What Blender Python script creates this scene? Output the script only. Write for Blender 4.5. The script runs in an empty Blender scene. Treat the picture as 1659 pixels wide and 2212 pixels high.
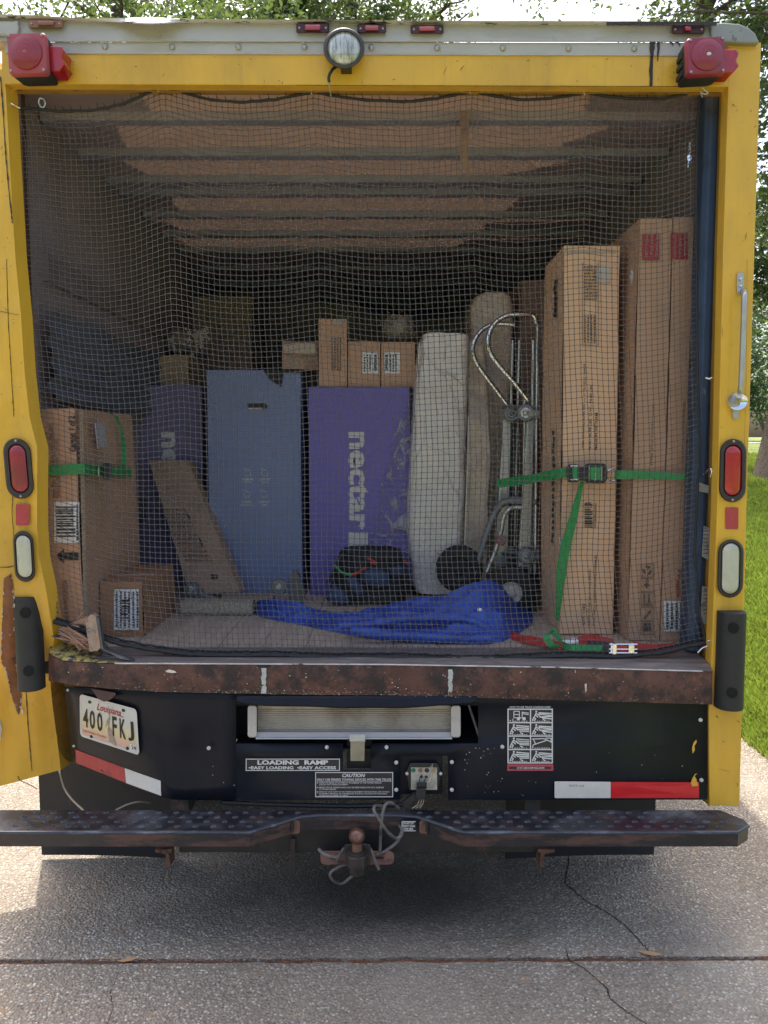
import bpy, bmesh, math, random
from mathutils import Vector, Matrix, noise
random.seed(7)
R = math.radians
C = bpy.context.scene.collection
scn = bpy.context.scene

# ------------------------------------------------------------------ camera
CAMY, CAMZ, PITCH, F = -2.35, 1.52, R(5.0), 1670.0
cam = bpy.data.cameras.new('camera'); camo = bpy.data.objects.new('camera', cam); C.objects.link(camo)
cam.sensor_fit = 'VERTICAL'; cam.sensor_height = 24; cam.lens = 24 * F / 2212.0
cam.clip_start = 0.05; cam.clip_end = 400
camo.location = (0, CAMY, CAMZ); camo.rotation_euler = (R(90) - PITCH, 0, 0)
scn.camera = camo
# ------------------------------------------------------------------ sky + sun
SUN_EL, SUN_AZ = R(65), R(-20)
w = bpy.data.worlds.new('World'); scn.world = w; w.use_nodes = True
nt = w.node_tree; nt.nodes.clear()
sky = nt.nodes.new('ShaderNodeTexSky'); sky.sky_type = 'NISHITA'; sky.sun_disc = False
sky.sun_elevation = SUN_EL; sky.sun_rotation = SUN_AZ; sky.air_density = 1.0; sky.dust_density = 7.0; sky.ozone_density = 1.0
bg = nt.nodes.new('ShaderNodeBackground'); bg.inputs[1].default_value = 0.15
out = nt.nodes.new('ShaderNodeOutputWorld')
nt.links.new(sky.outputs[0], bg.inputs[0]); nt.links.new(bg.outputs[0], out.inputs[0])
sd = Vector((math.sin(SUN_AZ) * math.cos(SUN_EL), math.cos(SUN_AZ) * math.cos(SUN_EL), math.sin(SUN_EL)))
sl = bpy.data.lights.new('sun', 'SUN'); sl.energy = 2.15; sl.angle = R(0.8); sl.color = (1, .93, .82)
so = bpy.data.objects.new('sun', sl); C.objects.link(so); so.rotation_euler = sd.to_track_quat('Z', 'Y').to_euler()
so.location = (0, 0, 20)
scn.view_settings.view_transform = 'Standard'; scn.view_settings.look = 'None'
scn.view_settings.gamma = 1; scn.view_settings.use_curve_mapping = False
scn.view_settings.exposure = 1.5

# ------------------------------------------------------------------ photo measurement -> points in the place
cp, sp = math.cos(PITCH), math.sin(PITCH)
def ray(x, y):
    a, b = (x - 829.5) / F, (y - 1106) / F
    return Vector((a, cp - b * sp, -sp - b * cp))
def P(x, y, Y=0.0):
    d = ray(x, y); t = (Y - CAMY) / d.y
    return Vector((0, CAMY, CAMZ)) + d * t
def G(x, y, z=0.0):
    d = ray(x, y); t = (z - CAMZ) / d.z
    return Vector((0, CAMY, CAMZ)) + d * t
def lerp(a, b, t): return a + (b - a) * t
def curve(pts, x):
    if x <= pts[0][0]: return pts[0][1]
    for (a, b), (c, d) in zip(pts, pts[1:]):
        if x <= c: return lerp(b, d, (x - a) / (c - a))
    return pts[-1][1]

# ------------------------------------------------------------------ mesh builder
class MB:
    def __init__(s): s.v = []; s.f = []
    def add(s, vs, fs):
        n = len(s.v); s.v += [tuple(v) for v in vs]; s.f += [tuple(i + n for i in f) for f in fs]; return s
    def quad(s, a, b, c, d): return s.add([a, b, c, d], [(0, 1, 2, 3)])
    def poly(s, pts): return s.add(pts, [tuple(range(len(pts)))])
    def box(s, x0, x1, y0, y1, z0, z1):
        v = [(x, y, z) for z in (z0, z1) for y in (y0, y1) for x in (x0, x1)]
        return s.add(v, [(0, 2, 3, 1), (4, 5, 7, 6), (0, 1, 5, 4), (2, 6, 7, 3), (0, 4, 6, 2), (1, 3, 7, 5)])
    def loft(s, rings, cap0=False, cap1=True):
        n = len(rings[0]); v = [p for r in rings for p in r]; f = []
        for k in range(len(rings) - 1):
            for i in range(n):
                j = (i + 1) % n
                f.append((k * n + i, k * n + j, (k + 1) * n + j, (k + 1) * n + i))
        if cap0: f.append(tuple(range(n))[::-1])
        if cap1: f.append(tuple((len(rings) - 1) * n + i for i in range(n)))
        return s.add(v, f)
    def slab(s, pts, dv):
        dv = Vector(dv)
        return s.loft([[Vector(p) for p in pts], [Vector(p) + dv for p in pts]], True, True)
    def grid(s, fn, nu, nv):
        v = [fn(i / nu, j / nv) for j in range(nv + 1) for i in range(nu + 1)]
        f = [(j * (nu + 1) + i, j * (nu + 1) + i + 1, (j + 1) * (nu + 1) + i + 1, (j + 1) * (nu + 1) + i) for j in range(nv) for i in range(nu)]
        return s.add(v, f)
    def tube(s, pts, r, n=8, closed=False, caps=True):
        pts = [Vector(p) for p in pts]; m = len(pts); rings = []; up = None
        for i, p in enumerate(pts):
            a = pts[(i - 1) % m] if (closed or i > 0) else p
            b = pts[(i + 1) % m] if (closed or i < m - 1) else p
            t = (b - a)
            t = t.normalized() if t.length > 1e-9 else Vector((0, 0, 1))
            if up is None:
                up = Vector((0, 1, 0)) if abs(t.y) < .9 else Vector((1, 0, 0))
            u = (up - t * up.dot(t)).normalized(); w_ = t.cross(u); up = u
            rr = r[i] if isinstance(r, (list, tuple)) else r
            rings.append([p + (u * math.cos(2 * math.pi * k / n) + w_ * math.sin(2 * math.pi * k / n)) * rr for k in range(n)])
        if closed: rings.append(rings[0])
        return s.loft(rings, caps and not closed, caps and not closed)
    def cyl(s, a, b, r, n=20, r2=None): return s.tube([a, b], [r, r if r2 is None else r2], n)
    def sphere(s, c, r, nu=14, nv=8, sq=(1, 1, 1)):
        c = Vector(c)
        rings = []
        for j in range(nv + 1):
            ph = math.pi * (j / nv) ; ph = min(max(ph, .02), math.pi - .02)
            rings.append([c + Vector((r * sq[0] * math.sin(ph) * math.cos(2 * math.pi * i / nu), r * sq[1] * math.sin(ph) * math.sin(2 * math.pi * i / nu), r * sq[2] * math.cos(ph))) for i in range(nu)])
        return s.loft(rings, True, True)
    def ribbon(s, pts, wv, th=.0015):
        """a flat band along pts; wv = half-width vector (or list of them)"""
        pts = [Vector(p) for p in pts]; rings = []
        for i, p in enumerate(pts):
            a = pts[max(i - 1, 0)]; b = pts[min(i + 1, len(pts) - 1)]
            h = Vector(wv[i] if isinstance(wv, list) else wv); t = (b - a).normalized()
            nn = t.cross(h).normalized() * th
            rings.append([p - h - nn, p + h - nn, p + h + nn, p - h + nn])
        return s.loft(rings, True, True)
    def text(s, body, quad, bold=0.0, shear=0.0, align='LEFT', lsp=1.0):
        """text fitted into the quad (bottom-left, bottom-right, top-right, top-left)"""
        cu = bpy.data.curves.new('t', 'FONT'); cu.body = body; cu.offset = bold; cu.shear = shear
        cu.align_x = align; cu.space_line = lsp; cu.resolution_u = 2
        o = bpy.data.objects.new('t', cu); C.objects.link(o)
        me = bpy.data.meshes.new_from_object(o)
        xs = [v.co.x for v in me.vertices]; ys = [v.co.y for v in me.vertices]
        x0, x1, y0, y1 = min(xs), max(xs), min(ys), max(ys)
        bl, br, tr, tl = [Vector(q) for q in quad]; vs = []
        for v in me.vertices:
            u = (v.co.x - x0) / max(x1 - x0, 1e-6); t = (v.co.y - y0) / max(y1 - y0, 1e-6)
            vs.append(bl * (1 - u) * (1 - t) + br * u * (1 - t) + tr * u * t + tl * (1 - u) * t)
        s.add(vs, [tuple(p.vertices) for p in me.polygons])
        bpy.data.objects.remove(o); bpy.data.curves.remove(cu); bpy.data.meshes.remove(me)
        return s
    def jitter(s, a, sc=10):
        s.v = [tuple(Vector(v) + noise.noise_vector(Vector(v) * sc) * a) for v in s.v]; return s
    def build(s, name, mat, parent=None, smooth=False, bevel=0, solid=0, origin=None):
        me = bpy.data.meshes.new(name); me.from_pydata(s.v, [], s.f); me.validate(); me.update()
        bm = bmesh.new(); bm.from_mesh(me)
        bmesh.ops.remove_doubles(bm, verts=bm.verts, dist=1e-6)
        bmesh.ops.recalc_face_normals(bm, faces=bm.faces); bm.to_mesh(me); bm.free()
        if smooth:
            me.polygons.foreach_set('use_smooth', [True] * len(me.polygons)); me.set_sharp_from_angle(angle=R(40))
        me.materials.append(mat)
        o = bpy.data.objects.new(name, me); C.objects.link(o)
        if origin is not None:
            me.transform(Matrix.Translation(-Vector(origin))); o.location = origin
        if parent is not None:
            o.parent = parent; o.matrix_parent_inverse = wm(parent).inverted()
        if solid:
            m = o.modifiers.new('solid', 'SOLIDIFY'); m.thickness = solid; m.offset = 0
        if bevel:
            m = o.modifiers.new('bevel', 'BEVEL'); m.width = bevel; m.segments = 2; m.limit_method = 'ANGLE'; m.angle_limit = R(35)
        return o
def wm(o):
    m = Matrix.Translation(o.location) @ o.rotation_euler.to_matrix().to_4x4()
    if o.parent is not None: m = wm(o.parent) @ o.matrix_parent_inverse @ m
    return m
def tag(o, label, cat, group=None):
    o['label'] = label; o['category'] = cat
    if group: o['group'] = group
    return o
def thing(name, label, cat, loc, group=None):
    o = bpy.data.objects.new(name, None); C.objects.link(o); o.location = loc; o.empty_display_size = .1
    return tag(o, label, cat, group)
def lab(o, label): o['label'] = label; return o
def pxq(x0, y0, x1, y1, Y): return [P(x0, y1, Y), P(x1, y1, Y), P(x1, y0, Y), P(x0, y0, Y)]
def holes(mb, rect, hs, fn):
    """a flat sheet with rectangular holes; everything in photo pixels, fn maps to the place"""
    xs = sorted({rect[0], rect[2], *[h[0] for h in hs], *[h[2] for h in hs]}); ys = sorted({rect[1], rect[3], *[h[1] for h in hs], *[h[3] for h in hs]})
    for x0, x1 in zip(xs, xs[1:]):
        for y0, y1 in zip(ys, ys[1:]):
            cx, cy = (x0 + x1) / 2, (y0 + y1) / 2
            if any(h[0] < cx < h[2] and h[1] < cy < h[3] for h in hs): continue
            mb.quad(fn(x0, y1), fn(x1, y1), fn(x1, y0), fn(x0, y0))
def stadium(cx, cy, w_, h_, Y, n=10, tilt=0):
    """upright rounded-end outline in photo pixels on the plane Y"""
    r = w_ / 2; pts = []
    for k in range(n + 1):
        a = math.pi * k / n; pts.append((math.cos(a) * r, -(h_ / 2 - r) - math.sin(a) * r))
    for k in range(n + 1):
        a = math.pi + math.pi * k / n; pts.append((math.cos(a) * r, (h_ / 2 - r) - math.sin(a) * r))
    return [P(cx + x - y * tilt, cy + y, Y) for x, y in pts]
def circ(cx, cy, r, Y, n=24, ry=None):
    return [P(cx + math.cos(2 * math.pi * k / n) * r, cy + math.sin(2 * math.pi * k / n) * (ry or r), Y) for k in range(n)]
def rrect(x0, y0, x1, y1, r, Y, n=4, fn=None):
    pts = []
    for cx, cy, a0 in ((x1 - r, y0 + r, -90), (x1 - r, y1 - r, 0), (x0 + r, y1 - r, 90), (x0 + r, y0 + r, 180)):
        for k in range(n + 1):
            a = R(a0 + 90 * k / n); pts.append((cx + math.cos(a) * r, cy + math.sin(a) * r))
    return [fn(x, y) if fn else P(x, y, Y) for x, y in pts]

# ------------------------------------------------------------------ materials
def mat(name, col, rough=.5, metal=0, var=.12, vs=6, layers=(), bump=0, bs=60, coat=0, stretch=(1, 1, 1), spec=.5, bdist=.002):
    m = bpy.data.materials.new(name); m.use_nodes = True; t = m.node_tree; N = t.nodes; L = t.links
    b = N['Principled BSDF']; b.inputs['Roughness'].default_value = rough; b.inputs['Metallic'].default_value = metal
    b.inputs['Specular IOR Level'].default_value = spec
    if coat: b.inputs['Coat Weight'].default_value = coat; b.inputs['Coat Roughness'].default_value = .15
    tc = N.new('ShaderNodeTexCoord'); mp = N.new('ShaderNodeMapping'); mp.inputs['Scale'].default_value = stretch
    L.new(tc.outputs['Object'], mp.inputs[0])
    nz = N.new('ShaderNodeTexNoise'); nz.inputs['Scale'].default_value = vs; nz.inputs['Detail'].default_value = 6; nz.inputs['Roughness'].default_value = .65
    L.new(mp.outputs[0], nz.inputs['Vector'])
    rp = N.new('ShaderNodeValToRGB'); rp.color_ramp.elements[0].position = .3; rp.color_ramp.elements[1].position = .7
    rp.color_ramp.elements[0].color = [c * (1 - var) for c in col] + [1]; rp.color_ramp.elements[1].color = [min(1, c * (1 + var)) for c in col] + [1]
    L.new(nz.outputs[0], rp.inputs[0]); cur = rp.outputs[0]; rcur = None
    for i, ly in enumerate(layers):
        c2, sc, lo, hi = ly[:4]; st = ly[4] if len(ly) > 4 else (1, 1, 1); r2 = ly[5] if len(ly) > 5 else None
        amt = ly[6] if len(ly) > 6 else 1
        mp2 = N.new('ShaderNodeMapping'); mp2.inputs['Scale'].default_value = st; mp2.inputs['Location'].default_value = (i * 3.7 + 1.3, i * 1.9, i * 5.1)
        L.new(tc.outputs['Object'], mp2.inputs[0])
        n2 = N.new('ShaderNodeTexNoise'); n2.inputs['Scale'].default_value = sc; n2.inputs['Detail'].default_value = 8; n2.inputs['Roughness'].default_value = .7
        L.new(mp2.outputs[0], n2.inputs['Vector'])
        mr = N.new('ShaderNodeMapRange'); mr.inputs['From Min'].default_value = lo; mr.inputs['From Max'].default_value = hi; mr.inputs['To Max'].default_value = amt
        L.new(n2.outputs[0], mr.inputs[0])
        mx = N.new('ShaderNodeMix'); mx.data_type = 'RGBA'; L.new(mr.outputs[0], mx.inputs['Factor']); L.new(cur, mx.inputs['A']); mx.inputs['B'].default_value = (*c2, 1)
        cur = mx.outputs['Result']
        if r2 is not None:
            mr2 = N.new('ShaderNodeMix'); mr2.data_type = 'FLOAT'; L.new(mr.outputs[0], mr2.inputs['Factor'])
            if rcur: L.new(rcur, mr2.inputs['A'])
            else: mr2.inputs['A'].default_value = rough
            mr2.inputs['B'].default_value = r2; rcur = mr2.outputs[0]
    L.new(cur, b.inputs['Base Color'])
    if rcur: L.new(rcur, b.inputs['Roughness'])
    if bump:
        n3 = N.new('ShaderNodeTexNoise'); n3.inputs['Scale'].default_value = bs; n3.inputs['Detail'].default_value = 4
        L.new(mp.outputs[0], n3.inputs['Vector'])
        bp = N.new('ShaderNodeBump'); bp.inputs['Strength'].default_value = bump; bp.inputs['Distance'].default_value = bdist
        L.new(n3.outputs[0], bp.inputs['Height']); L.new(bp.outputs[0], b.inputs['Normal'])
    return m
def plain(name, col, rough=.5, metal=0): return mat(name, col, rough, metal, var=.06)

YEL = mat('yellow_paint', (.74, .42, .04), .42, var=.07, vs=3, coat=.2, spec=.4, bump=.05, bs=7, bdist=.01, layers=[
    ((.40, .22, .05), 12, .54, .74, (4, 1, .15), .6, .4), ((.45, .26, .05), 2.5, .48, .75, (1, 1, .35), .6, .75), ((.30, .18, .06), 22, .68, .76, (1, 1, .5), .7, .7),
    ((.12, .07, .03), 70, .73, .78, (1, 1, .7), .8, .8), ((.72, .44, .07), 9, .62, .7, (1, 1, 1), .5, .5)])
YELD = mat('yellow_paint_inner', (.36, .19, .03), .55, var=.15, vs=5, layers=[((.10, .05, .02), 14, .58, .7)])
SIL = mat('weathered_aluminium', (.47, .435, .40), .5, .12, var=.08, vs=4, bump=.15, bs=90, stretch=(1, 1, 1), layers=[
    ((.36, .33, .31), 5, .48, .72, (.6, 1, 3), .6), ((.25, .19, .15), 40, .62, .74, (1, 1, .3), .7, .6), ((.10, .08, .07), 90, .72, .78, (1, 1, 1), .8, .7)])
SILTOP = mat('chipped_white_roof_trim', (.62, .60, .57), .5, .1, var=.1, layers=[((.09, .06, .05), 34, .55, .60, (.5, 1, 1), .8)])
TAR = mat('black_sealant', (.035, .025, .022), .6, var=.3, layers=[((.5, .45, .42), 60, .66, .7)])
BLK = mat('black_skirt_paint', (.009, .011, .018), .33, var=.2, vs=4, spec=.2, bump=.08, bs=5, bdist=.02, layers=[
    ((.022, .023, .028), 4, .5, .75, (1, 1, .5), .5, .7), ((.30, .30, .30), 130, .745, .78, (1, 1, .6), .7, .8), ((.10, .09, .085), 18, .66, .76, (1.5, 1, .4), .6, .4)])
RUBBER = mat('black_rubber', (.022, .021, .021), .62, var=.2, layers=[((.09, .085, .08), 30, .62, .74, (1, 1, .4), .8, .5)], bump=.2, bs=120)
DRUB = mat('lamp_gasket_rubber', (.035, .028, .026), .6, var=.2, layers=[((.12, .10, .09), 25, .6, .74, (1, 1, 1), .8, .5)])
RUST = mat('rusted_sill_steel', (.115, .05, .036), .72, var=.35, vs=9, bump=.5, bs=130, bdist=.003, layers=[
    ((.03, .02, .019), 9, .43, .58), ((.19, .08, .05), 26, .56, .66), ((.030, .022, .022), 60, .58, .62, (1, 1, 1), .8, .8),
    ((.24, .19, .16), 45, .68, .72, (1, 1, 1), .6, .6), ((.5, .42, .3), 7, .70, .73, (1, 1, 2.5), .6, .8)])
RUSTL = mat('rusty_old_steel', (.17, .085, .055), .75, var=.35, vs=14, bump=.4, bs=150, layers=[((.05, .03, .025), 20, .5, .62), ((.30, .17, .12), 35, .6, .7)])
GASH = mat('scraped_rusty_gash', (.20, .075, .028), .8, var=.35, vs=10, bump=.6, bs=70, bdist=.004, layers=[((.30, .29, .27), 5, .56, .6, (1, 1, 1.4), .6), ((.07, .03, .015), 18, .55, .65)])
STEP = mat('worn_black_bumper', (.020, .020, .024), .33, var=.2, vs=8, bump=.3, bs=140, layers=[
    ((.13, .13, .145), 11, .48, .68, (.7, 1.3, 1), .45, .75), ((.05, .03, .028), 12, .52, .64, (1, 1, 2), .75), ((.20, .12, .10), 16, .66, .70, (.7, 1, 1.5), .8, .7), ((.42, .43, .45), 60, .66, .70, (.6, 1, 1), .4, .7),
    ((.05, .012, .018), 3.3, .62, .68, (1, 1, 1), .3, .5)])
STEPF = mat('bumper_face_paint', (.022, .021, .024), .38, var=.2, vs=8, bump=.3, bs=140, layers=[((.15, .07, .05), 9, .48, .60, (.6, 1, 2.2), .75, .65), ((.12, .12, .13), 30, .62, .72, (1, 1, .3), .5, .5)])
EDGEW = mat('rubbed_steel_edge', (.30, .31, .34), .35, .6, var=.3, vs=40)
BARE = mat('bare_worn_edge', (.62, .58, .55), .4, .3, var=.3, vs=30, layers=[((.10, .06, .05), 20, .56, .6, (.4, 1, 1))])
SCUFF = mat('scuffed_floor_plate', (.23, .195, .175), .5, .3, var=.35, vs=14, stretch=(.5, 4, 1), bump=.4, bs=80, layers=[((.16, .13, .115), 10, .54, .66, (.4, 3, 1)), ((.5, .48, .46), 26, .63, .68, (.3, 5, 1))])
SCUFY = mat('yellow_scuffed_lip', (.09, .07, .06), .6, var=.3, layers=[((.62, .50, .14), 26, .44, .52, (1.6, 1, .5)), ((.6, .57, .5), 50, .58, .62), ((.05, .03, .03), 60, .6, .64)], bump=.5, bs=90)
FLOORM = mat('grey_worn_floor_wood', (.52, .42, .33), .7, var=.2, vs=5, stretch=(6, .5, 1), bump=.25, bs=40, layers=[((.34, .27, .22), 7, .5, .7, (3, .6, 1)), ((.42, .37, .32), 30, .62, .72, (4, .4, 1))])
WALLM = mat('dark_interior_liner', (.29, .24, .275), .75, var=.15, vs=3, layers=[((.22, .18, .21), 2, .5, .7, (1, 1, .4)), ((.3, .3, .3), 50, .74, .77, (1, 1, .3))])
NAVY = mat('navy_blue_steel', (.035, .065, .125), .5, var=.2, vs=6, layers=[((.25, .27, .28), 22, .66, .69, (1.5, 1.5, .5)), ((.012, .02, .03), 9, .55, .68)])
CEILM = mat('brown_ceiling_board', (.56, .36, .265), .8, var=.14, vs=3, stretch=(.6, 3, 1), bump=.2, bs=40, layers=[((.42, .27, .2), 4, .55, .7, (.5, 3, 1)), ((.6, .40, .24), 24, .66, .71, (.6, 1, 1))])
BOWM = mat('grey_roof_bow', (.27, .245, .30), .6, var=.15, vs=5)
REDP = mat('red_brown_post', (.075, .04, .042), .6, var=.3, vs=8, layers=[((.04, .02, .02), 20, .55, .65)])
LENS = mat('weathered_red_lens', (.27, .022, .045), .4, var=.15, vs=18, coat=.35, layers=[((.22, .035, .06), 14, .5, .7, (1, 1, 1), .5, .8), ((.6, .25, .28), 70, .68, .76, (1, 1, 1), .6, .4)], bump=.3, bs=200)
LENSF = mat('faded_pink_red_lens', (.38, .07, .085), .5, var=.12, vs=12, layers=[((.34, .08, .10), 9, .5, .7)])
LENSR = mat('bright_red_lens', (.40, .012, .018), .2, var=.1, vs=30, coat=.6, bump=.35, bs=160, layers=[((.33, .01, .02), 20, .5, .66)])
LENSD = mat('dull_oval_lens', (.28, .02, .03), .35, var=.15, vs=16, coat=.35, layers=[((.17, .03, .035), 10, .52, .68)])
REFL = mat('faded_reflector', (.42, .05, .05), .5, var=.1, vs=40, layers=[((.30, .03, .04), 12, .5, .64)])
LENSW = mat('yellowed_clear_lens', (.50, .48, .38), .3, var=.10, vs=10, coat=.4, layers=[((.33, .31, .24), 8, .52, .7), ((.2, .17, .12), 40, .68, .74)])
FADED = mat('sun_faded_marker', (.28, .13, .09), .7, var=.2, vs=20)
REDBLK = mat('marker_base_plastic', (.06, .016, .024), .5, var=.2, vs=20)
GLASS = mat('ribbed_lamp_glass', (.50, .50, .47), .15, .2, var=.2, vs=30, stretch=(4, 1, .3), coat=.8, layers=[((.22, .22, .19), 30, .5, .62, (5, 1, .4)), ((.8, .78, .7), 16, .6, .66, (3, 1, .8))])
CHR = mat('polished_chrome', (.75, .75, .76), .12, 1, var=.05)
STEEL = mat('galvanised_steel', (.48, .46, .43), .38, .8, var=.12, vs=30)
SCREW = mat('screw_metal', (.42, .40, .37), .4, .7, var=.1, vs=50)
WHITEP = mat('white_bolt_cap', (.55, .53, .5), .5, var=.1, vs=50)
TAPER = mat('red_reflective_tape', (.62, .012, .02), .3, var=.08, vs=20, coat=.3, layers=[((.3, .02, .03), 30, .68, .74), ((.7, .6, .55), 60, .73, .76)])
TAPERD = mat('dulled_red_tape', (.42, .03, .035), .45, var=.12, vs=12, layers=[((.2, .02, .03), 10, .58, .66)])
TAPEW = mat('white_reflective_tape', (.66, .63, .58), .4, var=.05, vs=20, layers=[((.5, .47, .42), 40, .66, .74)])
DECB = plain('decal_black', (.022, .022, .026), .4)
DECW = mat('decal_white', (.66, .65, .63), .5, var=.05, layers=[((.04, .04, .045), 110, .70, .72)])
INK = plain('black_print', (.018, .015, .014), .6)
INKB = plain('faint_brown_print', (.10, .065, .045), .7)
INKR = plain('red_print', (.30, .03, .03), .6)
PLATE = None
CARD = mat('cardboard', (.53, .315, .20), .75, var=.06, vs=3, bump=.12, bs=220, stretch=(1, 1, .05), layers=[((.42, .265, .165), 5, .5, .75), ((.25, .15, .09), 30, .70, .76)])
CARDP = mat('pale_orange_cardboard', (.72, .44, .265), .7, var=.04, vs=3, bump=.08, bs=220, stretch=(1, 1, .05), layers=[((.64, .385, .23), 4, .5, .75)])
CARDD = mat('dull_brown_cardboard', (.36, .235, .165), .75, var=.07, vs=4, layers=[((.22, .14, .09), 6, .5, .7)])
CARDT = mat('taped_carton_edge', (.40, .30, .21), .35, var=.2, vs=25, coat=.4)
PAPER = plain('white_paper_label', (.72, .72, .75), .6)
REDLAB = plain('red_label', (.36, .035, .04), .55)
BLUEB = mat('blue_mattress_carton', (.19, .24, .42), .6, var=.06, vs=2, layers=[((.14, .14, .22), 3, .5, .8, (1, 1, .5), .6, .5)])
PURP = mat('purple_mattress_carton', (.155, .12, .44), .5, var=.06, vs=2)
PURPD = mat('dusty_purple_carton', (.17, .14, .26), .65, var=.1, vs=2)
PLAST = mat('cloudy_bubble_wrap', (.74, .67, .62), .22, var=.08, vs=9, coat=.8, bump=.8, bs=34, bdist=.012, layers=[((.56, .48, .42), 5, .55, .75), ((.85, .82, .78), 40, .66, .72, (1, 1, .5))])
PLASTT = mat('tan_plastic_wrap', (.62, .49, .38), .28, var=.2, vs=9, coat=.5, bump=.8, bs=24, bdist=.012, layers=[((.24, .17, .13), 6, .5, .7), ((.62, .54, .42), 40, .67, .72, (1, 1, .5))])
CLEAR = None
BLANK = mat('blue_moving_blanket', (.03, .085, .42), .48, var=.25, vs=12, bump=.7, bs=55, bdist=.008, spec=.6, layers=[((.015, .04, .24), 9, .5, .66), ((.09, .19, .62), 40, .68, .73, (.5, 1, 1))])
BAGM = mat('black_duffel_fabric', (.016, .017, .02), .75, var=.3, vs=20, bump=.5, bs=90)
CLOTHB = mat('dull_blue_cloth', (.04, .065, .13), .75, var=.3, vs=15)
GREEN = mat('green_strap_webbing', (.025, .30, .075), .55, var=.15, vs=60, bump=.4, bs=300)
REDS = mat('red_strap_webbing', (.46, .03, .02), .55, var=.2, vs=60, bump=.4, bs=300)
BLKP = plain('black_ratchet_plastic', (.018, .018, .02), .4)
ALU = mat('brushed_aluminium', (.62, .61, .60), .35, .75, var=.15, vs=20, stretch=(1, 1, .2))
GREYP = mat('grey_cast_frame', (.22, .22, .23), .45, .5, var=.15, vs=20)
TYRE = mat('black_tyre', (.018, .017, .017), .7, var=.2, vs=30, bump=.3, bs=80)
NETM = mat('grey_black_net_cord', (.088, .081, .082), .5, var=.15, vs=30)
ROPE = mat('black_net_border_rope', (.02, .019, .021), .7, var=.3, vs=80, bump=.6, bs=200)
CARPET = mat('fuzzy_beige_carpet', (.38, .33, .25), .95, var=.35, vs=90, bump=1.0, bs=120, bdist=.01)
WOODP = mat('pale_dolly_wood', (.28, .21, .14), .7, var=.2, vs=10, stretch=(1, 6, 6))
SPLINT = mat('splintered_wood', (.34, .20, .14), .8, var=.3, vs=30, stretch=(1, 6, 6))
CRUMP = mat('crumpled_dirty_metal', (.24, .20, .175), .5, .5, var=.35, vs=18, bump=.5, bs=60, layers=[((.38, .26, .2), 22, .58, .66), ((.03, .026, .026), 14, .52, .64)])
CORD = mat('dusty_grey_cable', (.15, .135, .125), .6, var=.3, vs=40, layers=[((.04, .04, .04), 16, .5, .6)])
WIRE = mat('tan_wire', (.36, .30, .22), .6, var=.1)
FLORAL = mat('floral_print_wrap', (.26, .21, .185), .7, var=.15, vs=10)
DARKV = plain('undercarriage_black', (.016, .015, .015), .7)
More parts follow.
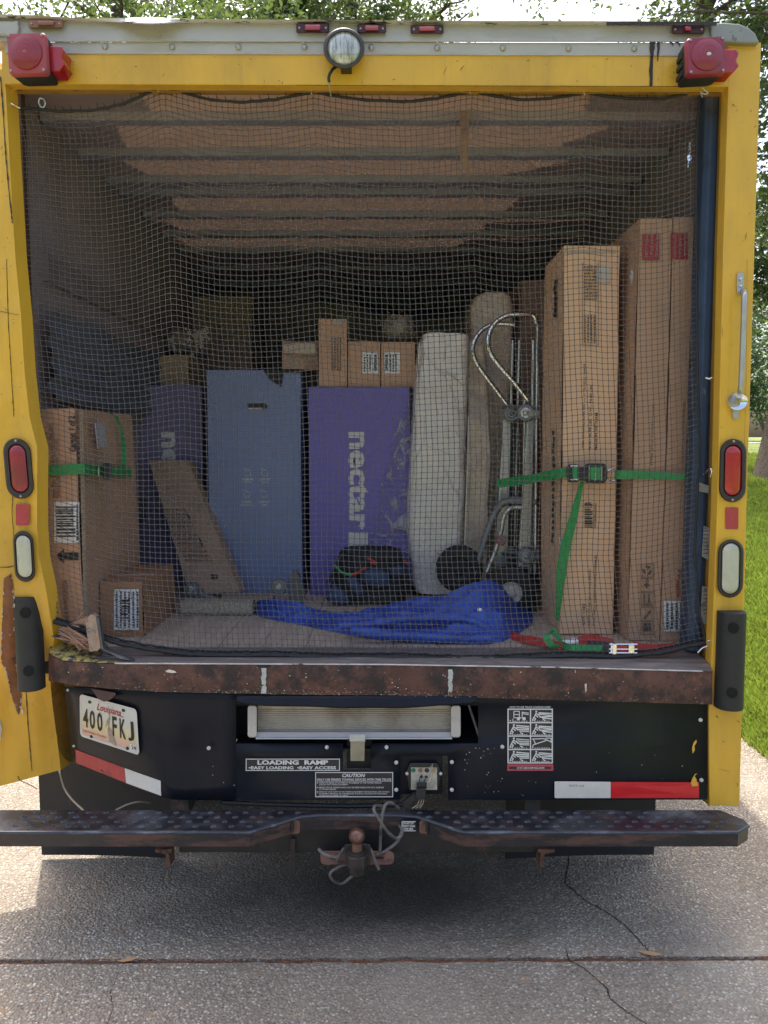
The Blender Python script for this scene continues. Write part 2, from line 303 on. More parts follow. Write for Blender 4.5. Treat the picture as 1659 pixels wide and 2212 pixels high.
# ---- special materials
def ground_mat():
    m = bpy.data.materials.new('exposed_aggregate_concrete'); m.use_nodes = True; t = m.node_tree; N = t.nodes; L = t.links
    b = N['Principled BSDF']; b.inputs['Roughness'].default_value = .8
    tc = N.new('ShaderNodeTexCoord')
    nw = N.new('ShaderNodeTexNoise'); nw.inputs['Scale'].default_value = 60; L.new(tc.outputs['Object'], nw.inputs['Vector'])
    vm = N.new('ShaderNodeVectorMath'); vm.operation = 'MULTIPLY_ADD'; vm.inputs[1].default_value = (.006, .006, 0); L.new(nw.outputs['Color'], vm.inputs[0]); L.new(tc.outputs['Object'], vm.inputs[2])
    v = N.new('ShaderNodeTexVoronoi'); v.inputs['Scale'].default_value = 122; L.new(vm.outputs[0], v.inputs['Vector'])
    sh = N.new('ShaderNodeSeparateColor'); L.new(v.outputs['Color'], sh.inputs[0])
    rp = N.new('ShaderNodeValToRGB'); cr = rp.color_ramp; cr.interpolation = 'CONSTANT'
    cols = [(0, (.27, .22, .165)), (.16, (.43, .375, .30)), (.34, (.36, .26, .17)), (.46, (.50, .445, .365)), (.6, (.23, .195, .16)), (.7, (.37, .32, .25)), (.83, (.66, .61, .52)), (.92, (.14, .115, .09))]
    while len(cr.elements) < len(cols): cr.elements.new(.5)
    for e, (p, c) in zip(cr.elements, cols): e.position = p; e.color = (*c, 1)
    L.new(sh.outputs[0], rp.inputs[0])
    # mortar between the pebbles, and pebbles that are sunk below it
    mr = N.new('ShaderNodeMapRange'); mr.inputs['From Min'].default_value = .28; mr.inputs['From Max'].default_value = .62; L.new(v.outputs['Distance'], mr.inputs[0])
    mx = N.new('ShaderNodeMix'); mx.data_type = 'RGBA'; L.new(mr.outputs[0], mx.inputs['Factor']); L.new(rp.outputs[0], mx.inputs['A']); mx.inputs['B'].default_value = (.23, .20, .16, 1)
    cur = mx.outputs['Result']
    for sc, lo, hi, c2, amt in ((.9, .46, .72, (.15, .125, .10), .55), (3.2, .58, .72, (.12, .09, .06), .5), (14, .62, .72, (.42, .26, .12), .35), (1.4, .52, .7, (.5, .46, .38), .25)):
        n = N.new('ShaderNodeTexNoise'); n.inputs['Scale'].default_value = sc; n.inputs['Detail'].default_value = 6; L.new(tc.outputs['Object'], n.inputs['Vector'])
        r = N.new('ShaderNodeMapRange'); r.inputs['From Min'].default_value = lo; r.inputs['From Max'].default_value = hi; r.inputs['To Max'].default_value = amt; L.new(n.outputs[0], r.inputs[0])
        x = N.new('ShaderNodeMix'); x.data_type = 'RGBA'; L.new(r.outputs[0], x.inputs['Factor']); L.new(cur, x.inputs['A']); x.inputs['B'].default_value = (*c2, 1); cur = x.outputs['Result']
    # shade under the rear of the truck, painted dark into the concrete colour
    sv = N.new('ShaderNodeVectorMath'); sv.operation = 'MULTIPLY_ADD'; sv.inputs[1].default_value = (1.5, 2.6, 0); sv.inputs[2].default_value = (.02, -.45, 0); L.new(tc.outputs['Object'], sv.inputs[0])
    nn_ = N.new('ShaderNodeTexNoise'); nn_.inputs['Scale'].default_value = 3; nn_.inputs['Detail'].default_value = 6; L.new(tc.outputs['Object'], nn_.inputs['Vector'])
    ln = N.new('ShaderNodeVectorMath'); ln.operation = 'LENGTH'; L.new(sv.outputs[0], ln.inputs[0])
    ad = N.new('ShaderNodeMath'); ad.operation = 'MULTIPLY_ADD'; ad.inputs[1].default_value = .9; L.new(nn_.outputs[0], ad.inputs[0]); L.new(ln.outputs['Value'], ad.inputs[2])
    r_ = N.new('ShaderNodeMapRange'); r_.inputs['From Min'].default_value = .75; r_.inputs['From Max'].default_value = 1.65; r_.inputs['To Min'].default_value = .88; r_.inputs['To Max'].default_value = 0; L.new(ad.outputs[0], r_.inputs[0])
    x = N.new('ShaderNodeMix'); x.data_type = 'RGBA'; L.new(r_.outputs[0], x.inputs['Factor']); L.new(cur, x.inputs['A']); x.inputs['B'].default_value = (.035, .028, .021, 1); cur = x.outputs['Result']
    L.new(cur, b.inputs['Base Color'])
    bp = N.new('ShaderNodeBump'); bp.inputs['Strength'].default_value = 1; bp.inputs['Distance'].default_value = .007; bp.invert = True
    L.new(v.outputs['Distance'], bp.inputs['Height']); L.new(bp.outputs[0], b.inputs['Normal'])
    return m
GROUND = ground_mat()
def leaf_mat(name, col, tr):
    m = bpy.data.materials.new(name); m.use_nodes = True; t = m.node_tree; N = t.nodes; L = t.links; N.clear()
    tc = N.new('ShaderNodeTexCoord'); n = N.new('ShaderNodeTexNoise'); n.inputs['Scale'].default_value = 2.5; n.inputs['Detail'].default_value = 8; L.new(tc.outputs['Object'], n.inputs['Vector'])
    rp = N.new('ShaderNodeValToRGB'); rp.color_ramp.elements[0].position = .35; rp.color_ramp.elements[1].position = .65
    rp.color_ramp.elements[0].color = [c * .6 for c in col] + [1]; rp.color_ramp.elements[1].color = [c * 1.35 for c in col] + [1]; L.new(n.outputs[0], rp.inputs[0])
    p = N.new('ShaderNodeBsdfPrincipled'); p.inputs['Roughness'].default_value = .32; L.new(rp.outputs[0], p.inputs['Base Color'])
    tl = N.new('ShaderNodeBsdfTranslucent'); tl.inputs[0].default_value = (*tr, 1)
    mx = N.new('ShaderNodeMixShader'); mx.inputs[0].default_value = .38; L.new(p.outputs[0], mx.inputs[1]); L.new(tl.outputs[0], mx.inputs[2])
    o = N.new('ShaderNodeOutputMaterial'); L.new(mx.outputs[0], o.inputs[0]); return m
LEAF = leaf_mat('oak_leaf', (.075, .105, .05), (.17, .25, .06))
LEAFD = leaf_mat('dark_shrub_leaf', (.05, .095, .035), (.13, .24, .05))
GRASSM = leaf_mat('grass_blade', (.16, .22, .04), (.38, .50, .07))
LAWN = mat('lawn_soil_and_thatch', (.15, .20, .045), .9, var=.35, vs=8, bump=1, bs=60, bdist=.03, layers=[((.14, .20, .03), 30, .5, .65), ((.05, .085, .02), 2, .5, .7)])
BARK = mat('furrowed_bark', (.115, .085, .065), .9, var=.35, vs=14, stretch=(3, 3, .5), bump=1, bs=30, bdist=.03)
ASPH = mat('road_concrete', (.33, .32, .30), .9, var=.1, vs=3)
ROADD = mat('dark_asphalt_strip', (.17, .165, .16), .9, var=.15, vs=3)  # darker asphalt of the far part of the street
def plate_mat():
    m = bpy.data.materials.new('licence_plate_sheet'); m.use_nodes = True; t = m.node_tree; N = t.nodes; L = t.links
    b = N['Principled BSDF']; b.inputs['Roughness'].default_value = .45
    tc = N.new('ShaderNodeTexCoord'); sx = N.new('ShaderNodeSeparateXYZ'); L.new(tc.outputs['UV'], sx.inputs[0])
    rp = N.new('ShaderNodeValToRGB'); cr = rp.color_ramp
    for p, c in ((0, (.68, .42, .36)), (.12, (.70, .46, .33)), (.34, (.70, .60, .33)), (.62, (.62, .61, .54))):
        e = cr.elements.new(p) if p else cr.elements[0]; e.position = p; e.color = (*c, 1)
    cr.elements[-1].color = (.60, .62, .60, 1)
    L.new(sx.outputs[1], rp.inputs[0]); L.new(rp.outputs[0], b.inputs['Base Color']); return m
PLATE = plate_mat()
def clear_mat():
    m = bpy.data.materials.new('clear_crinkled_plastic'); m.use_nodes = True; t = m.node_tree; N = t.nodes; L = t.links; N.clear()
    tr = N.new('ShaderNodeBsdfTransparent'); tr.inputs[0].default_value = (.93, .93, .95, 1)
    g = N.new('ShaderNodeBsdfPrincipled'); g.inputs['Base Color'].default_value = (.6, .57, .6, 1); g.inputs['Roughness'].default_value = .12
    tc = N.new('ShaderNodeTexCoord'); n = N.new('ShaderNodeTexNoise'); n.inputs['Scale'].default_value = 16; n.inputs['Detail'].default_value = 5; n.inputs['Distortion'].default_value = 1.2; L.new(tc.outputs['Object'], n.inputs['Vector'])
    bp = N.new('ShaderNodeBump'); bp.inputs['Strength'].default_value = 1; bp.inputs['Distance'].default_value = .03; L.new(n.outputs[0], bp.inputs['Height']); L.new(bp.outputs[0], g.inputs['Normal'])
    mr = N.new('ShaderNodeMapRange'); mr.inputs['From Min'].default_value = .50; mr.inputs['From Max'].default_value = .60; mr.inputs['To Min'].default_value = .06; mr.inputs['To Max'].default_value = .6; L.new(n.outputs[0], mr.inputs[0])
    mx = N.new('ShaderNodeMixShader'); L.new(mr.outputs[0], mx.inputs[0]); L.new(tr.outputs[0], mx.inputs[1]); L.new(g.outputs[0], mx.inputs[2])
    o = N.new('ShaderNodeOutputMaterial'); L.new(mx.outputs[0], o.inputs[0]); return m
CLEAR = clear_mat()
def sheer(name, col, tr, amt, sc=3, dark=None):
    """a fibreglass sheet: daylight on top of the roof glows weakly through it"""
    m = mat(name, col, .8, var=.14, vs=sc, stretch=(.6, 3, 1), layers=[(dark or [c * .7 for c in col], 4, .55, .7, (.5, 3, 1)), ([min(1, c * 1.3) for c in col], 24, .66, .71, (.6, 1, 1))])
    N = m.node_tree.nodes; L = m.node_tree.links; b = N['Principled BSDF']; o = [n for n in N if n.type == 'OUTPUT_MATERIAL'][0]
    t = N.new('ShaderNodeBsdfTranslucent'); t.inputs[0].default_value = (*tr, 1); x = N.new('ShaderNodeMixShader'); x.inputs[0].default_value = amt
    L.new(b.outputs[0], x.inputs[1]); L.new(t.outputs[0], x.inputs[2]); L.new(x.outputs[0], o.inputs[0]); return m
ROOFM = sheer('fibreglass_roof_skin', (.6, .58, .54), (.95, .9, .85), .5)
CEILM = sheer('brown_fibreglass_ceiling', (.47, .305, .22), (.88, .66, .52), .028, 5)
CEILD = sheer('sooty_ceiling_with_fill', (.30, .235, .235), (.75, .66, .70), .06)  # passes extra daylight, added to fill the dark cargo space

# ================================================================== SETTING
def terr(Y):
    if Y < 3.0: return 0.0
    if Y < 14: return .142 * (Y - 3) - .0 + .0 * Y
    return .142 * 11 + .01 * (Y - 14)
def struct(name, mb, m, **k):
    o = mb.build(name, m, **k); o['kind'] = 'structure'; return o
def strip(x0, x1, y0, y1, dz=0, n=12):
    ys = sorted({y0, y1, *[y for y in (3.0, 14.0) if y0 < y < y1]}); mb = MB()
    for a, b in zip(ys, ys[1:]): mb.quad((x0, a, terr(a) + dz), (x1, a, terr(a) + dz), (x1, b, terr(b) + dz), (x0, b, terr(b) + dz))
    return mb
EDGE = 1.86
# driveway slabs with a real open joint between them: the joint runs where the photo shows it
jl, jr = G(0, 2078), G(1659, 2070)
def jy(x): return lerp(jl.y, jr.y, (x - jl.x) / (jr.x - jl.x))
JT = [(-1.6, .012), (-.9, .014), (-.3, .004), (.3, .006), (.9, .012), (1.6, .012)]
def slab_near(u, v):
    x = lerp(-3.2, EDGE, u); y1 = jy(x) - .010 + .007 * noise.noise(Vector((x * 9, 0, 0))) + .003 * noise.noise(Vector((x * 50, 0, 0)))
    return Vector((x, lerp(-6, y1, v), 0))
def slab_far(u, v):
    x = lerp(-3.2, EDGE, u); y0 = jy(x) + .010 + .007 * noise.noise(Vector((x * 7, 5, 0))) + .003 * noise.noise(Vector((x * 45, 9, 0)))
    return Vector((x, lerp(y0, 3.0, v), 0))
def skirted(fn, n, d=.1):
    mb = MB(); mb.grid(fn, n, 1)
    for vv in (0, 1): mb.grid(lambda u, v: fn(u, vv) + Vector((0, 0, -d * v)), n, 1)
    return mb
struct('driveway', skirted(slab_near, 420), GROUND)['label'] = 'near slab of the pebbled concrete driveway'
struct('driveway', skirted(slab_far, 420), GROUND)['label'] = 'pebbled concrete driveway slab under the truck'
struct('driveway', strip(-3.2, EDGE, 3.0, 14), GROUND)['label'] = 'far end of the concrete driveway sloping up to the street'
struct('ground', MB().quad((-120, -60, -.16), (120, -60, -.16), (120, 1.2, -.16), (-120, 1.2, -.16)).quad((-120, 1.2, -.16), (120, 1.2, -.16), (120, 3, -.1), (-120, 3, -.1)), LAWN)
JSOIL = mat('joint_debris', (.17, .075, .038), .95, var=.5, vs=60, bump=1, bs=200, bdist=.01, layers=[((.04, .025, .018), 22, .54, .66), ((.3, .2, .12), 90, .64, .7)])
jm = MB().grid(lambda u, v: Vector((lerp(-3.2, EDGE, u), jy(lerp(-3.2, EDGE, u)) + lerp(-.03, .03, v), -.007 + .009 * noise.noise(Vector((u * 240, v * 3, 1))) + .004 * noise.noise(Vector((u * 30, 0, 5))))), 300, 6)
o = struct('joint_debris', jm, JSOIL, smooth=True); o['kind'] = 'stuff'
# a lawn on either side
struct('lawn', strip(EDGE, 60, -6, 14, -.02), LAWN)['label'] = 'sunlit green lawn beside the driveway'
struct('lawn', strip(-60, -3.2, -6, 14, -.02), LAWN)['label'] = 'lawn beyond the left edge of the driveway'
struct('street', strip(-60, 60, 14.0, 16.0, -.01), ASPH)
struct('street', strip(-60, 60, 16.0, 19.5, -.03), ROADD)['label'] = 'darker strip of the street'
struct('lawn', strip(-90, 90, 19.5, 150, -.02), LAWN)['label'] = 'lawn on the far side of the street'
# cracks: narrow open grooves drawn as dark sunken strips in the slab
def crack(px, w0, name='crack'):
    pts = []
    for (a, b), (c, d) in zip(px, px[1:]):
        for k in range(6):
            t = k / 6; p = G(lerp(a, c, t), lerp(b, d, t)); p.x += .006 * noise.noise(Vector((a + t * 9, b, 3))); p.y += .006 * noise.noise(Vector((a, b + t * 9, 7))); pts.append(p)
    mb = MB()
    for i in range(len(pts) - 1):
        p, q = pts[i], pts[i + 1]; n = Vector((-(q - p).y, (q - p).x, 0)).normalized()
        wa = w0 * (.5 + .8 * abs(noise.noise(p * 30))); wb = w0 * (.5 + .8 * abs(noise.noise(q * 30)))
        for sgn in (1,):
            mb.quad(p - n * wa + Vector((0, 0, .0015)), p + n * wa + Vector((0, 0, .0015)), q + n * wb + Vector((0, 0, .0015)), q - n * wb + Vector((0, 0, .0015)))
    o = struct(name, mb, CRK); return o
CRK = mat('crack_shadowed_grit', (.02, .015, .012), 1, var=.4)
crack([(1229, 1850), (1224, 1885), (1221, 1908), (1262, 1945), (1312, 1972), (1345, 1995), (1362, 2012), (1383, 2035), (1401, 2056)], .0032)['label'] = 'long dark crack running from the truck to the joint'
crack([(1222, 2050), (1228, 2075), (1262, 2092), (1310, 2135), (1320, 2160), (1360, 2190), (1395, 2212), (1450, 2260)], .0022)['label'] = 'thin crack continuing across the near slab'
crack([(258, 2095), (238, 2150), (244, 2180), (225, 2240)], .0011)['label'] = 'hairline crack in the near slab at left'
crack([(1192, 1930), (1200, 1955)], .0012)['label'] = 'short hairline crack under the bumper'
# fallen leaves in the joint
LEAFDRY = mat('dry_leaf', (.42, .24, .12), .7, var=.2)
for k, (x, y, rot, s, lb) in enumerate([(275, 2077, .2, .03, 'dry tan leaf lying in the driveway joint at left'), (1404, 2063, -.3, .035, 'dry pinkish leaf lying in the driveway joint where the long crack ends')]):
    p = G(x, y); mb = MB()
    ring = [(-1, 0, .1), (-.4, .28, .0), (.4, .3, .05), (1, .02, .2), (.4, -.26, .1), (-.4, -.24, .06)]
    ca, sa = math.cos(rot), math.sin(rot)
    mb.slab([p + Vector(((a * ca - b * sa) * s, (a * sa + b * ca) * s, .004 + c * .02)) for a, b, c in ring], (0, 0, .0006))
    tag(mb.build('dry_leaf', LEAFDRY), lb, 'leaf')

# grass on the right hand side: dense, short blades near the driveway
gm = MB(); rnd = random.Random(3)
def blade(mb, x, y, z, h, s):
    a = rnd.uniform(0, 6.28); l = rnd.uniform(.2, .7) * h; dx, dy = math.cos(a), math.sin(a); wx, wy = -dy * s, dx * s
    mb.v += [(x - wx, y - wy, z), (x + wx, y + wy, z), (x + dx * l * .4, y + dy * l * .4, z + h * .7), (x + dx * l, y + dy * l, z + h)]
    n = len(mb.v) - 4; mb.f += [(n, n + 1, n + 2), (n, n + 2, n + 3)]
for _ in range(95000):
    y = 1.0 + 11 * rnd.random() ** 1.5; xm = .50 * (y + 2.35) + .35
    x0 = max(EDGE - .01, .44 * (y + 2.35)); x0 = x0 if rnd.random() < .75 else EDGE
    x = rnd.uniform(x0, xm + .8); f = 1 + y * .12
    blade(gm, x, y, terr(y) - .02, rnd.uniform(.03, .065) * f, .0028 * f)
o = gm.build('grass', GRASSM); o['kind'] = 'stuff'; o['label'] = 'short bright green grass blades of the lawn'; o['category'] = 'grass'

# ------------------------------------------------------------------ trees
def leaf_cloud(clumps, per, size, rs):
    rn = random.Random(rs); v = []; f = []
    for (cx, cy, cz, r) in clumps:
        for _ in range(int(per * r * r)):
            a, b = rn.uniform(0, 6.283), math.acos(rn.uniform(-1, 1)); rr = r * rn.uniform(.45, 1.08)
            p = Vector((cx + rr * math.sin(b) * math.cos(a), cy + rr * math.sin(b) * math.sin(a), cz + rr * math.cos(b) * .75))
            p += noise.noise_vector(p * 1.3) * .45
            if noise.noise(p * 1.6) < -.12: continue
            for _k in range(rn.randint(2, 4)):
                q = p + Vector((rn.gauss(0, .07), rn.gauss(0, .07), rn.gauss(0, .06)))
                d = Vector((rn.gauss(0, 1), rn.gauss(0, 1), rn.gauss(-.2, .6))).normalized(); e = d.cross(Vector((rn.gauss(0, 1), rn.gauss(0, 1), 1))).normalized()
                s = size * rn.uniform(.6, 1.25); n = len(v)
                v += [q, q + d * s * .5 + e * s * .28, q + d * s * 1.15, q + d * s * .5 - e * s * .28]; f.append((n, n + 1, n + 2, n + 3))
    mb = MB(); mb.v = [tuple(x) for x in v]; mb.f = f; return mb
def limb(mb, p, d, ln, r, depth, rn, tips=None):
    pts = [p]; rad = [r]; q = Vector(p); dd = Vector(d)
    for k in range(5):
        dd = (dd + Vector((rn.gauss(0, .13), rn.gauss(0, .13), rn.gauss(.02, .08)))).normalized(); q = q + dd * ln / 5; pts.append(q.copy()); rad.append(r * (1 - .5 * (k + 1) / 5))
    mb.tube(pts, rad, 8 if depth < 2 else 5)
    if depth >= 3: return
    for _ in range(3 if depth else 5):
        i = rn.randint(2, 5); nd = (dd + Vector((rn.gauss(0, .75), rn.gauss(0, .75), rn.gauss(.15, .4)))).normalized()
        limb(mb, pts[i], nd, ln * .68, rad[i] * .6, depth + 1, rn)
def tree(loc, h, r, clumps, label, seed, leaf=.095, per=1500, mt=LEAF, group=None, lean=(0, 0)):
    t = thing('oak_tree', label, 'tree', loc, group); rn = random.Random(seed); base = Vector(loc)
    mb = MB(); top = base + Vector((lean[0], lean[1], h))
    pts = [base + Vector((0, 0, -.2))] + [base.lerp(top, k / 8) + Vector((noise.noise(Vector((seed, k, 0))) * .12, 0, 0)) for k in range(1, 9)]
    # flare at the foot
    rad = [r * 1.7, r * 1.12] + [r * (1.02 - .06 * k) for k in range(1, 8)]
    mb.tube(pts, rad, 18)
    mb.jitter(r * .12, 5)
    mb.build('trunk', BARK, t, smooth=True)
    bm_ = MB()
    for k in range(5):
        a = k * 1.256 + rn.random(); limb(bm_, pts[5 + k % 3], Vector((math.cos(a), math.sin(a), .75)).normalized(), 2.4, min(.06, r * .32), 1, rn)
    bm_.build('limbs', BARK, t, smooth=True)
    cl = [(base.x + c[0], base.y + c[1], base.z + c[2], c[3]) for c in clumps]
    leaf_cloud(cl, per, leaf, seed).build('crown', mt, t)
    return t
G1 = 'trees standing beyond the truck'
tz = terr
# above the roof: two spreading crowns on the left, one with open twigs on the right
tree((-4.4, 11, tz(11)), 8.0, .12, [(-2.4, 0, 6.0, 2.0), (.2, 1, 7.0, 2.0), (2.2, -.5, 6.2, 1.7), (-.6, -1, 5.2, 1.6), (3.4, 1, 7.4, 1.6)], 'leafy oak behind the left half of the truck roof', 11, group=G1)
tree((-.6, 12.5, tz(12.5)), 8.5, .17, [(-1.6, 0, 7.2, 1.8), (.9, .5, 6.6, 1.7), (2.5, .2, 6.3, 1.2), (0, 0, 8.4, 2.2), (-.3, -1, 5.6, 1.5)], 'leafy oak behind the middle of the truck roof', 23, group=G1)
tree((5.45, 11.5, tz(11.5)), 12, .19, [(-3.0, 0, 6.3, .8), (-1.9, 0, 6.5, .55), (-.8, .2, 7.1, .6), (.3, 0, 6.9, .7), (0, 0, 9.6, 2.0), (-2, .5, 9.4, 1.6)], 'tall straight tree with a bare trunk above the right corner of the roof', 31, per=500, group=G1)
tree((6.25, 9.7, tz(9.7)), 9, .30, [(.3, .5, 5.2, 1.3), (-.1, 1.2, 3.9, 1.1), (.5, 1.2, 2.9, 1.1), (.2, .9, 6.9, 1.5), (1.5, 0, 6.2, 1.8), (-.5, 1.5, 7.8, 1.3)], 'broad barked tree on the lawn at the right edge', 47, leaf=.11, per=900, group=G1, lean=(.7, .3))
def shrub(loc, clumps, label, seed, mt=LEAFD, leaf=.10, per=700):
    t = thing('leafy_shrub', label, 'shrub', loc); rn = random.Random(seed); b = Vector(loc); mb = MB()
    for k in range(6):
        a = rn.random() * 6.28; mb.tube([b, b + Vector((math.cos(a) * .3, math.sin(a) * .3, .7)), b + Vector((math.cos(a) * .7, math.sin(a) * .7, 1.6))], [.05, .035, .015], 6)
    mb.build('stem', BARK, t); leaf_cloud([(b.x + c[0], b.y + c[1], b.z + c[2], c[3]) for c in clumps], per, leaf, seed).build('foliage', mt, t); return t
shrub((9.9, 19.9, tz(20)), [(0, 0, 1.5, 1.2), (.9, .3, 1.2, 1.1), (-.6, .2, 2.3, 1.2), (.5, 0, 3.0, 1.3), (-.2, .5, 4.2, 1.4)], 'dark rounded shrub across the street', 5)
shrub((8.6, 15.8 + 5, tz(20)), [(-.2, 0, 2.0, 1.4), (.3, .5, 3.6, 1.6), (.1, .5, 5.4, 1.6), (.5, .6, 7.2, 1.7), (1.6, .6, 6.2, 1.7), (.3, .6, 9.2, 1.6)], 'tall dense leafy bush behind the right post', 8, leaf=.15, per=700, mt=LEAF)
for k, (x, y) in enumerate([(-12, 24), (-4, 27), (4, 25), (14, 26), (20, 22)]):
    shrub((x, y, tz(y)), [(0, 0, 2.2, 2.0), (1.6, .5, 2.9, 1.9), (-1.5, .3, 3.1, 2.0), (.3, 0, 4.6, 2.1)], ['hedge tree far left beyond the street', 'hedge tree left of centre beyond the street', 'hedge tree right of centre beyond the street', 'hedge tree at right beyond the street', 'hedge tree farthest right beyond the street'][k], 60 + k, leaf=.2, per=90)

# ================================================================== THE TRUCK
T = thing('box_truck', 'old yellow box truck with an open cargo bay and a crushed left rear corner', 'truck', (-.05, 1.6, 0))
XL, XR = -1.18, 1.10         # outer faces of the body
LEN = 3.7
# ---- posts
def post_mesh(inner, outer, Yi, depth=.045):
    mb = MB(); n = len(inner)
    fi = [P(x, y, Yi(x, y)) for x, y in inner]; fo = [P(x, y, Yi(x, y)) for x, y in outer]
    for k in range(n - 1):
        mb.quad(fi[k], fi[k + 1], fo[k + 1], fo[k])
        b = Vector((0, depth, 0)); mb.quad(fi[k], fi[k] + b, fi[k + 1] + b, fi[k + 1]); mb.quad(fo[k], fo[k + 1], fo[k + 1] + b * 2, fo[k] + b * 2)
    mb.quad(fi[-1], fi[-1] + b, fo[-1] + b, fo[-1])
    return mb
ysr = [92, 187, 370, 553, 830, 1106, 1317, 1448, 1537, 1640, 1741]
RI = [(187, 1573), (553, 1562), (1106, 1549), (1317, 1541), (1448, 1536), (1537, 1531), (1741, 1533)]
RO = [(92, 1645), (553, 1630), (1106, 1613), (1590, 1602), (1741, 1598)]
rp_ = post_mesh([(curve(RI, y), y) for y in ysr], [(curve(RO, y), y) for y in ysr], lambda x, y: 0).build('rear_post', YEL, T, bevel=.003)
lab(rp_, 'straight right rear post')
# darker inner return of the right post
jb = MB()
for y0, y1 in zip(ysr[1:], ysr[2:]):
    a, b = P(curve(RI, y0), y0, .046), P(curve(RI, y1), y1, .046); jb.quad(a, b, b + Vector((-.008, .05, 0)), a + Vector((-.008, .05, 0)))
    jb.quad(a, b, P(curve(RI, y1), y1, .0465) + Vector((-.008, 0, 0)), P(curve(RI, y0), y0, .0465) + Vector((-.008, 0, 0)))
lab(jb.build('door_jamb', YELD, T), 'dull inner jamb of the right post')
# left post: pushed in and bent back towards the bottom
LI = [(150, 6), (187, 12), (370, 22), (553, 33), (678, 45), (803, 53), (903, 64), (968, 81), (1040, 80), (1137, 80), (1202, 84), (1277, 100), (1387, 117), (1440, 112), (1477, 108), (1560, 119), (1663, 131)]
LO = [(150, -26), (1200, -16), (1500, -10), (1700, -5)]
def Yleft(x, y):
    t = max(0, min(1, (y - 1250) / 410)); return t * t * (3 - 2 * t) * lerp(.14, .27, max(0, min(1, (x + 100) / 230)))
def crease(x, y): return .006 * noise.noise(Vector((x * .02, y * .012, 2))) * (1 if y > 500 else .3) * (1 if y < 1240 else 2.0)
lp = MB(); rows = [k for k in range(150, 1664, 22)] + [1663]
def lpt(u, y):
    x = lerp(curve(LI, y), curve(LO, y), u); yy = y
    if y > 1640: yy = y + (1700 - 1663) * u * (y - 1640) / 23
    Yv = Yleft(x, y) + crease(x, y)
    if 940 < y < 1140 and u < .2: Yv += -.012 * math.sin((y - 940) / 200 * math.pi)
    return P(x, yy, Yv)
for y0, y1 in zip(rows, rows[1:]):
    for k in range(10): lp.quad(lpt(k / 10, y0), lpt(k / 10, y1), lpt((k + 1) / 10, y1), lpt((k + 1) / 10, y0))
    a, b = lpt(0, y0), lpt(0, y1); d0 = Vector((.012, .05, .0)); lp.quad(a, a + d0, b + d0, b)
o = lp.build('rear_post', YEL, T, smooth=True); lab(o, 'bent left rear post pushed inwards near its foot')
# return flange at the foot of the left post
fl = MB()
fx = [(1470, 108, 136), (1530, 114, 145), (1590, 122, 152), (1650, 129, 160)]
for (y0, a0, b0), (y1, a1, b1) in zip(fx, fx[1:]):
    fl.quad(P(a0, y0, Yleft(a0, y0) + .002), P(b0, y0 - 6, Yleft(a0, y0) + .07), P(b1, y1 - 6, Yleft(a1, y1) + .07), P(a1, y1, Yleft(a1, y1) + .002))
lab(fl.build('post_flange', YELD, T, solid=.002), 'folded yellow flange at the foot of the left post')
# seams with black sealant on the left post
def seam(px, w0, m, Yo=-.002, name='sealant_seam', seed=1):
    mb = MB(); pts = []
    for (a, b), (c, d) in zip(px, px[1:]):
        n = max(2, int(math.hypot(c - a, d - b) / 6))
        for k in range(n): pts.append((lerp(a, c, k / n) + .8 * noise.noise(Vector((a, b + k * .7, seed))), lerp(b, d, k / n)))
    pts.append(px[-1]); prev = None
    for x, y in pts:
        ww = w0 * (.35 + 1.1 * abs(noise.noise(Vector((x * .2, y * .11, seed)))))
        dx = 1 if abs(px[-1][1] - px[0][1]) > abs(px[-1][0] - px[0][0]) else 0
        Yv = (Yleft(x, y) + crease(x, y) if x < 150 and y > 190 else 0) + Yo
        l = P(x - ww * dx, y - ww * (1 - dx), Yv); r_ = P(x + ww * dx, y + ww * (1 - dx), Yv)
        if prev: mb.quad(prev[0], prev[1], r_, l)
        prev = (l, r_)
    return mb.build(name, m, T, solid=.0012)
seam([(1, 165), (6, 230), (12, 330), (19, 410), (27, 482)], 1.8, TAR, -.003)
seam([(14, 560), (18, 700), (30, 900)], .8, mat('seam_shadow_gap', (.05, .035, .01), .8), -.0015, 'panel_seam', 3)
seam([(28, 1040), (26, 1110), (32, 1190)], .7, TAR, -.003, 'panel_seam', 5)
seam([(56, 1492), (60, 1560), (69, 1666)], 1.3, mat('rust_stained_seam', (.09, .045, .02), .8, var=.4), -.003, 'panel_seam', 6)
seam([(0, 672), (18, 676), (40, 680)], .9, TAR, -.003, 'paint_crack', 8)
seam([(0, 1226), (20, 1225), (36, 1221)], 1.3, TAR, -.003, 'paint_crack', 9)
gl_ = [(1240, 22), (1250, 8), (1300, 6), (1380, 3), (1430, 2), (1450, 14), (1493, 22), (1520, 30), (1544, 39)]
gr_ = [(1240, 24), (1255, 27), (1300, 29), (1340, 32), (1395, 36), (1450, 35), (1470, 42), (1500, 47), (1530, 44), (1544, 41)]
def gpt(u, v):
    y = lerp(1240, 1544, v); x = lerp(curve(gl_, y), curve(gr_, y), u)
    if u in (0, 1): x += 1.8 * noise.noise(Vector((y * .13, u * 5, 0)))
    return P(x, y, Yleft(x, y) + crease(x, y) - .0035 - .0035 * math.sin(u * math.pi) - .002 * noise.noise(Vector((x * .3, y * .1, 1))))
gash = MB().grid(gpt, 8, 70)
lab(gash.build('torn_patch', GASH, T, smooth=True), 'long rusty gash where the yellow paint is torn off')
fk = MB(); rn = random.Random(19)
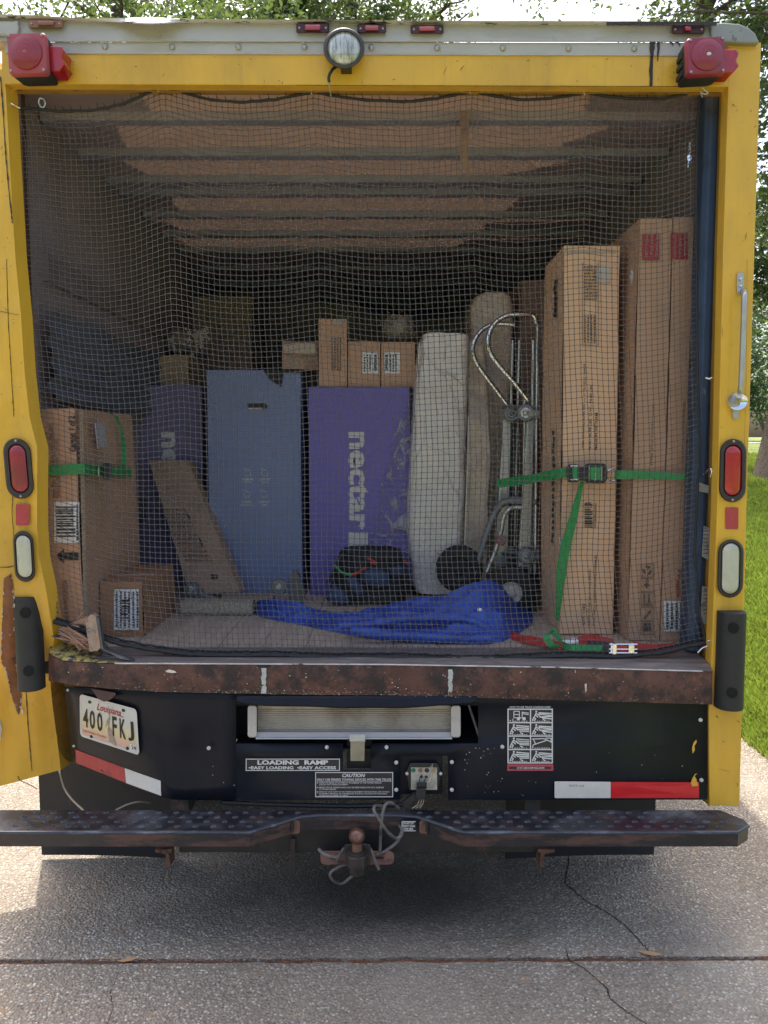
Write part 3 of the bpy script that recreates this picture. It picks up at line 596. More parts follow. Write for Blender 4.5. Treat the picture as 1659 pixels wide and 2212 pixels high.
for _ in range(90):
    v = rn.random(); y = lerp(1242, 1542, v); x = (curve(gr_, y) if rn.random() < .65 else curve(gl_, y)) + rn.gauss(0, 1.2); q_ = rn.uniform(.6, 2.4)
    fk.poly([P(x + math.cos(a * .9) * q_ * rn.uniform(.4, 1), y + math.sin(a * .9) * q_ * rn.uniform(.9, 2.2), Yleft(x, y) + crease(x, y) - .0085) for a in range(7)])
fk.build('curled_paint_flakes', mat('flake_grey', (.40, .39, .36), .6, var=.3, vs=60), T)['kind'] = 'stuff'
for q, px in enumerate([[(-14, 1560), (0, 1556), (4, 1575), (0, 1600), (-14, 1610)], [(45, 1534), (50, 1530), (51, 1540), (46, 1543)]]):
    MB().slab([P(x, y, Yleft(x, y) - .009) for x, y in px], (0, .004, 0)).build('paint_chip', BARE, T)

# ---- header, roof rail
hd = MB(); hx = [4, 200, 500, 829, 1200, 1450, 1573]
def hy(x): return lerp(181, 187, x / 1573)
for a, b in zip(hx, hx[1:]):
    hd.quad(P(a, hy(a)), P(b, hy(b)), P(b, 112), P(a, 108))
    hd.quad(P(a, hy(a)), P(b, hy(b)), P(b, hy(b)) + Vector((0, .035, 0)), P(a, hy(a)) + Vector((0, .035, 0)))
hd.build('header_panel', YEL, T, bevel=.002)
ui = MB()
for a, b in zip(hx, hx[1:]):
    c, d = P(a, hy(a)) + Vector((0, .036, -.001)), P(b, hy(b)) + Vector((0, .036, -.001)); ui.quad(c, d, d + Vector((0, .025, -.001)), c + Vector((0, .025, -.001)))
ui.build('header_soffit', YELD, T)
def railtop(x): return curve([(0, 37), (62, 39), (175, 43), (240, 46), (330, 51), (345, 50), (415, 45), (829, 47), (1330, 49), (1545, 52)], x)
rl = MB(); n = 60
for k in range(n):
    a, b = lerp(-30, 1540, k / n), lerp(-30, 1540, (k + 1) / n)
    rl.quad(P(a, 89, -.012), P(b, 89.5, -.012), P(b, railtop(b), -.006), P(a, railtop(a), -.006))
    rl.quad(P(a, 89, -.012), P(b, 89.5, -.012), P(b, 91, -.004), P(a, 91, -.004))
lab(rl.build('roof_rail', SIL, T), 'upper face of the weathered aluminium roof rail')
for a, b, c, d in ((10, 1560, 91, 119),):
    mb = MB(); mb.slab([P(a, c, -.005), P(b, c + 1, -.005), P(b, d + 1.5, -.005), P(a + 2, d - 4, -.005)], (0, .006, 0)); lab(mb.build('rivet_flange', SIL, T, bevel=.001), 'lower riveted flange of the roof rail')
# crumpled roof edge trim
rt = MB(); N_ = 130
def rtp(u, v):
    x = lerp(-30, 1545, u); b = railtop(x); t = curve([(0, 30), (60, 33), (175, 39), (240, 40), (300, 38), (345, 39), (415, 41), (829, 44), (1340, 46), (1545, 47)], x)
    wob = 1.6 * noise.noise(Vector((x * .02, 0, 0))) + .7 * noise.noise(Vector((x * .12, 4, 0)))
    if x > 560: wob *= .25
    y = lerp(t, b + 1.5, v) + wob * (1 - v)
    return P(x, y, -.016 - .012 * (1 - v) - (.05 * math.exp(-((x - 320) / 55) ** 2)) * v + .004 * noise.noise(Vector((x * .05, v * 2, 7))))
rt.grid(rtp, N_, 4); rt.grid(lambda u, v: rtp(u, 0) + Vector((0, .12 * v, .004 * v)), N_, 1)
lab(rt.build('roof_edge_trim', SILTOP, T, smooth=True, solid=.0015), 'chipped and dented trim along the roof edge')
# tarry repair streak along the right end of the rail and the black run on the header
tm = MB(); tm.grid(lambda u, v: P(lerp(1310, 1548, u), lerp(46.5, 55, v) + 1.5 * noise.noise(Vector((u * 40, v, 0))) * v, -.034 + .002 * noise.noise(Vector((u * 30, v * 3, 2)))), 60, 2)
tm.build('sealant_patch', TAR, T, solid=.001)
def drip(px, seed):
    pts = [P(x + .7 * noise.noise(Vector((y * .1, seed, 0))), y, Yy) for x, y, w_, Yy in px]; mb = MB(); l = None
    for (x, y, w_, Yy) in px:
        a, b = P(x - w_, y, Yy), P(x + w_, y, Yy)
        if l: mb.quad(l[0], l[1], b, a)
        l = (a, b)
    return mb.build('sealant_drip', TAR, T, solid=.001)
drip([(1410, 91, 7, -.0075), (1409, 96, 5, -.0075), (1409, 104, 6, -.0075), (1408, 112, 4, -.0075), (1409, 121, 3.5, -.0075), (1408, 121.5, 3, -.002), (1407, 140, 3.5, -.002), (1406, 152, 4, -.002), (1407, 170, 3, -.002), (1406, 187, 3.5, -.002)], 1)
drip([(1422, 91, 3, -.0075), (1423, 104, 2.4, -.0075), (1421, 118, 1.8, -.0075), (1421, 133, .8, -.0075)], 2)
for x in (1453, 1468): drip([(x - 5, 91, 3, -.0075), (x, 94, 2, -.0075), (x, 99, .5, -.0075)], x)
# corner caps
cc = MB(); pr = [(1536, 52), (1560, 48), (1598, 51), (1618, 60), (1632, 72), (1642, 92), (1560, 90), (1537, 90)]
cc.loft([[P(x, y, -.022) for x, y in pr], [P(x, y, -.022) + Vector((0, .10, 0)) for x, y in pr]], True, True)
lab(cc.build('corner_cap', mat('dull_grey_corner_cap', (.30, .30, .29), .6, .2, var=.1, layers=[((.10, .08, .07), 12, .6, .68)]), T, bevel=.004, smooth=True), 'dull grey right corner cap')
cc = MB(); cc.slab([P(x, y, -.022) for x, y in [(-60, 44), (28, 45), (37, 42), (40, 60), (37, 76), (-60, 75)]], (0, .10, 0))
lab(cc.build('corner_cap', SIL, T, bevel=.004), 'dented left corner cap')
# rivets (one shared mesh)
rv = None
for i, x in enumerate([227, 372, 515, 658, 802, 944, 1086, 1228, 1370]):
    p = P(x, 101 + i * .55, -.006)
    if rv is None:
        mb = MB(); rings = [[Vector((math.cos(a) * r, -h, math.sin(a) * r)) for a in [2 * math.pi * k / 14 for k in range(14)]] for r, h in ((.0085, 0), (.0085, .002), (.0062, .005), (.003, .0068), (.001, .007))]
        mb.loft(rings); rv = mb.build('rivet', SCREW, T, smooth=True); rv.location = p; me = rv.data
    else:
        c = bpy.data.objects.new('rivet', me); C.objects.link(c); c.parent = T; c.matrix_parent_inverse = rv.matrix_parent_inverse; c.location = p
def bolt(x, y, r=.006, m=WHITEP, Y=-.006, name='bolt', parent=T, fn=None):
    p = fn(x, y) if fn else P(x, y, Y)
    mb = MB(); mb.loft([[p + Vector((math.cos(a) * q, -h, math.sin(a) * q)) for a in [2 * math.pi * k / 12 for k in range(12)]] for q, h in ((r, -.001), (r, .0025), (r * .7, .0045), (r * .2, .005))])
    return mb.build(name, m, parent, smooth=True)
# marker lights
for i, (x0, y0, x1, y1) in enumerate([(62, 42, 136, 61), (640, 50, 711, 71), (772, 52, 834, 72), (887, 54, 958, 73), (1451, 54, 1522, 73)]):
    base = MB().loft([rrect(x0, y0, x1, y1, 4, -.010), rrect(x0, y0, x1, y1, 4, -.020), rrect(x0 + 2, y0 + 2, x1 - 2, y1 - 2, 4, -.024)]).build('marker_light', FADED if i == 0 else REDBLK, T)
    lab(base, ['sun-bleached brown marker light at the left end of the roof rail', 'marker light left of the round lamp', 'marker light half hidden by the round lamp', 'marker light right of the round lamp', 'marker light under the black sealant at the right end'][i])
    m = FADED if i == 0 else LENSR
    f = 1 if i < 4 else .4
    w_ = (x1 - x0) * .24 * f; cx = (x0 + x1) / 2; 
    MB().loft([rrect(cx - w_, y0 + 3, cx + w_, y1 - 6, 3, -.020), rrect(cx - w_, y0 + 3, cx + w_, y1 - 6, 3, -.030), rrect(cx - w_ + 2, y0 + 5, cx + w_ - 2, y1 - 8, 2, -.033)]).build('lens', LENSF if 0 < i < 4 else m, base, smooth=True)
    for xx in (x0 + 7, x1 - 7): bolt(xx, (y0 + y1) / 2 + 1, .0035, SCREW, -.022, 'screw', base)
sm = MB(); rn = random.Random(44)
def mark(x0, y0, x1, y1, w_, Yv):
    dx, dy = x1 - x0, y1 - y0; l = math.hypot(dx, dy) or 1; nx, ny = -dy / l * w_, dx / l * w_
    sm.poly([P(x0, y0, Yv), P(lerp(x0, x1, .4) + nx, lerp(y0, y1, .4) + ny, Yv), P(x1, y1, Yv), P(lerp(x0, x1, .6) - nx, lerp(y0, y1, .6) - ny, Yv)])
for m_ in ((986, 134, 990, 129, .8), (992, 153, 1004, 140, 1.0), (955, 165, 968, 140, .5), (1136, 132, 1146, 129, .8), (1309, 130, 1315, 125, .9), (1363, 141, 1365, 144, 1.2), (1245, 173, 1249, 177, 1.1), (846, 172, 856, 171, .7), (1620, 238, 1624, 241, 1.1), (1590, 240, 1594, 237, .8), (1583, 224, 1586, 229, 1.5), (1628, 275, 1634, 272, .9), (290, 143, 297, 144, 1.0), (350, 166, 356, 158, .7), (570, 168, 571, 182, .5), (610, 176, 611, 182, 1.0), (600, 172, 606, 176, .7), (1610, 520, 1613, 500, .8), (1560, 700, 1561, 730, .5), (1590, 1555, 1600, 1562, .9), (1560, 1600, 1566, 1604, .9), (1550, 1660, 1580, 1668, .4), (1592, 1690, 1594, 1700, .8), (1546, 1545, 1552, 1551, 1.4)): mark(*m_, -.0022)
for _ in range(70):
    if rn.random() < .5: x, y = rn.uniform(150, 1560), rn.uniform(124, 184)
    else: y = rn.uniform(200, 1300); x = rn.uniform(curve(RI, y) + 3, curve(RO, y) - 3)
    mark(x, y, x + rn.gauss(0, 3), y + rn.gauss(0, 3), rn.uniform(.3, .8), -.0024)
for _ in range(60):
    y = rn.uniform(300, 1640); x = rn.uniform(2, curve(LI, y) - 4); x1, y1 = x + rn.gauss(0, 3), y + rn.gauss(0, 5)
    if x < 2: continue
    mark(x, y, x1, y1, rn.uniform(.3, .9), Yleft(x, y) + crease(x, y) - .004)
o = sm.build('paint_scuffs', mat('scuff_brown', (.14, .08, .03), .7, var=.4, vs=60), T); o['kind'] = 'stuff'
# black scraped edge along the lower rim of the header
seam([(640, 184), (900, 185), (1200, 186), (1500, 187)], .5, TAR, -.003, 'edge_wear', 12)
seam([(1614, 560), (1612, 800), (1606, 1060)], .01, TAR, -.002, 'edge_wear', 14)
# ---- round work lamp
def disc_ring(cx, cy, prof, Y0, n=36, sx=1.0):
    return [circ(cx, cy, r, Y0 - h, n) for r, h in prof]
lamp = MB().loft(disc_ring(743, 104, [(38, -.02), (44, .01), (44.5, .05), (43, .062), (38, .064), (36, .058)], 0), True, False).build('work_lamp', mat('dark_lamp_bezel', (.06, .05, .05), .45, .2, var=.2, vs=30), T, smooth=True)
lab(lamp, 'round work lamp on the header')
MB().loft(disc_ring(743, 104, [(36.5, .056), (32, .061), (22, .066), (10, .069), (1, .07)], 0)).build('lamp_glass', GLASS, lamp, smooth=True)
rb = MB()
for k in range(-9, 10):
    x = 743 + k * 3.3; hh = math.sqrt(max(0, 33 ** 2 - (k * 3.3) ** 2)) * .92; hb = -.0605 - .0085 * (1 - (k * 3.3 / 34) ** 2)
    rb.tube([P(x, 104 - hh, -.060), P(x, 104 - hh * .5, hb + .003), P(x, 104, hb), P(x, 104 + hh * .5, hb + .003), P(x, 104 + hh, -.060)], .0013, 5)
rb.build('glass_ribs', GLASS, lamp, smooth=True)
MB().box(*[v for v in (P(737, 155).x, P(760, 155).x)], -.05, -.0, P(0, 161).z, P(0, 146).z).build('lamp_bracket', BLKP, lamp, bevel=.002)
MB().tube([P(728, 142, -.02), P(718, 150, -.03), P(712, 160, -.03), P(710, 168, -.025), P(711, 178, -.02)], .0045, 8).build('cable_sleeve', BLKP, lamp, smooth=True)
MB().tube([P(711, 176, -.02), P(711, 186, -.018), P(713, 196, -.01), P(715, 208, .01)], .0018, 6).build('wire', WIRE, lamp)
# ---- square stop lamps with side marker lens
def stop_lamp(cx, cy, wd, ht, tilt, sidex, label, lm):
    """body of the lamp stands off the header; tilt in radians"""
    o0 = P(cx, cy, -.085)
    def q(x, y, h, s=1.0):
        a = x * s * wd / 2; b = y * s * ht / 2
        return o0 + Vector((a * math.cos(tilt) - b * math.sin(tilt), h, a * math.sin(tilt) + b * math.cos(tilt)))
    def rr(s, h, r=.16, n=5, pin=1.0):
        pts = []
        for sx, sy, a0 in ((1, 1, 0), (-1, 1, 90), (-1, -1, 180), (1, -1, 270)):
            for k in range(n + 1):
                a = R(a0 + 90 * k / n); pts.append(q((sx * (1 - r) + math.cos(a) * r), (sy * (1 - r) + math.sin(a) * r) * pin, h, s))
        return pts
    hs = MB().loft([rr(.86, .078), rr(.95, .06), rr(1.0, .01), rr(1.0, -.002)], True, True).build('stop_lamp', RUBBER, T, smooth=True); lab(hs, label)
    MB().loft([rr(1.02, .004), rr(1.02, -.010), rr(.97, -.016), rr(.80, -.018)], True, True).build('lens_frame', lm, hs, smooth=True)
    rings = []
    for r, h in ((.86, -.0175), (.84, -.0225), (.62, -.027), (.3, -.030), (.02, -.031)):
        rings.append([q(math.cos(2 * math.pi * k / 32) * r, math.sin(2 * math.pi * k / 32) * r, h) for k in range(32)])
    MB().loft(rings).build('round_lens', LENSD if lm is LENSF else LENS, hs, smooth=True)
    rg = MB()
    for r in (.25, .45, .62): rg.tube([q(math.cos(2 * math.pi * k / 32) * r, math.sin(2 * math.pi * k / 32) * r, -.0305 + r * r * .012) for k in range(32)], .0009, 4, True)
    rg.build('lens_ridges', lm, hs)
    for sx, sy in ((1, 1), (-1, 1), (-1, -1), (1, -1)):
        c_ = q(sx * .86, sy * .86, -.018); MB().loft([[c_ + Vector((math.cos(a) * r_, -h_, math.sin(a) * r_)) for a in [2 * math.pi * k / 10 for k in range(10)]] for r_, h_ in ((.0035, -.001), (.0035, .0015), (.001, .002))]).build('screw', SCREW, hs, smooth=True)
    MB().sphere(q(.02, -.05, -.030), .006, 10, 6, (1.2, .4, .8)).build('lens_spot', mat('pale_lens_spot', (.62, .55, .55), .4) if lm is LENS else lm, hs, smooth=True)  # small raised spot at the lens centre, pale on one lamp
    bx = MB()
    x0, x1 = sidex
    zt, zb = q(0, .62, 0).z, q(0, -.66, 0).z; zm = (zt + zb) / 2
    xw = q(.98, 0, 0).x
    prof = [(xw - .004, zt), (x1 - .008, zt), (x1, zt - .012), (x1 - .006, zm + .003), (x1 - .006, zm - .003), (x1 + .002, zb + .02), (x1 - .014, zb), (xw - .004, zb)]
    bx.slab([Vector((a, o0.y + .012, b)) for a, b in prof], (0, .06, 0)); bx.build('side_lens', LENSR, hs, bevel=.003)
    vent = MB()
    for k in range(3):
        zz = q(0, .35 - k * .5, 0).z; vent.box(q(-1.0, 0, 0).x - .004, q(-.97, 0, 0).x, o0.y + .02, o0.y + .06, zz - .006, zz + .006)
    vent.build('vent_fins', RUBBER, hs)
    return hs
p0 = P(63, 121, -.085); stop_lamp(63, 121, P(104, 121, -.085).x - P(22, 121, -.085).x, P(0, 78, -.085).z - P(0, 165, -.085).z, R(1.5), (0, P(145, 121, -.05).x), 'faded square stop lamp on the left end of the header', LENSF)
stop_lamp(1521, 126, P(1563, 121, -.085).x - P(1483, 121, -.085).x, P(0, 86, -.085).z - P(0, 166, -.085).z, R(3), (0, P(1589, 121, -.05).x), 'square stop lamp on the right end of the header', LENS)
# loose wires under lamps
def wirepart(name, pts, r, m, parent=T): return MB().tube(pts, r, 6).build(name, m, parent, smooth=True)
def arc(pts, n=6):
    """Catmull-Rom through points"""
    pts = [Vector(p) for p in pts]; out_ = []
    for i in range(len(pts) - 1):
        p0_, p1, p2, p3 = pts[max(i - 1, 0)], pts[i], pts[i + 1], pts[min(i + 2, len(pts) - 1)]
        for k in range(n):
            t = k / n; out_.append(.5 * ((2 * p1) + (p2 - p0_) * t + (2 * p0_ - 5 * p1 + 4 * p2 - p3) * t * t + (3 * p1 - p0_ - 3 * p2 + p3) * t ** 3))
    out_.append(pts[-1]); return out_
wirepart('wire_loop', arc([P(x, y, -.01) for x, y in [(88, 211), (84, 219), (88, 230), (95, 231), (98, 222), (94, 214), (87, 213)]]), .0022, STEEL)
wirepart('wire_loop', arc([P(x, y, -.01) for x, y in [(1517, 190), (1524, 196), (1529, 202), (1522, 203), (1514, 200)]]), .0022, STEEL)
wirepart('wire_loop', arc([P(x, y, -.01) for x, y in [(1510, 192), (1513, 200), (1517, 210)]]), .0018, STEEL)
# ---- oval lamps, reflectors, backup lamps
def oval(cx, cy, wd, ht, lw, lh, m, name, label, tilt=0, fnY=lambda x, y: 0, screws=True, ring=DRUB, lcx=0):
    Y0 = fnY(cx, cy)
    g = MB().loft([stadium(cx, cy, wd, ht, Y0 + .004, tilt=tilt), stadium(cx, cy, wd, ht, Y0 - .010, tilt=tilt), stadium(cx, cy, wd - 5, ht - 5, Y0 - .016, tilt=tilt), stadium(cx + lcx, cy, lw + 4, lh + 4, Y0 - .016, tilt=tilt), stadium(cx + lcx, cy, lw, lh, Y0 - .008, tilt=tilt)], False, False).build(name, ring, T, smooth=True)
    lab(g, label)
    MB().loft([stadium(cx + lcx, cy, lw + 1, lh + 1, Y0 - .006, tilt=tilt), stadium(cx + lcx, cy, lw - 3, lh - 3, Y0 - .016, tilt=tilt), stadium(cx + lcx, cy, lw * .55, lh - 14, Y0 - .021, tilt=tilt), stadium(cx + lcx, cy, lw * .1, lh - 32, Y0 - .022, tilt=tilt)]).build('lens', m, g, smooth=True)
    rg = MB()
    for r in (5, 9, 13):
        if r < lw / 2 - 2: rg.tube([P(cx + lcx + math.cos(2 * math.pi * k / 24) * r, cy + 6 + math.sin(2 * math.pi * k / 24) * r, Y0 - .0225 + r * .0003) for k in range(24)], .0008, 4, True)
    rg.build('lens_ring', m, g)
    if screws:
        for s in (-1, 1): bolt(cx - s * (ht / 2 - 6) * tilt, cy + s * (ht / 2 - 5.5), .0042, SCREW, Y0 - .016, 'screw', g)
    return g
oval(1583, 1016.5, 58, 137, 36, 109, LENSR, 'tail_lamp', 'bright red oval tail lamp on the right post', tilt=.02)
oval(40, 1012, 60, 131, 37, 103, LENSD, 'tail_lamp', 'dull red oval tail lamp on the bent left post', tilt=-.09, fnY=Yleft)
oval(1578, 1228, 56, 126, 38, 110, LENSW, 'reversing_lamp', 'yellowed oval reversing lamp on the right post', tilt=.02, screws=False)
oval(52, 1202, 44, 110, 33, 92, LENSW, 'reversing_lamp', 'cracked oval reversing lamp on the left post', tilt=-.06, fnY=lambda x, y: Yleft(x, y) - .004, screws=False)
MB().loft([rrect(1567, 1096, 1595, 1143, 3, -.001), rrect(1567, 1096, 1595, 1143, 3, -.003)]).build('reflector', REFL, T)
MB().loft([rrect(34, 1089, 63, 1135, 3, Yleft(48, 1110) - .008), rrect(34, 1089, 63, 1135, 3, Yleft(48, 1110) - .011)]).build('reflector', REFL, T)
# ---- dock bumpers (half-round rubber with two bolt holes)
def dock(x0, x1, y0, y1, xb0, xb1, Y0, hole, label):
    n = 12; A = []; B = []
    for k in range(n + 1):
        a = math.pi * k / n; d = -.055 * (math.sin(a) ** .7 if 0 < k < n else 0)
        A.append(P(lerp(x0, x1, .5 - .5 * math.cos(a)), y0, Y0) + Vector((0, d, 0))); B.append(P(lerp(xb0, xb1, .5 - .5 * math.cos(a)), y1, Y0) + Vector((0, d, 0)))
    o = MB().loft([A, B], True, True).build('dock_bumper', RUBBER, T, smooth=True, bevel=.002); lab(o, label)
    for hx, hy_ in hole:
        p = P(hx, hy_, Y0 - .0565); mb = MB(); r = .0165
        mb.loft([[p + Vector((math.cos(a) * q, h, math.sin(a) * q)) for a in [2 * math.pi * k / 20 for k in range(20)]] for q, h in ((r, .004), (r, -.0005), (r * .9, -.0008), (r * .2, -.0008))], False, True)
        mb.build('bolt_hole', mat('hole_black', (.004, .004, .004), .9), o, smooth=True)
    return o
dock(1548, 1606, 1318, 1525, 1541, 1599, -.001, [(1585, 1357), (1582, 1497)], 'rubber dock bumper on the right post')
dock(36, 91, 1284, 1484, 45, 100, Yleft(68, 1380) - .012, [(54, 1324), (61, 1450)], 'dusty rubber dock bumper on the left post')
# ---- grab handle
gh = MB().tube(arc([P(1606, 628, -.006), P(1607, 634, -.03), P(1607, 648, -.045), P(1605, 720, -.045), P(1602, 800, -.045), P(1600, 838, -.045), P(1598, 850, -.03)]), .0078, 12).build('grab_handle', STEEL, T, smooth=True)
MB().loft([rrect(1592, 589, 1607, 636, 5, -.001), rrect(1592, 589, 1607, 636, 5, -.006)]).build('mount_plate', STEEL, gh, bevel=.001)
for y in (603, 618): bolt(1599.5, y, .0055, CHR, -.006, 'screw', gh)
MB().loft([[P(1593 + math.cos(a) * r, 867 + math.sin(a) * r * .9, -h) for a in [2 * math.pi * k / 32 for k in range(32)]] for r, h in ((22, .0), (23, .012), (21, .018), (15, .014), (8, .012), (1, .012))]).build('socket_disc', CHR, gh, smooth=True)
MB().cyl(P(1597, 855, -.045), P(1592, 872, -.01), .009, 12).build('handle_foot', STEEL, gh, smooth=True)
MB().loft([rrect(1583, 880, 1596, 905, 4, -.001), rrect(1583, 880, 1596, 905, 4, -.007)]).build('latch_tab', STEEL, gh, bevel=.001)

# ---- rusty sill beam
sx = [105, 118, 135, 160, 200, 260, 350, 500, 700, 829, 1000, 1200, 1400, 1539]
st_ = [(105, 1410), (118, 1420), (135, 1427), (160, 1430), (200, 1432), (260, 1434), (350, 1434), (829, 1436), (1200, 1442), (1539, 1451)]
sb_ = [(105, 1470), (160, 1480), (260, 1490), (350, 1495), (600, 1500), (829, 1502), (1200, 1512), (1539, 1522)]
sY = [(105, .05), (118, .02), (150, .0), (300, -.01), (1540, -.015)]
ns = 90; sb = MB()
def sxp(k): return lerp(105, 1539, k / ns)
def sfront(x, v): return P(x, lerp(curve(st_, x), curve(sb_, x) + .8 * noise.noise(Vector((x * .05, 0, 0))), v), curve(sY, x) + .004 * math.sin(v * 3.1) * -1)
POCK = [(555, 585), (960, 986)]
for k in range(ns):
    a, b = sxp(k), sxp(k + 1)
    for j in range(4): sb.quad(sfront(a, j / 4), sfront(b, j / 4), sfront(b, (j + 1) / 4), sfront(a, (j + 1) / 4))
    sb.quad(sfront(a, 1), sfront(b, 1), sfront(b, 1) + Vector((0, .06, -.002)), sfront(a, 1) + Vector((0, .06, -.002)))
lab(sb.build('sill_beam', RUST, T, smooth=True), 'rusty steel sill below the cargo opening')
tp = MB()
for k in range(ns):
    a, b = sxp(k), sxp(k + 1); f = lambda x, d: Vector((sfront(x, 0).x, sfront(x, 0).y + d, lerp(sfront(x, 0).z, .853, min(1, d / .06)) + .0008))
    tp.quad(f(a, 0), f(b, 0), f(b, .03), f(a, .03)); tp.quad(f(a, .03), f(b, .03), f(b, .16), f(a, .16))
lab(tp.build('threshold_plate', SCUFF, T), 'scuffed steel threshold plate')
eg = MB(); pts = [sfront(sxp(k), 0) + Vector((0, -.001, .0012)) for k in range(9, ns + 1)]
eg.tube(pts, .0022, 6); lab(eg.build('worn_edge', BARE, T), 'bare worn front edge of the sill')
for a, b in POCK:
    y = curve(st_, a); MB().slab([P(a, y - 1, curve(sY, a) - .0018), P(b, y - 1, curve(sY, a) - .0018), P(b - 2, y + 7, curve(sY, a) - .0018), P(a + 2, y + 7, curve(sY, a) - .0018)], (0, .02, 0)).build('latch_pocket', DARKV, T)
    mb = MB(); prev = None
    for k in range(14):
        yy = lerp(y + 8, curve(sb_, a) - 1, k / 13); w_ = 8 * (.6 + .9 * noise.noise(Vector((a, yy * .12, 0)))); cx = (a + b) / 2 + 3 * noise.noise(Vector((yy * .1, a, 0)))
        l, r_ = P(cx - w_, yy, curve(sY, a) - .0055), P(cx + w_, yy, curve(sY, a) - .0055)
        if prev: mb.quad(prev[0], prev[1], r_, l)
        prev = (l, r_)
    lab(mb.build('paint_run', mat('flaked_pale_paint', (.45, .46, .43), .6, var=.2, vs=60, layers=[((.12, .06, .045), 40, .53, .58)]), T), 'flaked pale paint run below the latch pocket')
fk = MB(); rn = random.Random(77)
for _ in range(300):
    x = rn.gauss(720, 200) if rn.random() < .7 else rn.uniform(250, 1535)
    if not 150 < x < 1535: continue
    v = 1 - abs(rn.gauss(0, .10)); rr_ = rn.uniform(.4, 1.9)
    if v < .6: continue
    yb = lerp(curve(st_, x), curve(sb_, x), v); k0 = rn.random() * 6
    fk.poly([P(x + math.cos(k0 + a * .9) * rr_ * rn.uniform(.7, 1.5), yb + math.sin(k0 + a * .9) * rr_ * rn.uniform(.4, .9), curve(sY, x) - .0058) for a in range(7)])
o = fk.build('flaked_paint', mat('flaked_cream_paint', (.27, .225, .17), .7, var=.3, vs=50), T); o['kind'] = 'stuff'
fk = MB()
for _ in range(60):
    x, v, rr_ = rn.uniform(130, 1530), rn.uniform(.05, .9), rn.uniform(.4, 1.6); yb = lerp(curve(st_, x), curve(sb_, x), v)
    fk.poly([P(x + math.cos(a * .9) * rr_ * rn.uniform(.5, 1.5), yb + math.sin(a * .9) * rr_ * rn.uniform(.5, 1.2), curve(sY, x) - .0062) for a in range(7)])
for px in ([(357, 1449), (365, 1446), (377, 1449), (382, 1453), (372, 1454), (360, 1452)], [(1263, 1478), (1267, 1476), (1268, 1492), (1264, 1496)]): fk.poly([P(x, y, curve(sY, x) - .0066) for x, y in px])
o = fk.build('paint_chips', BARE, T); o['kind'] = 'stuff'
# ---- crumpled left corner
cr = MB(); cr.grid(lambda u, v: P(lerp(108, 420, u), lerp(lerp(1386, 1424, min(1, u * 1.6)), curve(st_, lerp(108, 420, u)), v) - 3.5 * (1 - v) - 1.5 - 2 * noise.noise(Vector((u * 16, v * 3, 0))), lerp(.12, curve(sY, lerp(108, 420, u)) - .002, v)), 44, 8)
lab(cr.build('scuffed_lip', SCUFY, T, smooth=True), 'yellow scuffed lip of the crushed corner')
cr = MB(); cr.grid(lambda u, v: P(lerp(112, 258, u), lerp(1375, 1425, u) - 62 * max(0, math.sin(min(1, u * 1.1) * math.pi)) ** .8 * (1 - v) * .9 + 5 * noise.noise(Vector((u * 6, v * 5, 2))), lerp(.10, .05, v) + .02 * noise.noise(Vector((u * 5, v * 5, 9)))), 26, 12)
lab(cr.build('crumpled_plate', CRUMP, T, smooth=True, solid=.003), 'crumpled plate torn up at the crushed corner')
cr = MB(); o_ = [(183, 1342), (196, 1328), (207, 1331), (216, 1398), (210, 1405), (194, 1407)]
cr.slab([P(x, y, .0) for x, y in o_], (.004, .018, .0)); cr.jitter(.004, 30)
lab(cr.build('bent_tab', mat('flaked_bracket', (.36, .25, .19), .6, .2, var=.3, vs=30, layers=[((.10, .10, .11), 25, .52, .6)]), T, bevel=.001), 'upright bent bracket at the crushed corner')
MB().slab([P(x, y, .005) for x, y in [(207, 1330), (213, 1334), (223, 1402), (290, 1428), (262, 1424), (216, 1400)]], (0, .02, 0)).build('bent_strip', mat('dull_blue_grey_strip', (.12, .125, .14), .5, .5, var=.3, vs=20), T)
rn = random.Random(4); sw = MB()
for k in range(46):
    a = P(rn.uniform(122, 150), rn.uniform(1352, 1378), rn.uniform(.0, .03)); b = P(rn.uniform(170, 205), rn.uniform(1384, 1406), rn.uniform(.01, .04))
    m_ = a.lerp(b, .5) + Vector((rn.gauss(0, .004), rn.gauss(0, .004), rn.gauss(.004, .004))); sw.tube([a, m_, b], [.0012, .003, .002], 5)
lab(sw.build('splintered_wood', SPLINT, T), 'splintered floor wood sticking out of the crushed corner')
sw = MB()
for k in range(22):
    a = P(rn.uniform(150, 185), rn.uniform(1338, 1350), .03); b = a + Vector((rn.uniform(.02, .06), 0, rn.uniform(-.01, .03))); sw.tube([a, b], [.001, .003], 5)
sw.build('splintered_wood', SPLINT, T)

# ---- black skirt with the ramp opening
def Yp(x, y):
    if x >= 372: return 0.004 + (.004 * noise.noise(Vector((x * .006, y * .01, 4)))) + .028 * math.exp(-((x - 400) / 60) ** 2) * math.exp(-((y - 1640) / 60) ** 2)
    t = (372 - x) / (372 - 150); e = .004 * noise.noise(Vector((x * .02, y * .02, 4))) + .028 * math.exp(-((x - 400) / 60) ** 2) * math.exp(-((y - 1640) / 60) ** 2)
    return .004 + t * (.09 + .17 * max(0, min(1.1, (y - 1480) / 170))) + e
def S(x, y, o_=0): return P(x, y, Yp(x, y) - o_)
def botY(x): return curve([(158, 1650), (348, 1722), (380, 1728), (1527, 1726)], x)
sk = MB()
cols = [139, 170, 200, 240, 280, 320, 350, 372, 400, 440, 480, 510]
for a, b in zip(cols, cols[1:]):
    for j in range(8):
        f = lambda x, t: S(lerp(x, x + (159 - 139) * max(0, 1 - (x - 139) / 40), t), lerp(1484, botY(max(159, x)), t))
        sk.quad(f(a, j / 8), f(b, j / 8), f(b, (j + 1) / 8), f(a, (j + 1) / 8))
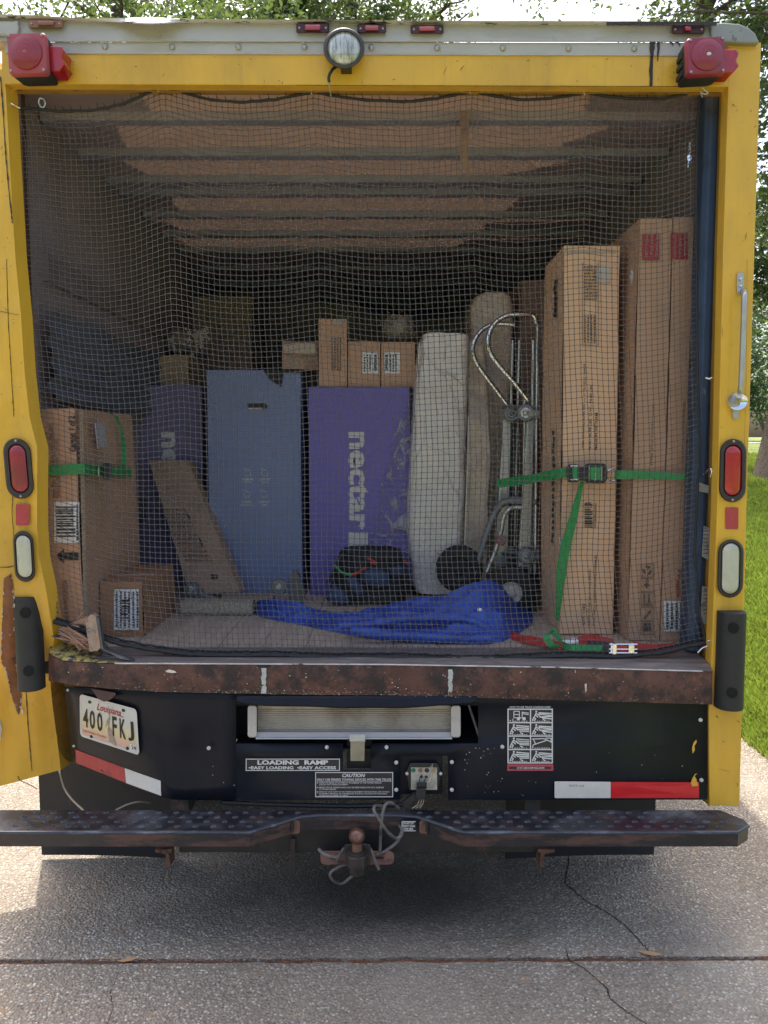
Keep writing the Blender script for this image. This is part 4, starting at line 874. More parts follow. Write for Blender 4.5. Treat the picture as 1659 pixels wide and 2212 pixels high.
holes(sk, (510, 1490, 1527, 1726), [(510, 1524, 1033, 1606), (741, 1606, 801, 1664), (864, 1632, 968, 1727)], lambda x, y: S(x, y))
lab(sk.build('skirt_panel', BLK, T, smooth=True, solid=.003), 'black rear skirt dented at its left end')
MB().grid(lambda u, v: P(lerp(512, 1030, u), lerp(1503, 1516 + 14 * math.sin(u * math.pi) ** .6 + 3 * noise.noise(Vector((u * 5, 0, 0))), v), -.012 - .012 * v), 30, 4).build('ramp_flap', BLK, T, smooth=True, solid=.003)
dk = MB(); a, b = P(500, 1510), P(1040, 1740)
dk.box(a.x, b.x, .5, .52, .36, .76); dk.box(a.x, b.x, .0082, .5, P(0, 1612).z - .02, P(0, 1612).z - .012); dk.build('ramp_bay', DARKV, T)
# ramp
RY = .022
rmp = MB(); nr = 11; zt, zb = P(0, 1532, RY).z, P(0, 1583, RY).z; xa, xb = P(556, 1560, RY).x, P(974, 1560, RY).x
rmp.box(xa, xb, RY + .006, RY + .03, zb, zt + .02)
for k in range(nr):
    z = lerp(zb, zt, (k + .5) / nr); rmp.tube([(xa, RY + .005, z), (xb, RY + .005, z)], (zt - zb) / nr * .30, 6)
rmo = rmp.build('loading_ramp', mat('dirty_ramp_aluminium', (.42, .37, .30), .5, .3, var=.12, vs=10, layers=[((.22, .17, .13), 5, .5, .72), ((.62, .58, .52), 40, .64, .7)]), T)
lab(rmo, 'stowed aluminium loading ramp with ribbed deck')
MB().loft([[P(553, 1581, RY - .012), P(976, 1581, RY - .012), P(977, 1597, RY - .03), P(552, 1597, RY - .03)], [P(553, 1581, RY), P(976, 1581, RY), P(977, 1597, RY - .01), P(552, 1597, RY - .01)]], True, True).build('ramp_lip', SIL, rmo, bevel=.002)
MB().tube([P(553, 1595, RY - .032), P(976, 1595, RY - .032)], .0035, 8).build('lip_edge', STEEL, rmo)
for a, b, lb in ((535, 555, 'left end cap of the ramp'), (974, 995, 'right end cap of the ramp')):
    lab(MB().loft([rrect(a, 1524, b, 1593, 6, RY - .03), rrect(a, 1524, b, 1593, 6, RY + .05)], True, True).build('end_cap', SIL, rmo, bevel=.003), lb)
MB().slab([P(755, 1586, -.022), P(789, 1586, -.022), P(789, 1602, -.027), P(755, 1602, -.027)], (0, .004, 0)).build('latch_top', STEEL, rmo, bevel=.001)
MB().slab([P(757, 1601, -.020), P(788, 1601, -.020), P(787, 1644, -.010), P(757, 1644, -.010)], (0, .004, 0)).build('latch_strap', mat('brassy_latch', (.40, .37, .28), .45, .5, var=.15, vs=30), rmo, bevel=.001)
MB().box(P(741, 0).x, P(801, 0).x, .03, .04, P(0, 1668).z, P(0, 1600).z).build('latch_pocket', DARKV, T)
for x, y in [(451, 1616), (706, 1614), (835, 1614), (856, 1647), (856, 1706), (976, 1646), (976, 1706), (1085, 1613), (1513, 1555), (1515, 1685)]: bolt(x, y, .0062, WHITEP, -.004)
bolt(147, 1490, .005, WHITEP, fn=lambda x, y: S(x, y, .003)); bolt(160, 1611, .005, WHITEP, fn=lambda x, y: S(x, y, .003))
# paint specks on the skirt
spk = MB(); rn = random.Random(9)
for _ in range(110):
    x = rn.gauss(1020, 90) if rn.random() < .65 else rn.uniform(400, 1500); y = rn.uniform(1615, 1722)
    if not (995 < x < 1500 or 400 < x < 520): continue
    if 1094 < x < 1196 and y < 1668: continue
    if x > 1195 and y > 1685: continue
    r = rn.uniform(.4, 1.3); spk.poly([S(x + math.cos(k * 1.05) * r, y + math.sin(k * 1.05) * r * rn.uniform(.7, 1.2), .0035) for k in range(6)])
spk.build('paint_specks', WHITEP, T)['kind'] = 'stuff'
for px in ([(1496, 1628), (1501, 1620), (1500, 1612), (1505, 1603), (1504, 1598), (1498, 1604), (1495, 1616)], [(1492, 1694), (1503, 1696), (1505, 1684), (1500, 1676), (1506, 1671), (1501, 1672), (1495, 1683)], [(1495, 1699), (1508, 1697), (1506, 1688), (1494, 1690)]):
    lab(MB().poly([S(x, y, .006) for x, y in px]).build('yellow_scrape', YEL, T, solid=.0008), 'yellow paint scrape on the skirt')

# ---- tapes
def tape(qpx, m, label, o_=.0045):
    o = MB().slab([S(x, y, o_) for x, y in qpx], (0, .001, 0)).build('reflective_tape', m, T); lab(o, label); return o
tape([(1198, 1689), (1200, 1688), (1319, 1689), (1319, 1724), (1200, 1724), (1198, 1722)], TAPEW, 'white reflective tape at the right')
tape([(1319.5, 1689), (1510, 1690), (1510, 1724), (1319.5, 1724)], TAPER, 'red reflective tape at the right')
def subd(q, n=8):
    top = [(lerp(q[0][0], q[1][0], k / n), lerp(q[0][1], q[1][1], k / n)) for k in range(n + 1)]; bot = [(lerp(q[3][0], q[2][0], k / n), lerp(q[3][1], q[2][1], k / n)) for k in range(n + 1)]; return top, bot
for q, m, lb in (([(163, 1619), (269, 1659), (272, 1691), (165, 1648)], TAPERD, 'dull red reflective tape on the dented end'), ([(269.5, 1659.3), (347, 1687), (348, 1719), (272.5, 1691.3)], TAPEW, 'white reflective tape on the dented end')):
    top, bot = subd(q); mb = MB()
    for k in range(8): mb.quad(S(*bot[k], .005), S(*bot[k + 1], .005), S(*top[k + 1], .005), S(*top[k], .005))
    lab(mb.build('reflective_tape', m, T, solid=.001), lb)
mb = MB(); mb.text('DOT-C2', [S(1230, 1699, .007), S(1262, 1700, .007), S(1262, 1696, .007), S(1230, 1695, .007)]); mb.build('tape_print', INKB, T)

# ---- decals
def decal(name, x0, y0, x1, y1, label, m=DECB, border=True, o_=.0045, r=2):
    d = MB().slab([S(x, y, o_) for x, y in ((x0, y0), (x1, y0), (x1, y1), (x0, y1))], (0, .0008, 0)).build(name, m, T); lab(d, label)
    if border:
        b = MB(); e = 1.6
        for a in ((x0 + 1, y0 + 1, x1 - 1, y0 + 1 + e), (x0 + 1, y1 - 1 - e, x1 - 1, y1 - 1), (x0 + 1, y0 + 1 + e, x0 + 1 + e, y1 - 1 - e), (x1 - 1 - e, y0 + 1 + e, x1 - 1, y1 - 1 - e)):
            b.quad(*[S(x, y, o_ + .0009) for x, y in ((a[0], a[3]), (a[2], a[3]), (a[2], a[1]), (a[0], a[1]))])
        b.build('border', DECW, d)
    return d
def sq(x0, y0, x1, y1, o_=.0058): return [S(x0, y1, o_), S(x1, y1, o_), S(x1, y0, o_), S(x0, y0, o_)]
d = decal('loading_ramp_decal', 530, 1638, 735, 1666, 'LOADING RAMP decal')
MB().text('LOADING  RAMP', sq(556, 1642, 709, 1652), bold=.045).text('\u2022EASY LOADING  \u2022EASY ACCESS', sq(537, 1655, 726, 1662), bold=.035).build('lettering', DECW, d)
d = decal('caution_decal', 680, 1667, 850, 1723, 'CAUTION decal on towing')
tx = MB().text('CAUTION', sq(739, 1671, 789, 1679), bold=.03, shear=.25).text('ONLY USE PENSKE TOWING DEVICES WITH THIS TRUCK', sq(684, 1681.5, 846, 1686.5), bold=.02)
tx.quad(*sq(684, 1687.4, 846, 1688.1))
for k, (s, x1) in enumerate([('OPERATOR MAKE-UP CAN RESULT IN DAMAGE TO THE TOWED VEHICLE', 824), ('AND/OR THE TOWING EQUIPMENT', 752), ('PENSKE TRUCK LEASING SHALL NOT BE RESPONSIBLE FOR ANY DAMAGE', 829), ('TO TOWED VEHICLE', 726), ('REFER TO YOUR COPY OF THE TOWING EQUIPMENT INSTRUCTIONS, THE TOWING', 841), ('EQUIPMENT MANUAL OR THE MANUAL IS DECAL LOCATED ON THE INSIDE', 836), ('LOWER RIGHT CORNER OF CARGO', 752)]):
    y = [1689.5, 1693.7, 1699.5, 1703.5, 1709.2, 1713.2, 1717][k]; tx.text(s, sq(689, y, x1, y + 3.1), bold=.01)
    if k in (0, 2, 4): tx.poly([S(685.5 + math.cos(a) * 1.3, y + 1.6 + math.sin(a) * 1.3, .0058) for a in [j * .9 for j in range(7)]])
tx.build('lettering', DECW, d)
d = decal('how_to_use_decal', 1096, 1530, 1195, 1649, 'HOW TO USE TRUCK LOADING RAMP picture decal', border=False)
MB().text('HOW TO USE TRUCK LOADING RAMP:', sq(1101, 1525.5, 1190, 1529.2), bold=.02).build('lettering', DECW, d)
b = MB(); e = 1.3
for x in (1097.5, 1146, 1193): b.quad(*sq(x - e, 1531, x + e, 1648.5))
for y in (1532, 1561, 1590, 1619, 1648): b.quad(*sq(1097.5, y - e, 1194, y + e, .0061))
b.build('border', DECW, d)
ic = MB(); rn = random.Random(2)
def stroke(x0, y0, x1, y1, w_=.9, o_=.0064):
    dx, dy = x1 - x0, y1 - y0; l = math.hypot(dx, dy) or 1; nx, ny = -dy / l * w_, dx / l * w_
    ic.quad(S(x0 + nx, y0 + ny, o_), S(x1 + nx, y1 + ny, o_), S(x1 - nx, y1 - ny, o_), S(x0 - nx, y0 - ny, o_))
for c in range(2):
    for r in range(4):
        X0, Y0 = 1100 + c * 48.5, 1534.5 + r * 29
        if (c, r) == (0, 0):
            for a in ((10, 2, 10, 16), (10, 2, 22, 2), (22, 2, 22, 16), (10, 9, 22, 9), (10, 16, 34, 16), (28, 3, 28, 14), (28, 4, 42, 6), (28, 7, 42, 9), (8, 18, 8, 22)): stroke(X0 + a[0], Y0 + a[1], X0 + a[2], Y0 + a[3], .9)
            for cx in (20, 32): ic.poly([S(X0 + cx + math.cos(a) * 4, Y0 + 18 + math.sin(a) * 4, .0065) for a in [j * .785 for j in range(8)]])
        elif (c, r) == (1, 2):
            for a in ((1, 4, 26, 3), (26, 3, 42, 10), (30, 2, 42, 2), (42, 2, 42, 12), (4, 16, 32, 7), (4, 5, 9, 16), (4, 16, 2, 20)): stroke(X0 + a[0], Y0 + a[1], X0 + a[2], Y0 + a[3], 1.0)
        else:
            # stooping figure pulling a ramp
            fl_ = rn.uniform(-1, 1.5)
            ic.poly([S(X0 + 10 + math.cos(a) * 2.2, Y0 + 2.5 + math.sin(a) * 2.2, .0065) for a in [j * .785 for j in range(8)]])
            for a in ((10, 5, 5, 14 + fl_), (5, 14 + fl_, 9, 18), (9, 18, 5, 22), (5, 14, 2, 21), (9, 6, 16, 11), (16, 11, 20, 13 + fl_), (7, 9, 14, 15)): stroke(X0 + a[0], Y0 + a[1], X0 + a[2], Y0 + a[3], 1.15)
            for a in ((15, 4 + fl_, 43, 6 + c), (15, 8, 43, 10 + fl_), (17, 13 + fl_, 43, 13), (22, 16, 43, 17 + fl_)): stroke(X0 + a[0], Y0 + a[1], X0 + a[2], Y0 + a[3], 1.0 + .5 * rn.random())
            stroke(X0 + 24, Y0 + 19, X0 + 30, Y0 + 22, 1.2)
        for k in range(7): stroke(X0 + 6 + k * 5, Y0 + 23.4, X0 + 6 + k * 5 + rn.uniform(2, 4), Y0 + 23.4, .7)
        stroke(X0 + 1, Y0 + 22, X0 + 3.5, Y0 + 22, 1.3)
ic.build('picture_icons', DECW, d)
rd = decal('warning_strip_decal', 1096, 1651, 1195, 1665, 'red warning strip under the picture decal', m=mat('warning_red', (.50, .07, .09), .5), border=False)
ib = MB().quad(*sq(1100, 1656, 1191, 1661.5)); ib.build('band', DECB, rd)
MB().text('DO NOT CLIMB ON RAMP WHILE LOADING', [S(1117, 1661, .0068), S(1176, 1661, .0068), S(1176, 1656.6, .0068), S(1117, 1656.6, .0068)], bold=.02).build('lettering', DECW, rd)

# ---- licence plate on the dented part of the skirt
PT = [(172, 1499), (295, 1532), (301, 1632), (173, 1590)]
def pl(u, v, o_=.012):
    x = (PT[3][0] * (1 - u) + PT[2][0] * u) * (1 - v) + (PT[0][0] * (1 - u) + PT[1][0] * u) * v
    y = (PT[3][1] * (1 - u) + PT[2][1] * u) * (1 - v) + (PT[0][1] * (1 - u) + PT[1][1] * u) * v
    A, B, C_, D_ = [S(*PT[i], o_) for i in (3, 2, 1, 0)]
    return (A * (1 - u) + B * u) * (1 - v) + (D_ * (1 - u) + C_ * u) * v
def plrr(m_, o_, n=5, r=.05):
    pts = []
    for cu, cv, a0 in ((1, 1, 0), (0, 1, 90), (0, 0, 180), (1, 0, 270)):
        for k in range(n + 1):
            a = R(a0 + 90 * k / n); u = (1 - m_ - r if cu else m_ + r) + math.cos(a) * r; v = (1 - 2 * m_ - 2 * r if cv else 2 * m_ + 2 * r) + math.sin(a) * 2 * r
            pts.append(pl(u, v, o_))
    return pts
pb = MB().loft([plrr(0, .009), plrr(0, .015), plrr(.035, .015), plrr(.035, .011)], True, False).build('licence_plate', mat('plate_rim_white', (.60, .59, .57), .45, var=.05), T); lab(pb, 'Louisiana licence plate 400 FKJ')
fm = MB(); nn = 12; uvv = []
for i in range(nn):
    for j in range(nn): fm.quad(*[pl(lerp(.035, .965, a / nn), lerp(.06, .94, b_ / nn), .0135) for a, b_ in ((i, j), (i + 1, j), (i + 1, j + 1), (i, j + 1))]); uvv += [(i / nn, j / nn), ((i + 1) / nn, j / nn), ((i + 1) / nn, (j + 1) / nn), (i / nn, (j + 1) / nn)]
me = bpy.data.meshes.new('plate_face'); me.from_pydata(fm.v, [], fm.f); uv = me.uv_layers.new(name='UV')
for k, q in enumerate(uvv): uv.data[k].uv = q
me.materials.append(PLATE); pf = bpy.data.objects.new('plate_face', me); C.objects.link(pf); pf.parent = pb; pf.matrix_parent_inverse = wm(pb).inverted()
def plq(u0, v0, u1, v1, o_=.0155): return [pl(u0, v0, o_), pl(u1, v0, o_), pl(u1, v1, o_), pl(u0, v1, o_)]
nb = MB()
for ch, u0, u1 in (('4', .055, .145), ('0', .17, .265), ('0', .30, .395), ('F', .565, .64), ('K', .69, .79), ('J', .83, .93)): nb.text(ch, plq(u0, .26, u1, .70), bold=.02)
nb.build('plate_number', INK, pb)
MB().text('Louisiana', plq(.30, .74, .72, .90), shear=.35, bold=.015).add([pl(.68, .75, .0155), pl(.76, .735, .0155), pl(.76, .75, .0155), pl(.68, .77, .0155)], [(0, 1, 2, 3)]).build('state_name', mat('plate_red', (.45, .02, .03), .5), pb)
MB().text("Sportsman's Paradise", plq(.06, .12, .45, .20), bold=.01).build('state_motto', mat('plate_rust_red', (.42, .10, .04), .5), pb)
bd = [(.46, .08), (.56, .06), (.63, .03), (.61, .16), (.57, .3), (.54, .42), (.49, .50), (.52, .62), (.53, .75), (.515, .76), (.50, .64), (.475, .52), (.45, .34), (.47, .50), (.465, .56), (.48, .4), (.485, .25), (.50, .14)]
MB().poly([pl(u, v, .0148) for u, v in [(.50, .08), (.63, .03), (.61, .16), (.575, .28), (.54, .40), (.50, .46), (.48, .38), (.485, .25), (.50, .15)]]).poly([pl(u, v, .0148) for u, v in [(.485, .44), (.51, .46), (.535, .62), (.53, .76), (.505, .74), (.51, .66), (.47, .56), (.445, .36), (.485, .52)]]).build('pelican_emblem', mat('pelican_grey', (.34, .27, .22), .5, var=.2, vs=60), pb)
sk_ = MB().quad(*plq(.85, .07, .955, .20, .0150)).build('year_sticker', PAPER, pb)
MB().text('24', plq(.875, .09, .95, .175, .0165), bold=.02).build('year_number', INK, pb)
for u, v in ((.18, .88), (.77, .90), (.2, .08), (.81, .075)):
    c = pl(u, v, .0150); MB().loft([[c + Vector((math.cos(a) * q, -h, math.sin(a) * q)) for a in [k * .5236 for k in range(12)]] for q, h in ((.006, 0), (.005, .002), (.001, .003))]).build('plate_bolt', mat('plate_bolt_dark', (.05, .04, .035), .6), pb)
# plate lamp hanging above it
lm = MB().loft([[P(x, y, .035) for x, y in [(197, 1487), (250, 1496), (250, 1502), (238, 1512), (225, 1516), (212, 1510), (203, 1496)]], [P(x, y, .075) for x, y in [(197, 1487), (250, 1496), (250, 1502), (238, 1512), (225, 1516), (212, 1510), (203, 1496)]]], True, True)
lab(lm.build('plate_lamp', mat('dusty_red_plastic', (.10, .055, .055), .6, var=.2), T, bevel=.002), 'dusty plate lamp above the licence plate')

# ---- trailer socket
sp_ = MB().box(P(864, 0).x, P(968, 0).x, .02, .026, P(0, 1722).z, P(0, 1632).z).build('trailer_socket', BLK, T, bevel=.002); lab(sp_, 'trailer wiring socket panel')
fr = MB(); px = [(877, 1670), (886, 1648), (944, 1648), (954, 1670), (946, 1708), (884, 1708)]
fr.loft([[P(x, y, .02) for x, y in px], [P(x, y, .004) for x, y in px]], True, True); fr.build('socket_frame', BLKP, sp_, bevel=.003)
MB().slab(pxq(888, 1658, 944, 1706, .002), (0, .001, 0)).build('socket_label', mat('dirty_label', (.50, .47, .38), .6, var=.2, vs=30, layers=[((.2, .17, .12), 40, .6, .7)]), sp_)
for k, (x, m) in enumerate([(893, mat('dot_green', (.03, .16, .08), .5)), (908, mat('dot_brown', (.28, .14, .07), .5)), (922, mat('dot_black', (.03, .03, .03), .5)), (936, mat('dot_tan', (.42, .26, .12), .5))]):
    MB().loft([circ(x, 1664, 5, .001, 16), circ(x, 1664, 5, -.002, 16)]).build('indicator', m, sp_)
lt = MB()
for k in range(5): lt.text('TURN LEFT   STOP LAMP'[:14 + k], pxq(890, 1685 + k * 4, 940, 1687.5 + k * 4, .0008))
lt.build('label_print', INKB, sp_)
for x, y in ((879, 1671), (952, 1671)): bolt(x, y, .005, WHITEP, .0, 'screw', sp_)
for x in (910, 921): MB().loft([circ(x, 1678, 3, .0, 12), circ(x, 1678, 3, -.003, 12)]).build('pin_hole', INK, sp_)
cn = MB().loft([rrect(900, 1689, 922, 1704, 3, -.03), rrect(900, 1689, 922, 1704, 3, .0)], True, True).loft([rrect(898, 1703, 920, 1727, 3, -.04), rrect(898, 1703, 920, 1727, 3, -.012)], True, True)
cn.build('plug', BLKP, sp_, bevel=.003)
for k, px in enumerate([[(905, 1690), (908, 1678), (912, 1674)], [(915, 1690), (920, 1680), (921, 1676)], [(918, 1692), (926, 1680), (932, 1664), (934, 1650)], [(920, 1692), (930, 1690), (934, 1672), (930, 1655)]]):
    wirepart('wire', arc([P(x, y, -.02) for x, y in px]), .0014, WIRE if k > 1 else BLKP, sp_)
for px in ([(906, 1726), (902, 1738), (890, 1746)], [(911, 1726), (908, 1738), (898, 1746)], [(915, 1726), (914, 1736), (906, 1746)]): wirepart('wire', arc([P(x, y, -.025) for x, y in px]), .0014, WIRE, sp_)
MB().slab([P(868, 1735, -.02), P(895, 1713, -.02), P(902, 1720, -.02), P(878, 1746, -.02)], (0, .012, 0)).build('cable_sleeve', BLKP, sp_)

# ---- step bumper
BZ = .370
def bz(x, y): return G(x, y, BZ)
xs_ = [(-160, -.133), (540, -.133), (650, -.040), (700, -.028), (860, -.028), (900, -.040), (1002, -.133), (1599, -.133)]
front = [(-1.175, -.133), (bz(540, 1793).x, -.133), (bz(648, 1768).x, -.038), (bz(690, 1763).x, -.028), (bz(860, 1763).x, -.028), (bz(902, 1768).x, -.038), (bz(1002, 1793).x, -.133), (bz(1596, 1797).x, -.133), (1.105, -.095)]
back = [(1.105, -.06), (1.06, -.001), (-1.235, -.001)]
BH = .048
prof = [Vector((x, y, BZ)) for x, y in front + back]
bu = MB().loft([[p + Vector((0, .0, -.006)) for p in prof], prof], False, True).build('step_bumper', STEP, T); lab(bu, 'worn black step bumper with tread knobs')
ff = MB()
for (x0, y0), (x1, y1) in zip(front, front[1:] + back[:2]):
    pass
fpts = front + back[:1]
for (x0, y0), (x1, y1) in zip(fpts, fpts[1:]):
    k = 6
    for j in range(k):
        a, b_ = (lerp(x0, x1, j / k), lerp(y0, y1, j / k)), (lerp(x0, x1, (j + 1) / k), lerp(y0, y1, (j + 1) / k))
        ff.quad((a[0], a[1] - .003, BZ - .008), (b_[0], b_[1] - .003, BZ - .008), (b_[0], b_[1] - .001, BZ - BH), (a[0], a[1] - .001, BZ - BH))
        ff.quad((a[0], a[1] - .001, BZ - BH), (b_[0], b_[1] - .001, BZ - BH), (b_[0], b_[1] + .02, BZ - BH - .001), (a[0], a[1] + .02, BZ - BH - .001))
ff.build('bumper_face', STEPF, bu)
MB().tube([(x, y - .001, BZ - .004) for x, y in fpts], .0052, 8).build('rolled_edge', mat('rubbed_black_edge', (.06, .065, .08), .32, .3, var=.3, vs=20, layers=[((.28, .30, .34), 14, .5, .7, (.3, 1, 1))]), bu, smooth=True)
kn = MB(); rn = random.Random(12)
for r in range(4):
    yy = -.020 - r * .029
    for k in range(60):
        x = -1.25 + k * .0545 + (r % 2) * .027; lim = -.133
        fy = curve([(a, b_) for a, b_ in front[:8]], x)
        if x > 1.06 or x < -1.14 or yy < fy + .014: continue
        for q in range(8):
            a0, a1 = q * math.pi / 4, (q + 1) * math.pi / 4; R0, R1 = .0125, .0075
            cs = lambda a, r_, z: (x + math.cos(a) * r_, yy + math.sin(a) * r_ * .55, BZ + z)
            kn.quad(cs(a0, R0, .0), cs(a1, R0, .0), cs(a1, R1, .0035), cs(a0, R1, .0035)); kn.quad(cs(a0, R1, .0035), cs(a1, R1, .0035), cs(a1, .004, .0), cs(a0, .004, .0))
o = kn.build('tread_knobs', STEP, bu, smooth=True); o['kind'] = 'stuff'
for x, y, X2, Y2 in ((634, 1783, 0, 0), (1053 / 2 + 527 - 145, 1790, 0, 0)):
    pass
for x, Yv in ((632, -.052), (922, -.056)):
    MB().loft([stadium(x, 1786, 6, 22, Yv - .012, 5), stadium(x, 1786, 6, 22, Yv - .004, 5)], True, True).build('slot', INK, bu)
    lab(MB().loft([rrect(x - 16, 1772, x + 16, 1801, 6, Yv - .003), rrect(x - 16, 1772, x + 16, 1801, 6, Yv + .004)], True, True).build('rust_patch', RUSTL, bu), 'rusted patch around the slot')
dd = MB().slab(pxq(867, 1773, 899, 1796, -.050), (0, .001, 0)).build('small_decal', DECB, bu)
MB().text('DO NOT LIFT\nSAFETY CHAIN\nHOOK HERE', pxq(871, 1776, 896, 1793, -.0512), bold=.03).build('lettering', DECW, dd)
bb = MB()
for a in ((868, 1774, 898, 1775.5), (868, 1794, 898, 1795.5), (868, 1775, 869.5, 1795)): bb.quad(*pxq(*a, -.0512))
bb.build('border', DECW, dd)
# hitch
cm = MB().box(P(385, 1800, .03).x, P(1190, 1800, .03).x, .035, .12, P(0, 1842, .035).z, P(0, 1790, .035).z).build('hitch_crossmember', mat('dirty_black_frame', (.032, .028, .026), .55, var=.3, vs=10, layers=[((.10, .055, .035), 9, .55, .68)]), T, bevel=.004)
lab(cm, 'black hitch crossmember behind the bumper')
hp = MB().loft([rrect(692, 1838, 851, 1868, 10, -.045), rrect(692, 1838, 851, 1868, 10, .0)], True, True).build('hitch_plate', mat('pinkish_rusty_plate', (.22, .11, .09), .7, var=.3, vs=20, layers=[((.06, .035, .03), 16, .54, .66)]), T, bevel=.003)
lab(hp, 'rusty safety chain plate of the hitch')
for x in (722, 818): MB().loft([[P(x + a * 12, 1853 + b_ * 2.5, -.047) for a, b_ in ((-1, 0), (-.7, -1), (.7, -1), (1, 0), (.7, 1), (-.7, 1))], [P(x + a * 12, 1853 + b_ * 2.5, -.04) for a, b_ in ((-1, 0), (-.7, -1), (.7, -1), (1, 0), (.7, 1), (-.7, 1))]], True, True).build('chain_slot', INK, hp)
DIRTM = mat('greasy_hitch_steel', (.06, .052, .048), .5, .5, var=.3, vs=20, layers=[((.16, .09, .07), 20, .56, .66)])
rc = MB().loft([rrect(744, 1823, 801, 1868, 5, -.10), rrect(744, 1823, 801, 1868, 5, .03)], True, True).build('hitch_receiver', DIRTM, T, bevel=.003)
MB().loft([rrect(757, 1846, 792, 1860, 4, -.108), rrect(757, 1846, 792, 1860, 4, -.09)], True, True).build('receiver_mouth', RUSTL, rc, bevel=.002)
c0 = P(771, 1806, -.115); bl = MB().sphere(c0, .0245, 24, 14).build('tow_ball', mat('brown_tow_ball', (.17, .085, .065), .35, .5, var=.25, vs=40, layers=[((.30, .17, .13), 30, .58, .66)]), T, smooth=True)
MB().cyl(c0 + Vector((0, 0, -.017)), c0 + Vector((0, 0, -.047)), .014, 18, .016).build('ball_neck', RUSTL, bl, smooth=True)
MB().cyl(c0 + Vector((0, 0, -.044)), c0 + Vector((0, 0, -.052)), .027, 18).build('ball_washer', DIRTM, bl)
MB().cyl(c0 + Vector((0, 0, -.052)), c0 + Vector((0, 0, -.062)), .036, 8).build('draw_bar', DIRTM, bl, bevel=.003)
MB().cyl(c0 + Vector((0, 0, -.062)), c0 + Vector((0, 0, -.092)), .032, 8).build('draw_bar', DIRTM, bl, bevel=.003)
MB().cyl(c0 + Vector((0, 0, -.092)), c0 + Vector((0, 0, -.118)), .026, 6, .024).build('ball_nut', DIRTM, bl, bevel=.002)
def cable(px, r, m=CORD, lb=None):
    o = MB().tube(arc([P(x, y, Yv) for x, y, Yv in px], 8), r, 8).build('hitch_cable', m, T, smooth=True)
    if lb: lab(o, lb)
    return o
cable([(830, 1742, -.02), (812, 1740, -.05), (808, 1750, -.07), (818, 1768, -.075), (832, 1790, -.07), (852, 1810, -.065), (866, 1806, -.06), (868, 1792, -.055), (862, 1782, -.03)], .0048, lb='dusty cable looped over the bumper')
cable([(862, 1746, -.02), (845, 1734, -.05), (833, 1738, -.07), (826, 1760, -.075), (823, 1790, -.07), (821, 1836, -.06)], .0048)
cable([(868, 1796, -.055), (858, 1818, -.06), (836, 1836, -.06), (816, 1846, -.06)], .0048)
cable([(769, 1866, -.06), (745, 1868, -.06), (722, 1878, -.06), (713, 1890, -.06), (722, 1904, -.06), (740, 1908, -.06), (760, 1892, -.06), (770, 1878, -.05)], .0048, lb='cable loop hanging below the hitch')
cable([(787, 1826, -.06), (800, 1835, -.085), (808, 1855, -.09), (818, 1878, -.085)], .0055)
cable([(757, 1826, -.09), (745, 1832, -.09), (735, 1845, -.085), (728, 1858, -.07)], .0052)
cable([(688, 1834, -.06), (700, 1845, -.07), (720, 1851, -.075), (738, 1852, -.07)], .0052)
for x0, lb in ((335, 'left rusty hanger bracket'), (1164, 'right rusty hanger bracket')):
    mb = MB(); s = 1 if x0 < 800 else -1; b0 = x0 if s > 0 else x0 + 34
    f = lambda dx: b0 + s * dx
    mb.slab([P(f(0), 1835, -.01), P(f(36), 1834, -.01), P(f(36), 1841, -.01), P(f(30), 1843, -.01), P(f(34), 1872, -.01), P(f(24), 1874, -.01), P(f(22), 1846, -.01), P(f(0), 1841, -.01)], (0, .05, 0))
    lab(mb.build('hanger_bracket', RUSTL, T, bevel=.001), lb)
MB().slab([P(627, 1812, .02), P(638, 1812, .02), P(637, 1887, .02), P(627, 1887, .02)], (0, .006, 0)).build('hanging_strap', DIRTM, T)
# supports from frame to bumper
for a, b_ in ((375, 412), (1130, 1162)): MB().box(P(a, 1740, .05).x, P(b_, 1740, .05).x, .02, .35, .34, .46).build('bumper_arm', DIRTM, T)
# ---- mud flaps, chassis, added hidden wheels
for x0, x1, lb in ((89, 375, 'left rubber mud flap'), (1092, 1414, 'right rubber mud flap')):
    Yf = .372; a, b_ = P(x0, 1800, Yf).x, P(x1, 1800, Yf).x; zb_ = P(0, 1846, Yf).z; mb = MB()
    mb.grid(lambda u, v: Vector((lerp(a, b_, u), Yf + .01 * math.sin(u * 3), lerp(zb_ - .015 * (u if x0 < 500 else 1 - u), .80, v))), 10, 2)
    lab(mb.build('mud_flap', RUBBER, T, solid=.006), lb)
ch = MB()
for x in (-.48, .36): ch.box(x - .04, x + .04, .13, LEN + 1.5, .55, .72)
for y in (.9, 1.7, 2.5, 3.3): ch.box(-.48, .36, y, y + .06, .58, .68)
ch.build('chassis_frame', DARKV, T)
for x, s in ((-.95, 1), (.85, 1)):
    for y in (1.05, 4.6):
        tw = MB(); rr_ = .38
        for dx in ((-.12, .12) if y < 2 else (0,)):
            tw.loft([[Vector((x + dx + w_, y + math.cos(a) * r_, .38 + math.sin(a) * r_)) for a in [2 * math.pi * k / 28 for k in range(28)]] for w_, r_ in ((-.1, .22), (-.1, .34), (-.08, .38), (.08, .38), (.1, .34), (.1, .22))], True, True)
        wo = tw.build('wheel', TYRE, T, smooth=True)  # wheels hidden by the flaps, added for their shadow
